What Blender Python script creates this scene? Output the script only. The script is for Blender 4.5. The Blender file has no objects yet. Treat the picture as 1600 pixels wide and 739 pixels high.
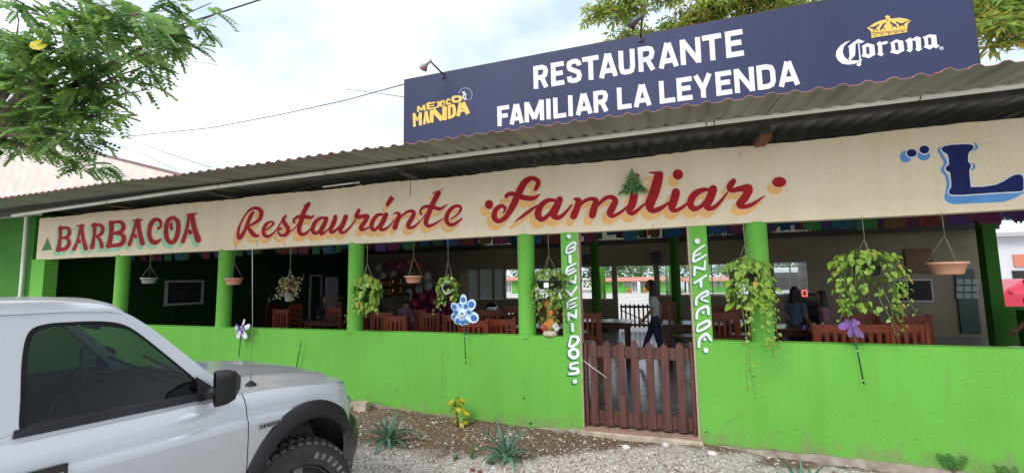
import bpy, bmesh, math, random
import numpy as np
from mathutils import Vector, Matrix, Euler
random.seed(7); rng = np.random.default_rng(7)
SC = bpy.context.scene; COL = SC.collection
R = math.radians; PI = math.pi
# ---------------------------------------------------------------- camera
CAMZ = 1.69
CR = Vector((0.94460906, 0.32776965, -0.01675672)); CU = Vector((0.04765145, -0.08645436, 0.99511556)); CF = Vector((-0.32471998, 0.94079366, 0.09728427))
CAM = Vector((0, -5, CAMZ))
cd = bpy.data.cameras.new('camera'); cam = bpy.data.objects.new('camera', cd); COL.objects.link(cam); SC.camera = cam
M_ = Matrix(((CR.x, CU.x, -CF.x, CAM.x), (CR.y, CU.y, -CF.y, CAM.y), (CR.z, CU.z, -CF.z, CAM.z), (0, 0, 0, 1)))
cam.matrix_world = M_
cd.sensor_width = 36; cd.lens = 683.909 / 1600 * 36; cd.clip_start = 0.05; cd.clip_end = 3000
# ---------------------------------------------------------------- sky, sun, exposure
SUN_EL, SUN_AZ = R(44), R(196)      # azimuth measured from +Y clockwise; the light comes from behind the camera
w = bpy.data.worlds.new('World'); SC.world = w; w.use_nodes = True
nt = w.node_tree; nt.nodes.clear(); N = nt.nodes.new; Lk = nt.links.new
out = N('ShaderNodeOutputWorld'); bg = N('ShaderNodeBackground'); bg.inputs[1].default_value = 0.1
sky = N('ShaderNodeTexSky'); sky.sky_type = 'NISHITA'; sky.sun_disc = False; sky.sun_elevation = SUN_EL; sky.sun_rotation = SUN_AZ
tc = N('ShaderNodeTexCoord'); mp = N('ShaderNodeMapping'); mp.inputs['Scale'].default_value = (1.0, 1.0, 1.9)
nz = N('ShaderNodeTexNoise'); nz.inputs['Scale'].default_value = 2.1; nz.inputs['Detail'].default_value = 5; nz.inputs['Roughness'].default_value = .5
rp = N('ShaderNodeValToRGB'); rp.color_ramp.elements[0].position = .36; rp.color_ramp.elements[1].position = .58
rp.color_ramp.elements[0].color = (4.9, 6.0, 7.9, 1); rp.color_ramp.elements[1].color = (9.4, 9.9, 10.5, 1)
mx = N('ShaderNodeMixRGB'); mx.inputs[0].default_value = .93
Lk(tc.outputs['Generated'], mp.inputs[0]); Lk(mp.outputs[0], nz.inputs[0]); Lk(nz.outputs[0], rp.inputs[0])
Lk(sky.outputs[0], mx.inputs[1]); Lk(rp.outputs[0], mx.inputs[2]); Lk(mx.outputs[0], bg.inputs[0]); Lk(bg.outputs[0], out.inputs[0])
sl = bpy.data.lights.new('sun', 'SUN'); sl.energy = 1.5; sl.angle = R(28); sl.color = (1, .97, .92)
so = bpy.data.objects.new('sun', sl); COL.objects.link(so)
sd = Vector((math.sin(SUN_AZ) * math.cos(SUN_EL), math.cos(SUN_AZ) * math.cos(SUN_EL), math.sin(SUN_EL)))
so.rotation_euler = sd.to_track_quat('Z', 'Y').to_euler()
SC.view_settings.view_transform = 'Standard'; SC.view_settings.look = 'None'; SC.view_settings.gamma = 1
SC.view_settings.exposure = 0.62
SC.cycles.max_bounces = 8; SC.cycles.transparent_max_bounces = 12

# ---------------------------------------------------------------- measuring helpers
def ray(px, py):
    return CF * 683.909 + CR * (px - 800) - CU * (py - 369.5)
def P(px, py, Y=0.0):                  # point of the world plane y=Y seen at a pixel of the photograph
    d = ray(px, py); return CAM + d * ((Y + 5) / d.y)
def PX(px, py, X):
    d = ray(px, py); return CAM + d * (X / d.x)
def G(px, py, z=0.0):
    d = ray(px, py); return CAM + d * ((z - CAMZ) / d.z)

# ---------------------------------------------------------------- materials
def mat(name, col, rough=.6, var=.0, scale=4., bump=0., bscale=40., metal=0., spec=.5, emit=None, col2=None, stretch=None, detail=6, alpha=None, trans=0., island=0.):
    m = bpy.data.materials.new(name); m.use_nodes = True; t = m.node_tree; b = t.nodes['Principled BSDF']
    b.inputs['Base Color'].default_value = (*col, 1); b.inputs['Roughness'].default_value = rough; b.inputs['Metallic'].default_value = metal
    b.inputs['Specular IOR Level'].default_value = spec
    if trans: b.inputs['Transmission Weight'].default_value = trans
    if emit: b.inputs['Emission Color'].default_value = (*emit[0], 1); b.inputs['Emission Strength'].default_value = emit[1]
    co = t.nodes.new('ShaderNodeTexCoord'); src = co.outputs['Object']
    if stretch:
        mpn = t.nodes.new('ShaderNodeMapping'); mpn.inputs['Scale'].default_value = stretch; t.links.new(src, mpn.inputs[0]); src = mpn.outputs[0]
    last = None
    if var or col2:
        n = t.nodes.new('ShaderNodeTexNoise'); n.inputs['Scale'].default_value = scale; n.inputs['Detail'].default_value = detail; t.links.new(src, n.inputs[0])
        r = t.nodes.new('ShaderNodeValToRGB'); r.color_ramp.elements[0].position = .32; r.color_ramp.elements[1].position = .68
        c2 = col2 or tuple(c * (1 + var) for c in col); c1 = col if col2 else tuple(c * (1 - var) for c in col)
        r.color_ramp.elements[0].color = (*c1, 1); r.color_ramp.elements[1].color = (*c2, 1)
        t.links.new(n.outputs[0], r.inputs[0]); last = r.outputs[0]
    if island:
        g = t.nodes.new('ShaderNodeNewGeometry'); h = t.nodes.new('ShaderNodeHueSaturation')
        ml = t.nodes.new('ShaderNodeMath'); ml.operation = 'MULTIPLY_ADD'; ml.inputs[1].default_value = island; ml.inputs[2].default_value = 1 - island / 2
        t.links.new(g.outputs['Random Per Island'], ml.inputs[0]); t.links.new(ml.outputs[0], h.inputs['Value'])
        if last: t.links.new(last, h.inputs['Color'])
        else: h.inputs['Color'].default_value = (*col, 1)
        last = h.outputs[0]
    if last: t.links.new(last, b.inputs['Base Color'])
    if bump:
        n = t.nodes.new('ShaderNodeTexNoise'); n.inputs['Scale'].default_value = bscale; n.inputs['Detail'].default_value = 4; t.links.new(src, n.inputs[0])
        bp = t.nodes.new('ShaderNodeBump'); bp.inputs['Strength'].default_value = bump; bp.inputs['Distance'].default_value = .01
        t.links.new(n.outputs[0], bp.inputs['Height']); t.links.new(bp.outputs[0], b.inputs['Normal'])
    return m
def leafmat(name, c1, c2, island=.5, transl=.35, rough=.45):
    m = mat(name, c1, rough, col2=c2, scale=3., island=island)
    t = m.node_tree; b = t.nodes['Principled BSDF']; o = t.nodes['Material Output']
    tr = t.nodes.new('ShaderNodeBsdfTranslucent'); mixs = t.nodes.new('ShaderNodeMixShader'); mixs.inputs[0].default_value = transl
    src = b.inputs['Base Color'].links[0].from_socket; t.links.new(src, tr.inputs[0])
    t.links.new(b.outputs[0], mixs.inputs[1]); t.links.new(tr.outputs[0], mixs.inputs[2]); t.links.new(mixs.outputs[0], o.inputs[0])
    return m
def tintglass(name, tint, opac, rough=.02):
    m = bpy.data.materials.new(name); m.use_nodes = True; t = m.node_tree; t.nodes.clear()
    o = t.nodes.new('ShaderNodeOutputMaterial'); tr = t.nodes.new('ShaderNodeBsdfTransparent'); tr.inputs[0].default_value = (*tint, 1)
    g = t.nodes.new('ShaderNodeBsdfGlossy'); g.inputs['Roughness'].default_value = rough; g.inputs[0].default_value = (1, 1, 1, 1)
    f = t.nodes.new('ShaderNodeLayerWeight'); f.inputs[0].default_value = .5; pw = t.nodes.new('ShaderNodeMath'); pw.operation = 'POWER'; pw.inputs[1].default_value = 5; ma = t.nodes.new('ShaderNodeMath'); ma.operation = 'MULTIPLY_ADD'; ma.inputs[1].default_value = .8; ma.inputs[2].default_value = (opac - 1) * .12; mx = t.nodes.new('ShaderNodeMixShader')
    t.links.new(f.outputs['Facing'], pw.inputs[0]); t.links.new(pw.outputs[0], ma.inputs[0]); t.links.new(ma.outputs[0], mx.inputs[0]); t.links.new(tr.outputs[0], mx.inputs[1]); t.links.new(g.outputs[0], mx.inputs[2]); t.links.new(mx.outputs[0], o.inputs[0])
    return m
GREEN = (.15, .46, .066)
def wallpaint(name, base, dark, seed=0.):
    m = mat(name, base, .75, col2=dark, scale=1.3, bump=.35, bscale=55, spec=.25)
    t = m.node_tree; b = t.nodes['Principled BSDF']; src = b.inputs['Base Color'].links[0].from_socket
    co = t.nodes.new('ShaderNodeTexCoord'); n = t.nodes.new('ShaderNodeTexNoise'); n.inputs['Scale'].default_value = 90; n.inputs['Detail'].default_value = 2
    t.links.new(co.outputs['Object'], n.inputs[0])
    r = t.nodes.new('ShaderNodeValToRGB'); r.color_ramp.elements[0].position = .28; r.color_ramp.elements[0].color = (.72, .72, .72, 1); r.color_ramp.elements[1].position = .42
    t.links.new(n.outputs[0], r.inputs[0]); mu = t.nodes.new('ShaderNodeMixRGB'); mu.blend_type = 'MULTIPLY'; mu.inputs[0].default_value = 1
    # runs of dirt: long vertical streaks, weak
    mp2 = t.nodes.new('ShaderNodeMapping'); mp2.inputs['Scale'].default_value = (5, 5, .35); t.links.new(co.outputs['Object'], mp2.inputs[0])
    n2 = t.nodes.new('ShaderNodeTexNoise'); n2.inputs['Scale'].default_value = 1.6; n2.inputs['Detail'].default_value = 5; t.links.new(mp2.outputs[0], n2.inputs[0])
    r2 = t.nodes.new('ShaderNodeValToRGB'); r2.color_ramp.elements[0].position = .3; r2.color_ramp.elements[0].color = (.94, .94, .91, 1); r2.color_ramp.elements[1].position = .5
    t.links.new(n2.outputs[0], r2.inputs[0]); mu2 = t.nodes.new('ShaderNodeMixRGB'); mu2.blend_type = 'MULTIPLY'; mu2.inputs[0].default_value = 1
    t.links.new(src, mu.inputs[1]); t.links.new(r.outputs[0], mu.inputs[2]); t.links.new(mu.outputs[0], mu2.inputs[1]); t.links.new(r2.outputs[0], mu2.inputs[2])
    # mud splashed up from the ground, ragged upper edge
    sz = t.nodes.new('ShaderNodeSeparateXYZ'); t.links.new(co.outputs['Object'], sz.inputs[0]); n3 = t.nodes.new('ShaderNodeTexNoise'); n3.inputs['Scale'].default_value = 7; n3.inputs['Detail'].default_value = 8; n3.inputs['Roughness'].default_value = .7; t.links.new(co.outputs['Object'], n3.inputs[0])
    a1 = t.nodes.new('ShaderNodeMath'); a1.operation = 'MULTIPLY_ADD'; a1.inputs[1].default_value = 1.1; a1.inputs[2].default_value = -.40; t.links.new(n3.outputs[0], a1.inputs[0])
    a2 = t.nodes.new('ShaderNodeMath'); a2.operation = 'SUBTRACT'; t.links.new(a1.outputs[0], a2.inputs[0]); t.links.new(sz.outputs[2], a2.inputs[1])
    a3 = t.nodes.new('ShaderNodeMath'); a3.operation = 'MULTIPLY'; a3.use_clamp = True; a3.inputs[1].default_value = 5; t.links.new(a2.outputs[0], a3.inputs[0])
    a4 = t.nodes.new('ShaderNodeMath'); a4.operation = 'MULTIPLY'; a4.inputs[1].default_value = .55; t.links.new(a3.outputs[0], a4.inputs[0])
    mu3 = t.nodes.new('ShaderNodeMixRGB'); mu3.inputs[2].default_value = (.24, .20, .12, 1); t.links.new(a4.outputs[0], mu3.inputs[0]); t.links.new(mu2.outputs[0], mu3.inputs[1])
    t.links.new(mu3.outputs[0], b.inputs['Base Color']); return m
m_greenshade = wallpaint('green paint darkened for shade', (.045, .20, .018), (.030, .15, .012))  # wall green darkened so the colour carries awning and indoor shade
m_greenin = wallpaint('green darkened for interior shade', (.010, .052, .008), (.007, .036, .006))  # the same green taken near black to carry the left bays' shade
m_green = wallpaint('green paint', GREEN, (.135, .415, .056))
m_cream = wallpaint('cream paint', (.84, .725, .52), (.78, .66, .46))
m_creamin = wallpaint('cream interior', (.30, .25, .18), (.25, .20, .14))  # cream darkened, the room's shade is in the colour
m_tan = mat('bare tan plaster', (.42, .34, .24), .85, .15, 12, .4, 60)
m_red = mat('red sign paint', (.36, .010, .012), .6, .12, 5, spec=.2)
m_pink = mat('pale pink outline', (.80, .55, .42), .6)
m_orange = mat('ochre shade paint', (.84, .47, .15), .6, .1, 3)
m_mint = mat('mint shade paint', (.28, .64, .38), .6, .1, 3)
m_navyL = mat('dark blue paint', (.012, .020, .105), .6, .15, 6, spec=.15)
m_blueL = mat('light blue paint', (.08, .28, .62), .5, .1, 6)
m_white = mat('white paint', (.78, .80, .82), .5, .04, 8)
m_dkgreen = mat('green paint darkened for shade', (.01, .16, .07), .5)
m_trigreen = mat('triangle green paint', (.05, .19, .05), .6)
m_sheet = mat('weathered galvanised sheet', (.36, .36, .335), .5, col2=(.20, .195, .18), scale=2.5, metal=.35, bump=.1, stretch=(1, .35, 1))
m_sheetred = mat('faded red sheet top', (.42, .18, .15), .6, .25, 5)
m_pvc = mat('white pvc', (.80, .79, .74), .45, .08, 3)
m_beam = mat('dark steel beam', (.035, .03, .028), .6, .3, 6)
m_rust = mat('rusty beam end', (.16, .06, .03), .8, .4, 14, .3)
m_wood = mat('brown stained wood', (.100, .038, .029), .5, .35, 5, .15, 60, stretch=(6, 6, .7))
m_chair = mat('red brown varnished wood', (.11, .024, .012), .35, .3, 6, stretch=(4, 4, .8))
m_table = mat('dark table top', (.10, .035, .02), .22, .3, 5)
m_dark = mat('black plastic', (.012, .012, .013), .35)
m_dark2 = mat('dark grey', (.04, .04, .045), .5)
m_metal = mat('bare metal', (.5, .5, .5), .3, metal=.9)
m_terra = mat('terracotta plastic', (.62, .30, .20), .55, .1, 8)
m_wire = mat('grey wire', (.26, .25, .22), .5)
m_vine = mat('green stem', (.12, .20, .04), .6, .2, 10)
m_brown = mat('dry vine', (.16, .11, .05), .8, .2, 10)
m_signnavy = mat('navy vinyl banner', (.034, .042, .100), .5, .2, .7, spec=.25, bump=.7, bscale=5, stretch=(1, 1, .18))
m_signwhite = mat('white vinyl lettering', (.68, .69, .72), .5, .03, 3)
m_gold = mat('golden print', (.78, .52, .10), .5)
m_silver = None

# ---------------------------------------------------------------- object helpers
def tag(o, label=None, cat=None, group=None, kind=None):
    if label: o['label'] = label
    if cat: o['category'] = cat
    if group: o['group'] = group
    if kind: o['kind'] = kind
    return o
def empty(name, loc=(0, 0, 0), label=None, cat=None, group=None, rz=0):
    o = bpy.data.objects.new(name, None); COL.objects.link(o); o.location = loc; o.rotation_euler = (0, 0, rz); o.empty_display_size = .1
    return tag(o, label, cat, group)
def link(name, me, parent=None, loc=None, rot=None, scale=None, world=False):
    o = bpy.data.objects.new(name, me); COL.objects.link(o)
    if parent: o.parent = parent
    if loc is not None: o.location = loc
    if rot is not None: o.rotation_euler = rot
    if scale is not None: o.scale = scale
    return o
class MB:
    def __init__(s): s.v = []; s.f = []; s.mi = []; s.sm = []
    def add(s, vs, fs, mi=0, smooth=False):
        b = len(s.v); s.v += [tuple(v) for v in vs]; s.f += [tuple(i + b for i in f) for f in fs]; s.mi += [mi] * len(fs); s.sm += [smooth] * len(fs); return s
    def box(s, x0, x1, y0, y1, z0, z1, mi=0, mx=None):
        vs = [Vector((x, y, z)) for x in (x0, x1) for y in (y0, y1) for z in (z0, z1)]
        if mx: vs = [mx @ v for v in vs]
        return s.add(vs, [(0, 1, 3, 2), (4, 6, 7, 5), (0, 4, 5, 1), (2, 3, 7, 6), (0, 2, 6, 4), (1, 5, 7, 3)], mi)
    def cbox(s, c, d, mi=0, rot=None):
        m = Matrix.Translation(c) @ (Euler(rot).to_matrix().to_4x4() if rot else Matrix()); a, b, e = d[0] / 2, d[1] / 2, d[2] / 2
        return s.box(-a, a, -b, b, -e, e, mi, m)
    def tube(s, pts, r, n=8, mi=0, cap=True):
        pts = [Vector(p) for p in pts]; rs = r if isinstance(r, (list, tuple)) else [r] * len(pts); vs = []; fs = []
        up = None
        for i, p in enumerate(pts):
            d = (pts[min(i + 1, len(pts) - 1)] - pts[max(i - 1, 0)]); d = d.normalized() if d.length > 1e-9 else Vector((0, 0, 1))
            if up is None: up = d.orthogonal().normalized()
            up = (up - d * up.dot(d)); up = up.normalized() if up.length > 1e-6 else d.orthogonal().normalized()
            q = d.cross(up)
            for k in range(n):
                a = 2 * PI * k / n; vs.append(p + (up * math.cos(a) + q * math.sin(a)) * rs[i])
        for i in range(len(pts) - 1):
            for k in range(n): a = i * n + k; b = i * n + (k + 1) % n; fs.append((a, b, b + n, a + n))
        if cap: fs.append(tuple(range(n - 1, -1, -1))); fs.append(tuple((len(pts) - 1) * n + k for k in range(n)))
        return s.add(vs, fs, mi, True)
    def lathe(s, prof, c=(0, 0, 0), n=20, mi=0, axis='z', smooth=True):
        vs = []; fs = []
        for r, h in prof:
            for k in range(n):
                a = 2 * PI * k / n; x, y = r * math.cos(a), r * math.sin(a)
                p = (x, y, h) if axis == 'z' else ((x, h, y) if axis == 'y' else (h, x, y)); vs.append((p[0] + c[0], p[1] + c[1], p[2] + c[2]))
        for i in range(len(prof) - 1):
            for k in range(n): a = i * n + k; b = i * n + (k + 1) % n; fs.append((a, b, b + n, a + n))
        return s.add(vs, fs, mi, smooth)
    def ball(s, c, r, mi=0, n=12, m=8):
        rx, ry, rz = r if isinstance(r, (tuple, list)) else (r, r, r)
        pr = []; vs = []; fs = []
        for i in range(m + 1):
            t = PI * i / m
            for k in range(n): a = 2 * PI * k / n; vs.append((c[0] + rx * math.sin(t) * math.cos(a), c[1] + ry * math.sin(t) * math.sin(a), c[2] + rz * math.cos(t)))
        for i in range(m):
            for k in range(n): a = i * n + k; b = i * n + (k + 1) % n; fs.append((a, a + n, b + n, b))
        return s.add(vs, fs, mi, True)
    def mesh(s, name, mats):
        me = bpy.data.meshes.new(name); me.from_pydata(s.v, [], s.f)
        for m in (mats if isinstance(mats, (list, tuple)) else [mats]): me.materials.append(m)
        me.polygons.foreach_set('material_index', s.mi); me.polygons.foreach_set('use_smooth', s.sm); me.update(); return me
    def build(s, name, mats, parent=None, **k):
        return link(name, s.mesh(name, mats), parent, **k)
def bevel(o, w=.01, seg=2, ang=35):
    m = o.modifiers.new('bevel', 'BEVEL'); m.width = w; m.segments = seg; m.limit_method = 'ANGLE'; m.angle_limit = R(ang); return o
def copy_tree(o, loc=None, rz=None, label=None, group=None):
    c = o.copy(); COL.objects.link(c)
    if loc is not None: c.location = loc
    if rz is not None: c.rotation_euler = (0, 0, rz)
    if label: c['label'] = label
    if group: c['group'] = group
    for ch in list(o.children):
        d = ch.copy(); COL.objects.link(d); d.parent = c
        for g in list(ch.children): e = g.copy(); COL.objects.link(e); e.parent = d
    return c
def npmesh(name, V, F, mats, mi=None, smooth=False):
    me = bpy.data.meshes.new(name); V = np.asarray(V, np.float32); F = np.asarray(F, np.int32); k = F.shape[1]
    me.vertices.add(len(V)); me.vertices.foreach_set('co', V.ravel()); me.loops.add(F.size); me.loops.foreach_set('vertex_index', F.ravel())
    me.polygons.add(len(F)); me.polygons.foreach_set('loop_start', np.arange(0, F.size, k, dtype=np.int32)); me.polygons.foreach_set('loop_total', np.full(len(F), k, np.int32))
    for m in (mats if isinstance(mats, (list, tuple)) else [mats]): me.materials.append(m)
    if mi is not None: me.polygons.foreach_set('material_index', np.asarray(mi, np.int32))
    if smooth: me.polygons.foreach_set('use_smooth', np.ones(len(F), bool))
    me.update(calc_edges=True); return me

# ---------------------------------------------------------------- lettering: strokes drawn on a flat surface
class Print:
    """flat paint on the plane y=Y; coordinates are those of a measured crop (x0,y0,scale)"""
    def __init__(s, x0, y0, sc, Y): s.c = (x0, y0, sc); s.Y = Y; s.lay = 0
    def w(s, x, y, d, dx=0, dy=0):
        x0, y0, sc = s.c; p = P(x0 + (x + dx) / sc, y0 + (y + dy) / sc, s.Y); return (p.x, s.Y - d, p.z)
    def smooth(s, pts, n=6):
        pts = [tuple(map(float, p)) for p in pts]
        if len(pts) < 3: return pts
        q = [pts[0]] + pts + [pts[-1]]; o = []
        for i in range(1, len(q) - 2):
            for k in range(n):
                t = k / n; o.append(tuple(.5 * (2 * q[i][j] + (q[i + 1][j] - q[i - 1][j]) * t + (2 * q[i - 1][j] - 5 * q[i][j] + 4 * q[i + 1][j] - q[i + 2][j]) * t * t + (3 * q[i][j] - q[i - 1][j] - 3 * q[i + 1][j] + q[i + 2][j]) * t ** 3) for j in range(3)))
        return o + [pts[-1]]
    def stroke(s, mb, pts, extra=0, d=.002, dx=0, dy=0, round=True, curve=True):
        pts = s.smooth(pts) if curve else [tuple(map(float, p)) for p in pts]
        if round or extra:      # rounded / extended ends
            def capp(a, b, r):
                v = Vector((a[0] - b[0], a[1] - b[1])); v = v.normalized() if v.length else Vector((1, 0)); return v
            a, b = pts[0], pts[1]; va = capp(a, b, 0); ra = (a[2] + extra) / 2
            e, g = pts[-1], pts[-2]; ve = capp(e, g, 0); re = (e[2] + extra) / 2
            if round:
                A = [(a[0] + va.x * ra * k, a[1] + va.y * ra * k, (a[2] + extra) * math.sqrt(max(0.03, 1 - k * k)) - extra) for k in (1, .85, .55)]
                B = [(e[0] + ve.x * re * k, e[1] + ve.y * re * k, (e[2] + extra) * math.sqrt(max(0.03, 1 - k * k)) - extra) for k in (.55, .85, 1)]
                pts = A + pts + B
            else:
                k = extra / 2; pts = [(a[0] + va.x * k, a[1] + va.y * k, a[2])] + pts[1:-1] + [(e[0] + ve.x * k, e[1] + ve.y * k, e[2])] if len(pts) > 2 else [(a[0] + va.x * k, a[1] + va.y * k, a[2]), (e[0] + ve.x * k, e[1] + ve.y * k, e[2])]
        vs = []; n = len(pts)
        for i, p in enumerate(pts):
            a = pts[max(i - 1, 0)]; b = pts[min(i + 1, n - 1)]; t = Vector((b[0] - a[0], b[1] - a[1])); t = t.normalized() if t.length else Vector((1, 0)); nn = Vector((-t.y, t.x)); m = 1
            if 0 < i < n - 1:
                u = Vector((p[0] - a[0], p[1] - a[1])); v_ = Vector((b[0] - p[0], b[1] - p[1]))
                if u.length > 1e-6 and v_.length > 1e-6:
                    u.normalize(); v_.normalize(); w_ = u + v_
                    if w_.length > .2: t = w_.normalized(); nn = Vector((-t.y, t.x))
                    m = 1 / max(.62, abs(u.dot(t)))
            h = (p[2] + extra) / 2 * m; s.lay += 1; dd = d + .00001 * (s.lay % 120)
            vs.append(s.w(p[0] + nn.x * h, p[1] + nn.y * h, dd, dx, dy)); vs.append(s.w(p[0] - nn.x * h, p[1] - nn.y * h, dd, dx, dy))
        s.lay += 3
        mb.add(vs, [(2 * i, 2 * i + 1, 2 * i + 3, 2 * i + 2) for i in range(n - 1)])
    def ell(s, mb, x, y, rx, ry, extra=0, d=.002, dx=0, dy=0, rot=0):
        n = 24; s.lay += 2; dd = d + .00001 * (s.lay % 120); rx += extra / 2; ry += extra / 2
        mb.add([s.w(x + rx * math.cos(2 * PI * k / n) * math.cos(rot) - ry * math.sin(2 * PI * k / n) * math.sin(rot), y + rx * math.cos(2 * PI * k / n) * math.sin(rot) + ry * math.sin(2 * PI * k / n) * math.cos(rot), dd, dx, dy) for k in range(n)], [tuple(range(n))])
    def poly(s, mb, pts, d=.002, dx=0, dy=0, grow=0):
        s.lay += 2; dd = d + .00001 * (s.lay % 120); q = pts
        if grow:
            ar = sum(pts[i][0] * pts[(i + 1) % len(pts)][1] - pts[(i + 1) % len(pts)][0] * pts[i][1] for i in range(len(pts))); sg = 1 if ar > 0 else -1; q = []
            for i, p in enumerate(pts):
                a = Vector(pts[i - 1]); b = Vector(pts[(i + 1) % len(pts)]); p = Vector(p); u = (p - a).normalized(); v = (b - p).normalized()
                n1 = Vector((u.y, -u.x)) * sg; n2 = Vector((v.y, -v.x)) * sg; nn = (n1 + n2); nn = nn.normalized() if nn.length > .1 else n1
                q.append(tuple(p + nn * grow / max(.5, nn.dot(n1))))
        mb.add([s.w(x, y, dd, dx, dy) for x, y in q], [tuple(range(len(q)))])
def paint(pr, strokes, ells, layers, parent, name, polys=(), round=True, curve=True):
    for mtl, extra, d, dx, dy in layers:
        mb = MB()
        for st in strokes: pr.stroke(mb, st, extra, d, dx, dy, round, curve)
        for e in ells: pr.ell(mb, e[0], e[1], e[2], e[3], extra, d, dx, dy)
        for pl in polys: pr.poly(mb, pl, d, dx, dy, extra / 2)
        mb.build(name, mtl, parent)
        name2 = name

# ================================================================ GROUND
def hground(x, y):
    h = 0.018 * np.sin(x * 1.7 + 1) * np.cos(y * 2.1) + .008 * np.sin(x * 5.1 + y * 3.3)
    bed = np.clip((y + 1.35) / .8, 0, 1) * np.clip((-x - .6) / .8, 0, 1)
    h = h * .8 + bed * .035 + np.clip((-x - 2.2) / 2, 0, 1) * np.clip((y + 1.2) / 1, 0, 1) * .03
    h = h - .045 * np.clip((x - .2) / .8, 0, 1) * np.clip((y + 2.) / 1, 0, 1)
    return h - .02
xs = np.concatenate([np.linspace(-14, -4.5, 40)[:-1], np.linspace(-4.5, 4.5, 226), np.linspace(4.5, 8, 16)[1:]]); ys = np.concatenate([np.linspace(-9, -2.6, 30)[:-1], np.linspace(-2.6, .05, 70)])
XX, YY = np.meshgrid(xs, ys); ZZ = hground(XX, YY) + rng.normal(0, .0035, XX.shape)
V = np.stack([XX.ravel(), YY.ravel(), ZZ.ravel()], 1); nx, ny = len(xs), len(ys)
ii = (np.arange(ny - 1)[:, None] * nx + np.arange(nx - 1)[None]).ravel(); F = np.stack([ii, ii + 1, ii + nx + 1, ii + nx], 1)
m_ground = mat('crushed limestone and soil', (.42, .37, .33), .9, bump=.8, bscale=70)
t = m_ground.node_tree; b = t.nodes['Principled BSDF']
def nn(tp, **k):
    n = t.nodes.new(tp)
    for a, v in k.items(): n.inputs[a].default_value = v
    return n
g = nn('ShaderNodeNewGeometry'); sx = nn('ShaderNodeSeparateXYZ'); t.links.new(g.outputs['Position'], sx.inputs[0])
n1 = nn('ShaderNodeTexNoise', Scale=2.2, Detail=6.); t.links.new(g.outputs['Position'], n1.inputs[0])
vo = nn('ShaderNodeTexVoronoi', Scale=46.); t.links.new(g.outputs['Position'], vo.inputs[0])
cr = nn('ShaderNodeValToRGB'); cr.color_ramp.elements[0].color = (.30, .25, .22, 1); cr.color_ramp.elements[1].color = (.62, .57, .53, 1)
hs = nn('ShaderNodeSeparateColor'); t.links.new(vo.outputs['Color'], hs.inputs[0]); t.links.new(hs.outputs[0], cr.inputs[0])
soil = nn('ShaderNodeValToRGB'); soil.color_ramp.elements[0].color = (.085, .05, .03, 1); soil.color_ramp.elements[1].color = (.24, .155, .105, 1); soil.color_ramp.elements[0].position = .3; soil.color_ramp.elements[1].position = .75
n2 = nn('ShaderNodeTexNoise', Scale=18., Detail=8.); t.links.new(g.outputs['Position'], n2.inputs[0]); t.links.new(n2.outputs[0], soil.inputs[0])
def mth(op, a, bb, c=None):
    n = t.nodes.new('ShaderNodeMath'); n.operation = op
    for i, v in enumerate((a, bb, c)):
        if v is None: continue
        if isinstance(v, (int, float)): n.inputs[i].default_value = v
        else: t.links.new(v, n.inputs[i])
    return n.outputs[0]
# soil bed: y > -1.15 left of the gate, a narrow strip to its right
edge = mth('MULTIPLY_ADD', mth('SMOOTH_MIN', mth('MAXIMUM', mth('ADD', sx.outputs[0], 1.35), 0), .9, .2), .85, -1.08)
edge = mth('ADD', edge, mth('MULTIPLY', mth('SUBTRACT', n1.outputs[0], .5), 1.1))
fac = mth('MULTIPLY', mth('SUBTRACT', sx.outputs[1], edge), 5.); facn = t.nodes.new('ShaderNodeClamp'); t.links.new(fac, facn.inputs[0])
mxg = t.nodes.new('ShaderNodeMixRGB'); t.links.new(facn.outputs[0], mxg.inputs[0]); t.links.new(cr.outputs[0], mxg.inputs[1]); t.links.new(soil.outputs[0], mxg.inputs[2]); t.links.new(mxg.outputs[0], b.inputs['Base Color'])
tag(link('gravel_ground', npmesh('gravel_ground', V, F, m_ground, smooth=True)), kind='structure')
m_far = mat('pale courtyard gravel', (.50, .47, .42), .9, .12, .6, .3, 30)
fb = MB()
fb.box(-300, 300, 9.25, 30, -.5, -.02).add([(-300, 30, -.02), (300, 30, -.02), (300, 64, -.55), (-300, 64, -.55), (300, 900, -1), (-300, 900, -1)], [(0, 1, 2, 3), (3, 2, 4, 5)])
tag(fb.build('courtyard_ground', m_far), kind='structure')
fb = MB(); fb.box(-300, -14, -300, 9.25, -.6, -.055).box(8, 300, -300, 9.25, -.6, -.055).box(-14, 8, -300, -9, -.6, -.055)
tag(fb.build('ground', m_far), kind='structure')

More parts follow.
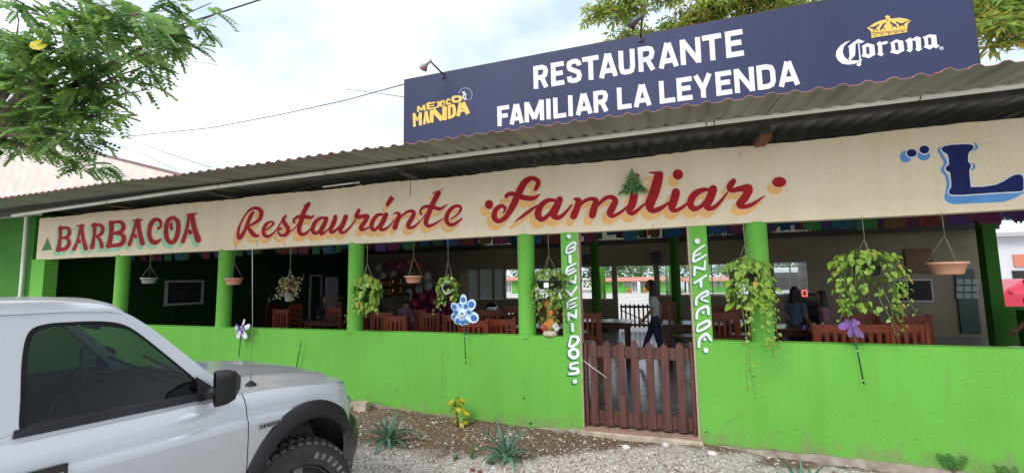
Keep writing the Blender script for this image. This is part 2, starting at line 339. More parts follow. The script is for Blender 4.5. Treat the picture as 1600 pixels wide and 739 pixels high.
# loose crushed stones
ico = [(-.5, -.45, -.2), (.5, -.4, -.25), (.45, .5, -.2), (-.45, .45, -.25), (-.25, -.3, .35), (.3, -.2, .3), (.15, .35, .38)]
icf = [(0, 1, 5), (0, 5, 4), (1, 2, 6), (1, 6, 5), (2, 3, 6), (3, 0, 4), (3, 4, 6), (4, 5, 6), (0, 3, 2), (0, 2, 1)]
def scatter(n, x0, x1, y0, y1, smin, smax, mats, name, keep):
    x = rng.uniform(x0, x1, n); y = rng.uniform(y0, y1, n); k = keep(x, y); x, y = x[k], y[k]; n = len(x)
    s = smin * (smax / smin) ** (rng.random(n) ** 2.2); B = np.array(ico)[None] * (1 + rng.uniform(-.3, .3, (n, 7, 3)))
    B *= s[:, None, None] * np.stack([rng.uniform(.8, 1.3, n), rng.uniform(.7, 1.1, n), rng.uniform(.5, .9, n)], 1)[:, None]
    a = rng.uniform(0, 2 * PI, n); c, sn = np.cos(a), np.sin(a); X = B[..., 0] * c[:, None] - B[..., 1] * sn[:, None]; Y = B[..., 0] * sn[:, None] + B[..., 1] * c[:, None]
    V = np.stack([X + x[:, None], Y + y[:, None], B[..., 2] + (hground(x, y) + s * .12)[:, None]], -1).reshape(-1, 3)
    F = (np.array(icf)[None] + (np.arange(n) * 7)[:, None, None]).reshape(-1, 3); mi = np.repeat(rng.choice(len(mats), n, p=[.45, .3, .15, .1][:len(mats)] if len(mats) == 4 else None), 10)
    return tag(link(name, npmesh(name, V, F, mats, mi)), kind='stuff')
m_st = [mat('pale stone', (.66, .61, .57), .85, .1, 20), mat('pinkish stone', (.52, .43, .39), .85, .1, 20), mat('brown stone', (.30, .20, .15), .9, .1, 20), mat('grey stone', (.33, .32, .31), .9, .1, 20)]
def bedmask(x, y): return (y > -1.08 + .85 * np.clip(x + 1.35, 0, .9)) 
st1 = scatter(34000, -4.6, 4.4, -2.3, -.02, .010, .030, m_st, 'crushed_stone', lambda x, y: rng.random(len(x)) < np.where(bedmask(x, y), .20 + .25 * (np.sin(x * 9) * np.sin(y * 11 + x * 3) > .3) * (y < -.25), 1.))
tag(st1, 'layer of small pale crushed stones scattered over the gravel and soil before the green wall', 'stones')

# ================================================================ RESTAURANT BUILDING
RB = empty('restaurant', (0, 0, 0), 'long low green and cream restaurant front with painted red lettering and open windows', 'building')
def wb(x):   # lower edge of the green paint
    xp = [-16, -6, -3.83, -3.14, -2.25, -1.61, -.95, .3, 1.4, 2.6, 6]; zp = [.16, .14, .11, .06, .012, -.015, .03, .0, .0, -.03, -.06]
    return float(np.interp(x, xp, zp))
SILL, BB, BT = 1.026, 2.22, 3.025
def lowwall(x0, x1, name='front_wall'):
    n = max(2, int((x1 - x0) / .035)); mb = MB(); vs = []
    for i in range(n + 1):
        x = x0 + (x1 - x0) * i / n; z = wb(x) + random.uniform(-.008, .008) + .01 * math.sin(x * 9) * math.sin(x * 23)
        for (y, zz) in ((0, z), (0, .25), (0, SILL - .006), (.012, SILL), (.15, SILL), (.15, z)): vs.append((x, y, zz))
    fs = []
    for i in range(n):
        for k in range(6): fs.append((i * 6 + k, i * 6 + (k + 1) % 6, (i + 1) * 6 + (k + 1) % 6, (i + 1) * 6 + k))
    fs.append(tuple(range(5, -1, -1))); fs.append(tuple(n * 6 + k for k in range(6)))
    mb.add(vs, [f[::-1] for f in fs]); return mb.build(name, m_green, RB)
lowwall(-16, -.93); lowwall(.27, 6)
for (px, py, a_, b_) in ((1178, 588, 2.0, 1.2), (620, 610, 1.2, 1), (818, 622, 1.5, 2.0), (820, 600, .9, 1), (829, 661, 3.2, 2.2), (1104, 675, 2.4, 1.2), (1395, 652, 1.2, .8), (1245, 670, 1, 1.2), (1330, 648, 1.2, .7), (1512, 600, 1, 1), (1432, 686, 1.4, .9), (700, 560, 1, 1), (948, 0, 0, 0)):
    if a_: mb = MB(); Print(0, 0, 1, 0).ell(mb, px, py, a_, b_, 0, .0012); mb.build('paint_chip', mat('chipped paint', (.05, .09, .03), .9), RB)
for pts in ([(1131, 664, .8), (1142, 656, 1.6), (1160, 646, .8)], [(1480, 560, .6), (1482, 590, .8), (1479, 640, .5)], [(690, 545, .5), (692, 580, .7), (691, 620, .5)]):
    mb = MB(); Print(0, 0, 1, 0).stroke(mb, pts, 0, .0012); mb.build('scratch', mat('scratch', (.16, .26, .07), .9), RB)
# rough concrete footing under the paint
fm = mat('rough concrete footing', (.20, .15, .12), .9, col2=(.38, .33, .27), scale=7, bump=1, bscale=30)
def footing(x0, x1):
    n = int((x1 - x0) / .04); mb = MB(); vs = []
    for i in range(n + 1):
        x = x0 + (x1 - x0) * i / n; o = .012 * math.sin(x * 13) + random.uniform(-.012, .012)
        lump = .05 * max(0, math.sin(x * 1.9 + 4.2)) * (1 if -1.9 < x < .3 or x > .5 else .3)
        vs += [(x, .13, wb(x) + .02), (x, .012 + o * .3, wb(x) + .012), (x, .004 - lump * .5, wb(x) - .012 + o * .5), (x, -.012 - lump + o, wb(x) - .05), (x, -.02 - lump * 1.3 + o, -.2)]
    mb.add(vs, [(i * 5 + k, i * 5 + k + 5, i * 5 + k + 6, i * 5 + k + 1) for i in range(n) for k in range(4)], smooth=True); mb.build('footing', fm, RB)
footing(-16, -.95); footing(.29, 6)
# round columns
def column(x):
    mb = MB(); prof = [(.108, SILL - .03), (.106, SILL + .02), (.104, 1.6), (.105, BB - .02), (.11, BB + .01)]
    mb.lathe(prof, (x, .095, 0), 28); return mb.build('column', m_green, RB)
for k in range(6): column(-9.07 + 2.496 * k)
mb = MB().box(-11.62, -11.2, -.004, .2, 0, 2.23); mb.build('pilaster', m_green, RB)
# flat pilasters each side of the gate with the hand painted words
for x0, x1 in ((-1.125, -.93), (.268, .44)):
    mb = MB().box(x0, x1, -.002, .14, SILL - .35, BB + .002); mb.build('pilaster', m_green, RB)
MB().box(-.9305, -.915, -.008, .137, -.02, BB + .001).build('door_jamb', m_tan, RB); MB().box(.25, .2685, -.008, .137, -.02, BB + .001).build('door_jamb', m_tan, RB)
# banner wall above the openings
def fascia():
    mb = MB(); n = 300; x0, x1 = -11.5, 6.2; vs = []
    for i in range(n + 1):
        x = x0 + (x1 - x0) * i / n; z = BT + .008 * math.sin(x * 3.1) + random.uniform(-.006, .006); zb = BB + .004 * math.sin(x * 2.3)
        vs += [(x, 0, zb), (x, 0, z), (x, .14, z), (x, .14, zb)]
    fs = [(i * 4 + k, (i + 1) * 4 + k, (i + 1) * 4 + (k + 1) % 4, i * 4 + (k + 1) % 4) for i in range(n) for k in range(4)] + [(0, 1, 2, 3), (n * 4 + 3, n * 4 + 2, n * 4 + 1, n * 4)]
    mb.add(vs, fs); return mb.build('banner_wall', m_cream, RB)
FA = fascia()
# hairline cracks in the banner plaster
m_crack = mat('crack', (.07, .05, .035), .9)
for pts in ([(401.5, 376, .8), (402, 381, .7), (401.7, 385, .6)], [(445, 379, .8), (445, 384, .6)], [(368, 383, .8), (368.3, 389, .6)], [(459, 370, .8), (459.5, 377, .5)], [(641.5, 281, 1.0), (641.2, 295, 1.0), (641, 305, .8), (638.5, 308, .6)], [(1155.5, 237, .5), (1156, 246, .4)], [(1020.5, 350, .7), (1020.5, 355, .7)]):
    mb = MB(); Print(0, 0, 1, 0).stroke(mb, pts, 0, .0015); mb.build('plaster_crack', m_crack, FA)
# left end wall (green, awning shade put into its darker colour)
MB().box(-16, -11.62, -.002, .15, 1.02, 3.1).build('side_wall', m_greenshade, RB)
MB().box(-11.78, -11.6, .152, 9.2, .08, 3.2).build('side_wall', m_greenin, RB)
MB().box(-16, -11.45, .151, .25, 2.2, 3.1).build('side_wall', m_greenshade, RB)
MB().box(6.0, 6.15, .0, 5.6, 0, 1.0).build('side_wall', m_greenshade, RB)
# back wall with its openings
YB = 9.1
zt = 2.04; zs = 1.0
ops = [(731, 746), (749, 769), (772, 786), (789, 826), (832, 862), (870, 905), (907, 956), (964, 1022), (1030, 1079), (1086, 1141), (1148, 1192), (1210, 1264)]
def xb(px): return P(px, 440, YB).x
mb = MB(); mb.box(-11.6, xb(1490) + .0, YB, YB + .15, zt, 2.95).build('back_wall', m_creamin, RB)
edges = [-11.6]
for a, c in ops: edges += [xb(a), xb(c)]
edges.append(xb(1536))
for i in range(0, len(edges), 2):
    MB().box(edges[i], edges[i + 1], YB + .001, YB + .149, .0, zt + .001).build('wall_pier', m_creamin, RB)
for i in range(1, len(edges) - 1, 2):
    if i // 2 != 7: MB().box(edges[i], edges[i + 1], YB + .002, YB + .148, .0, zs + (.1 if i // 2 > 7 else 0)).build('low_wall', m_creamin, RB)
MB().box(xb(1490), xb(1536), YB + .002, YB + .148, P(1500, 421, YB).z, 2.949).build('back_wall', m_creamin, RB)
m_ledge = mat('cream ledge', (.50, .44, .33), .7, .1, 5)
for i in range(1, len(edges) - 1, 2):
    j = i // 2
    if j != 7: MB().box(edges[i] - .02, edges[i + 1] + .02, YB - .05, YB + .0, zs + (.1 if j > 7 else 0), zs + .04 + (.1 if j > 7 else 0)).build('window_ledge', m_ledge, RB)
# aluminium frames and sliding panes
m_alu = mat('white window frame', (.6, .6, .58), .45); m_pane = mat('frosted pane', (.50, .53, .52), .25, .12, 3, spec=.6)
m_glass = tintglass('clear glass', (.93, .96, .95), 1.35)
for j, (a, c) in enumerate(ops):
    if j in (5, 6, 7): continue
    x0, x1 = xb(a), xb(c); z0 = zs + .04 + (.1 if j > 7 else 0)
    mb = MB(); r = .022
    mb.box(x0, x0 + r, YB + .04, YB + .08, z0, zt); mb.box(x1 - r, x1, YB + .04, YB + .08, z0, zt); mb.box(x0 + r, x1 - r, YB + .04, YB + .08, z0, z0 + r); mb.box(x0 + r, x1 - r, YB + .04, YB + .08, zt - r, zt)
    if j in (8, 9, 10, 11): xm = (x0 + x1) / 2; mb.box(xm - .015, xm + .015, YB + .042, YB + .078, z0 + r, zt - r)
    fr = mb.build('window_frame', m_alu, RB)
    if j < 3: MB().box(x0 + r, x1 - r, YB + .055, YB + .065, z0 + r, zt - r).build('pane', m_pane, fr)
    elif j > 7: MB().box(x0 + r, (x0 + x1) / 2 - .015, YB + .055, YB + .062, z0 + r, zt - r).build('pane', m_glass, fr); MB().box((x0 + x1) / 2 + .015, x1 - r, YB + .055, YB + .062, z0 + r, zt - r).build('pane', m_glass, fr)
# stained pier left of the windows (peeling paint)
p = xb(731); MB().box(xb(719), p, YB - .03, YB - .001, .9, zt).build('peeling_pier', mat('peeling cream paint', (.55, .50, .36), .8, col2=(.25, .22, .08), scale=9), RB)
# interior round columns
for px, Y in ((930.5, 7), (1056, 7)):
    MB().lathe([(.115, .08), (.115, 2.95)], (P(px, 440, Y).x, Y, 0), 20).build('inner_column', m_greenshade, RB)
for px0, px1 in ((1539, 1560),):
    x0, x1 = P(px0, 440, 6).x, P(px1, 440, 6).x; MB().box(x0, x1, 5.9, 6.1, .05, 3.0).build('inner_column', m_greenshade, RB)
MB().box(P(1541, 440, 6).x, 12, 5.93, 6.07, .05, 1.02).build('low_wall', m_greenshade, RB)
# things painted on / set into the walls: serving hatch and doors in the green side wall
def side_rect(px0, px1, pyt, pyb, name, m, th=.03, x=-11.6):
    a = PX(px0, (pyt + pyb) / 2, x).y; c = PX(px1, (pyt + pyb) / 2, x).y; z1 = PX((px0 + px1) / 2, pyt, x).z; z0 = PX((px0 + px1) / 2, pyb, x).z
    return MB().box(x + .001, x + th, a, c, z0, z1).build(name, m, RB), a, c, z0, z1
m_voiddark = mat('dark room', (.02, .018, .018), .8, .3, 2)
m_greyframe = mat('grey white frame', (.42, .42, .42), .6)
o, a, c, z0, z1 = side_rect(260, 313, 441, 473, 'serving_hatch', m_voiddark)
mb = MB()
for b_ in ((a - .05, c + .05, z1, z1 + .05), (a - .05, c + .05, z0 - .05, z0), (a - .05, a, z0, z1), (c, c + .05, z0, z1)): mb.box(-11.6, -11.54, b_[0], b_[1], b_[2], b_[3])
mb.build('hatch_frame', m_greyframe, RB)
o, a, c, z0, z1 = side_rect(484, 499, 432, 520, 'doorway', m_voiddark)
mb = MB(); mb.box(-11.598, -11.55, a - .06, a, .08, z1 + .06).box(-11.598, -11.55, c, c + .06, .08, z1 + .06).box(-11.598, -11.55, a, c, z1, z1 + .06).build('door_frame', m_greyframe, RB)
o, a, c, z0, z1 = side_rect(507, 526, 433, 520, 'door_leaf', mat('grey white door', (.50, .51, .53), .5, .08, 3), .05)
# right hand wall: wooden door with lattice, dark window, notice board
def back_rect(px0, px1, pyt, pyb, name, m, y0=.03, par=None):
    a = P(px0, pyt, YB); c = P(px1, pyb, YB); o = MB().box(a.x, c.x, YB - y0, YB - .001, c.z, a.z).build(name, m, par or RB); return o, a, c
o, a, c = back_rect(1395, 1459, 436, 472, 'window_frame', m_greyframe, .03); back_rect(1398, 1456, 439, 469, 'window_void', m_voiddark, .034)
dr, a, c = back_rect(1490, 1532, 421, 520, 'inner_door', mat('dark green door', (.03, .06, .045), .5, .2, 3), .04)
m_lit = mat('dull white lattice', (.26, .28, .29), .5)
mb = MB()
for k in range(3):
    for j in range(3):
        a = P(1494 + k * 12.5, 436 + j * 11, YB - .05); mb.box(a.x, a.x + .13, YB - .05, YB - .041, a.z - .13, a.z)
mb.build('door_lattice', m_lit, dr)
# header strip below the ceiling, dark trim
# interior floor with separate tiles near the gate
m_floor = mat('dark interior floor', (.11, .105, .10), .28, .25, 2.5)
tag(MB().box(-11.6, 12, .13, 9.24, -.1, .082).build('interior_floor', m_floor), kind='structure')
FL = bpy.data.objects['interior_floor']
m_tile = [mat('grey floor tile %d' % k, c, .2, .25, 8, .1, 30) for k, c in enumerate([(.15, .145, .14), (.20, .19, .18), (.12, .118, .115)])]
tms = [MB().box(-.146, .146, -.146, .146, 0, .007).mesh('tile', m) for m in m_tile]
for i in range(12):
    for j in range(22):
        link('tile', tms[rng.choice(3)], FL, (-2.55 + i * .3, .32 + j * .3, .0825))
# step at the gate with three tan tiles
ST = empty('door_step', (0, 0, 0), 'worn concrete step with pinkish tiles at the foot of the wooden gate', 'step')
m_conc = mat('worn concrete', (.44, .37, .28), .9, .25, 9, .6, 40)
o = MB().box(-.95, .29, -.075, .128, -.12, .038).build('concrete_block', m_conc, ST); bevel(o, .012, 2)
m_stile = mat('marbled pink tile', (.30, .15, .11), .5, col2=(.50, .36, .28), scale=14, stretch=(1, 4, 1))
for k in range(3): MB().box(-.925 + k * .40, -.532 + k * .40 + (.0), -.062, .125, .039, .047).build('tile', m_stile, ST)

# ---- roof: corrugated sheets, one object each
AW = empty('corrugated_roof', (0, 0, 0), 'corrugated metal roof sheets overhanging the cream painted banner wall', 'roof')
def sheet_mesh(ysz, ms):
    mb = MB(); pitch = .158; prof = [(0, 0), (.04, .001), (.06, .018), (.071, .023), (.097, .023), (.108, .018), (.128, .001)]
    pts = [(k * pitch + a, z) for k in range(6) for a, z in prof] + [(.948, 0), (.988, .005)]
    
    n = len(pts); m = len(ysz)
    for lay, off in ((0, 0), (1, .004)):
        vs = [(x, y, z + h + off) for (y, z) in ysz for (x, h) in pts]
        mb.add(vs, [(j * n + i, j * n + i + 1, (j + 1) * n + i + 1, (j + 1) * n + i) for j in range(m - 1) for i in range(n - 1)], lay)
    n2 = n * m
    mb.add([], []); base = 0
    for i in range(n - 1): mb.f.append((i, i + 1, n2 + i + 1, n2 + i)); mb.mi.append(1); mb.sm.append(False)
    return mb.mesh('roof_sheet', ms)
m_fib = leafmat('translucent fibreglass', (.55, .55, .48), (.42, .42, .36), 0, .6, .5)
sm_ = sheet_mesh([(-1.15, 3.105), (-.4, 3.165), (1.2, 3.25), (4.2, 3.34), (6.6, 3.10)], [m_sheet, m_sheetred]); sm2 = sheet_mesh([(6.5, 3.10), (8.2, 2.93), (10.4, 2.70)], [m_sheet, m_sheetred]); sm3 = sheet_mesh([(6.5, 3.10), (8.2, 2.93), (10.4, 2.70)], [m_fib, m_fib])
for k in range(26):
    link('rear_roof_sheet', sm3 if k in (12, 15, 16, 17, 19, 21) else sm2, AW, (-17.2 + k * .955, 0, -.012))
for k in range(26):
    o = link('roof_sheet', sm_, AW, (-17.2 + k * .955, random.uniform(-.02, .02), random.uniform(-.004, .006)), (0, random.uniform(-.004, .004), 0))
mb = MB().box(-17, 7.6, -.44, -.38, 3.10, 3.165); mb.build('front_purlin', m_beam, AW)
for y, z in ((.55, 3.13), (2.2, 3.17), (4.2, 3.22), (6.4, 3.0), (8.6, 2.78)): MB().box(-11.5, 7.6, y, y + .07, z - .09, z + .055).build('purlin', m_beam, AW)
for x in (-8.8, -6.4, -3.1, .92, 3.42):
    if x in (.92, -8.8): MB().box(x + .01, x + .11, -.355, -.05, 2.99 if x > 0 else 3.03, 3.034).build('rafter_end', m_rust, AW)
    MB().box(x + .002, x + .098, -.355, 9., 2.93 if x < -9 else 3.035, 3.10, mx=None).build('rafter', m_beam, AW)
# gutter pipe with joints and the downpipe
GU = empty('gutter_pipe', (0, 0, 0), 'long white pipe under the roof edge with a bent downpipe at the left', 'pipe')
ga = P(22, 322, -.5); gpts = [(ga.x, -.5, 3.0), (-10.2, -.5, 3.02), (-7, -.5, 3.085), (-3, -.5, 3.125), (.5, -.5, 3.155), (3.1, -.5, 3.16), (7, -.5, 3.16)]
MB().tube(gpts, .028, 10).build('pipe', m_pvc, GU)
for x in (-8.5, -6, -4.1, -2.6, -1.2, .45, .52, 2.1, 3.3):
    z = float(np.interp(x, [q[0] for q in gpts], [q[2] for q in gpts])); o = MB().tube([(x - .004, -.5, z), (x + .004, -.5, z)], .031, 10).build('pipe_clip', m_dark2, GU)
da = P(44, 338, -.06); db = P(33, 450, -.06)
MB().tube([(ga.x, -.5, 3.0), (da.x, -.08, da.z), (da.x - .02, -.06, 1.9), (da.x - .02, -.06, .1)], .03, 10).build('downpipe', m_pvc, GU)

# ---- lettering on the banner
def layers(fill, out, shade, dx, dy, ex=8, exs=10):
    return [(shade, exs, .0012, dx, dy), (out, ex, .0030, 0, 0), (fill, 0, .0048, 0, 0)]
pr = Print(60, 320, 5.714, 0)
S = [[(200, 205, 40), (196, 300, 32), (180, 402, 46)], [(190, 210, 26), (262, 208, 28), (280, 245, 34), (262, 284, 28), (205, 297, 20)], [(205, 297, 20), (262, 302, 28), (275, 345, 38), (242, 392, 36), (175, 402, 30)],
     [(378, 190, 20), (352, 320, 24), (320, 395, 36)], [(385, 190, 38), (402, 300, 34), (425, 388, 44)], [(345, 190, 12), (412, 186, 14)],
     [(505, 180, 42), (500, 280, 30), (482, 378, 44)], [(480, 182, 20), (555, 182, 28), (578, 220, 34), (560, 262, 32), (520, 280, 22)], [(528, 282, 28), (558, 330, 32), (568, 372, 40)],
     [(655, 165, 48), (652, 260, 42), (632, 365, 50)], [(640, 160, 24), (735, 155, 30), (762, 197, 42), (738, 240, 34), (660, 256, 20)], [(660, 256, 20), (745, 265, 34), (765, 308, 44), (732, 355, 40), (615, 370, 28)],
     [(872, 145, 22), (850, 250, 30), (815, 352, 38)], [(888, 145, 46), (905, 240, 40), (930, 342, 48)], [(843, 142, 14), (925, 136, 16)],
     [(1074, 212, 26), (1096, 188, 24), (1088, 145, 30), (1050, 132, 34), (1010, 165, 42), (992, 240, 40), (1002, 308, 42), (1045, 338, 44), (1098, 308, 16)],
     [(1212, 112, 28), (1162, 140, 40), (1142, 220, 44), (1150, 300, 44), (1186, 338, 38), (1226, 310, 42), (1250, 230, 44), (1246, 150, 42), (1205, 114, 28)], [(1200, 145, 8), (1186, 180, 26), (1190, 212, 34)],
     [(1347, 95, 26), (1327, 220, 34), (1292, 328, 38)], [(1372, 95, 46), (1395, 210, 46), (1428, 312, 56)], [(1324, 90, 14), (1410, 80, 16)]]
E_ = [(371, 328, 13, 20), (872, 280, 14, 22), (1357, 245, 19, 25)]
paint(pr, S, E_, layers(m_red, m_pink, m_mint, -22, 30, 9, 8), FA, 'painted_lettering')
mb = MB(); pr.poly(mb, [(83, 290), (30, 410), (122, 400)], .002); mb.build('painted_triangle', m_trigreen, FA)
LY = layers(m_red, m_pink, m_orange, -38, 58, 14, 10)
pr = Print(360, 290, 7.39, 0)
S = [[(268, 305, 26), (238, 350, 46), (205, 430, 44), (168, 520, 42), (118, 600, 50), (92, 590, 40), (100, 500, 30), (130, 420, 22), (180, 335, 20), (240, 275, 32), (310, 262, 40), (358, 305, 52), (345, 380, 46), (290, 430, 36), (210, 468, 22)], [(205, 475, 34), (250, 545, 54), (300, 582, 44), (335, 574, 16)],
     [(400, 522, 18), (465, 475, 22), (500, 440, 26), (475, 418, 24), (425, 440, 38), (388, 500, 44), (392, 565, 44), (440, 588, 36), (520, 530, 20), (590, 425, 18), (640, 355, 24)],
     [(642, 350, 26), (612, 400, 42), (640, 450, 50), (670, 510, 50), (645, 565, 46), (590, 575, 36), (555, 545, 26)], [(558, 535, 20), (558, 500, 24), (585, 498, 34)], [(680, 540, 20), (740, 497, 14), (790, 430, 14)],
     [(905, 215, 48), (855, 300, 54), (822, 400, 58), (795, 500, 52), (815, 558, 46), (870, 555, 38), (940, 490, 14)], [(742, 430, 26), (735, 395, 28), (790, 360, 38), (870, 362, 48), (930, 370, 38), (972, 345, 10)], [(855, 235, 16), (922, 190, 6)],
     [(1100, 372, 28), (1040, 378, 38), (978, 430, 50), (952, 510, 50), (985, 553, 42), (1040, 510, 28), (1100, 420, 26)], [(1112, 382, 46), (1085, 450, 54), (1045, 530, 54), (1064, 558, 36), (1130, 508, 18), (1175, 455, 14)],
     [(1215, 358, 44), (1200, 420, 54), (1162, 500, 52), (1170, 540, 42), (1222, 515, 32), (1290, 440, 18)], [(1335, 358, 52), (1310, 430, 55), (1272, 510, 52), (1292, 545, 38), (1350, 518, 26), (1440, 410, 16)]]
paint(pr, S, [], LY, FA, 'painted_lettering')
pr = Print(540, 280, 7.39, 0)
S = [[(15, 590, 20), (70, 530, 16), (115, 470, 20)], [(155, 358, 38), (130, 420, 56), (142, 440, 48), (200, 430, 48), (252, 432, 52), (225, 490, 52), (182, 555, 54), (195, 585, 38), (285, 553, 16)],
     [(430, 408, 28), (370, 418, 40), (318, 480, 50), (302, 555, 50), (338, 586, 40), (400, 520, 28), (440, 440, 28)], [(470, 410, 52), (440, 480, 56), (402, 555, 54), (432, 586, 38), (505, 545, 22), (562, 468, 14)],
     [(555, 405, 14), (600, 388, 28), (620, 420, 48), (590, 500, 58), (572, 560, 60)], [(600, 480, 18), (680, 400, 26), (750, 368, 34), (788, 385, 46), (775, 440, 54), (728, 520, 54), (735, 560, 40), (790, 550, 32), (870, 478, 16), (930, 400, 14)],
     [(1072, 165, 62), (1030, 240, 60), (990, 330, 60), (952, 420, 58), (928, 500, 54), (958, 540, 42), (1020, 522, 30), (1130, 455, 12)], [(875, 405, 28), (866, 368, 26), (910, 322, 34), (1000, 318, 44), (1090, 345, 40), (1176, 292, 8)], [(1010, 165, 14), (1132, 112, 6)],
     [(1215, 462, 16), (1290, 410, 22), (1332, 350, 30), (1312, 312, 34), (1250, 322, 40), (1190, 380, 50), (1165, 460, 54), (1192, 518, 48), (1250, 523, 42), (1345, 455, 18)]]
paint(pr, S, [], LY, FA, 'painted_lettering', polys=[[(520, 190), (568, 228), (482, 330), (465, 285)]])
LY = layers(m_red, m_pink, m_orange, -40, 58, 14, 14)
pr = Print(740, 250, 6.154, 0)
S = [[(282, 515, 10), (305, 470, 32), (270, 442, 38), (215, 480, 50), (200, 550, 55), (240, 588, 46), (310, 550, 50), (380, 440, 64), (430, 330, 68), (490, 220, 64), (565, 178, 46), (622, 212, 48), (602, 275, 40), (580, 295, 10)], [(322, 372, 12), (314, 348, 34), (370, 325, 42), (470, 360, 52), (570, 370, 46), (640, 330, 8)],
     [(392, 600, 5), (460, 550, 28), (540, 490, 34), (610, 440, 18)], [(780, 388, 28), (710, 392, 44), (642, 450, 58), (620, 530, 68), (660, 572, 48), (730, 520, 38), (790, 430, 36)], [(828, 382, 64), (800, 450, 72), (772, 525, 72), (812, 556, 46), (870, 520, 34), (945, 435, 18)],
     [(970, 378, 22), (1010, 390, 56), (1000, 450, 64), (962, 540, 70)], [(990, 480, 18), (1060, 402, 34), (1130, 375, 38), (1178, 395, 56), (1160, 460, 68), (1142, 530, 70)], [(1170, 470, 18), (1250, 382, 38), (1320, 358, 42), (1362, 392, 56), (1340, 450, 66), (1312, 515, 66), (1345, 538, 36), (1420, 500, 28), (1495, 435, 18)]]
paint(pr, S, [(150, 430, 40, 44)], LY, FA, 'painted_lettering')
pr = Print(980, 240, 6.154, 0)
S = [[(66, 405, 78), (50, 480, 78), (22, 548, 68), (62, 572, 42), (165, 488, 22)],
     [(302, 220, 90), (288, 280, 96), (255, 390, 98), (218, 490, 92), (242, 548, 56), (320, 528, 46), (405, 468, 22)], [(210, 184, 10), (290, 190, 34), (320, 196, 50)],
     [(468, 375, 80), (455, 430, 82), (432, 515, 76), (462, 548, 46), (520, 525, 34), (592, 470, 22)],
     [(800, 348, 28), (720, 354, 48), (642, 400, 68), (606, 480, 68), (642, 532, 54), (720, 500, 38), (790, 400, 36)], [(825, 345, 80), (800, 420, 82), (766, 502, 72), (812, 528, 46), (880, 480, 34), (965, 375, 18)],
     [(1020, 268, 54), (985, 320, 62), (1002, 356, 46), (1080, 342, 56), (1165, 335, 78), (1140, 410, 80), (1082, 485, 72), (1112, 512, 46), (1200, 490, 40), (1318, 412, 12)]]
paint(pr, S, [(487, 203, 50, 50), (1460, 276, 68, 50), (90, 218, 28, 24)], LY, FA, 'painted_lettering')
# the blue L and its quotation marks
pr = Print(1390, 215, 6.157, 0)
LP = [(500, 100), (525, 84), (600, 72), (700, 67), (760, 66), (800, 76), (806, 95), (795, 120), (765, 140), (752, 170), (752, 235), (772, 250), (780, 280), (768, 305), (764, 330), (770, 400), (778, 478), (900, 475), (1020, 455), (1100, 420), (1150, 385), (1200, 362), (1240, 355), (1272, 366), (1284, 400), (1285, 500), (1265, 518), (1000, 532), (700, 553), (610, 553), (575, 545), (565, 522), (575, 500), (590, 480), (590, 420), (580, 335), (550, 325), (535, 300), (545, 278), (570, 262), (565, 200), (552, 160), (515, 140), (498, 120)]
mb = MB(); pr.poly(mb, LP, .0030, grow=11); pr.ell(mb, 208, 152, 58, 48, 0, .003); pr.ell(mb, 332, 119, 57, 50, 0, .003); mb.build('painted_outline', m_white, FA)
mb = MB(); pr.poly(mb, LP, .0048); pr.ell(mb, 210, 151, 48, 38, 0, .0048); pr.ell(mb, 332, 118, 47, 39, 0, .0048); mb.build('painted_lettering', m_navyL, FA)
mb = MB(); pr.poly(mb, [(550, 520), (526, 560), (530, 600), (565, 630), (620, 642), (1095, 620), (1190, 590), (1293, 532), (1290, 515), (700, 540)], .0012)
pr.stroke(mb, [(492, 98, 22), (474, 125, 26), (505, 180, 30), (535, 240, 30), (520, 280, 26), (508, 320, 28), (545, 370, 26), (560, 450, 26), (552, 530, 34)], 0, .0014)
pr.stroke(mb, [(822, 62, 20), (836, 95, 26), (800, 130, 12)], 0, .0013); pr.stroke(mb, [(802, 255, 20), (815, 285, 22), (790, 312, 12)], 0, .0013)
pr.ell(mb, 155, 185, 56, 56, 0, .0012); pr.ell(mb, 328, 172, 62, 50, 0, .0012); mb.build('painted_shade', m_blueL, FA)

# ---- words down the two pilasters
PL = [o for o in RB.children if o.name.startswith('pilaster')]
LV = [(m_dkgreen, 3, .0012, -10, 12), (m_dkgreen, 2, .0016, -5, 6), (m_white, -1.5, .0032, 0, 0)]
pr = Print(870, 355, 5.92, -.003)
S = [[(97, 180, 20), (90, 235, 20), (135, 228, 20), (168, 205, 20), (165, 186, 18), (115, 203, 16)], [(97, 185, 20), (135, 150, 22), (168, 142, 22), (172, 165, 18), (120, 200, 14)], [(122, 265, 30), (125, 325, 30)],
     [(176, 335, 18), (105, 372, 22), (90, 410, 24), (95, 440, 22), (178, 400, 18)], [(100, 408, 16), (160, 382, 16)], [(95, 545, 24), (98, 487, 24)], [(98, 487, 22), (168, 512, 24)], [(168, 512, 22), (176, 448, 18)],
     [(90, 578, 22), (132, 630, 26)], [(132, 630, 24), (186, 552, 18)], [(186, 652, 18), (108, 688, 22), (96, 725, 24), (110, 750, 22), (182, 722, 18)], [(105, 720, 16), (168, 698, 16)]]
paint(pr, S, [(112, 85, 21, 21)], LV, PL[1], 'painted_word')
pr = Print(870, 470, 5.28, -.003)
S = [[(95, 160, 24), (98, 102, 26)], [(98, 102, 24), (156, 135, 26)], [(156, 135, 24), (160, 76, 20)], [(128, 192, 28), (132, 245, 26)], [(117, 300, 20), (105, 370, 22), (150, 362, 24), (178, 325, 26), (165, 295, 24), (120, 295, 20)],
     [(140, 392, 26), (108, 415, 28), (108, 448, 28), (140, 468, 28), (172, 450, 28), (172, 412, 28), (142, 392, 26)], [(175, 508, 18), (120, 522, 24), (118, 552, 24), (170, 560, 26), (170, 592, 28), (105, 600, 22)]]
paint(pr, S, [(150, 663, 19, 19)], LV, PL[1], 'painted_word')
pr = Print(1070, 350, 6.72, -.003)
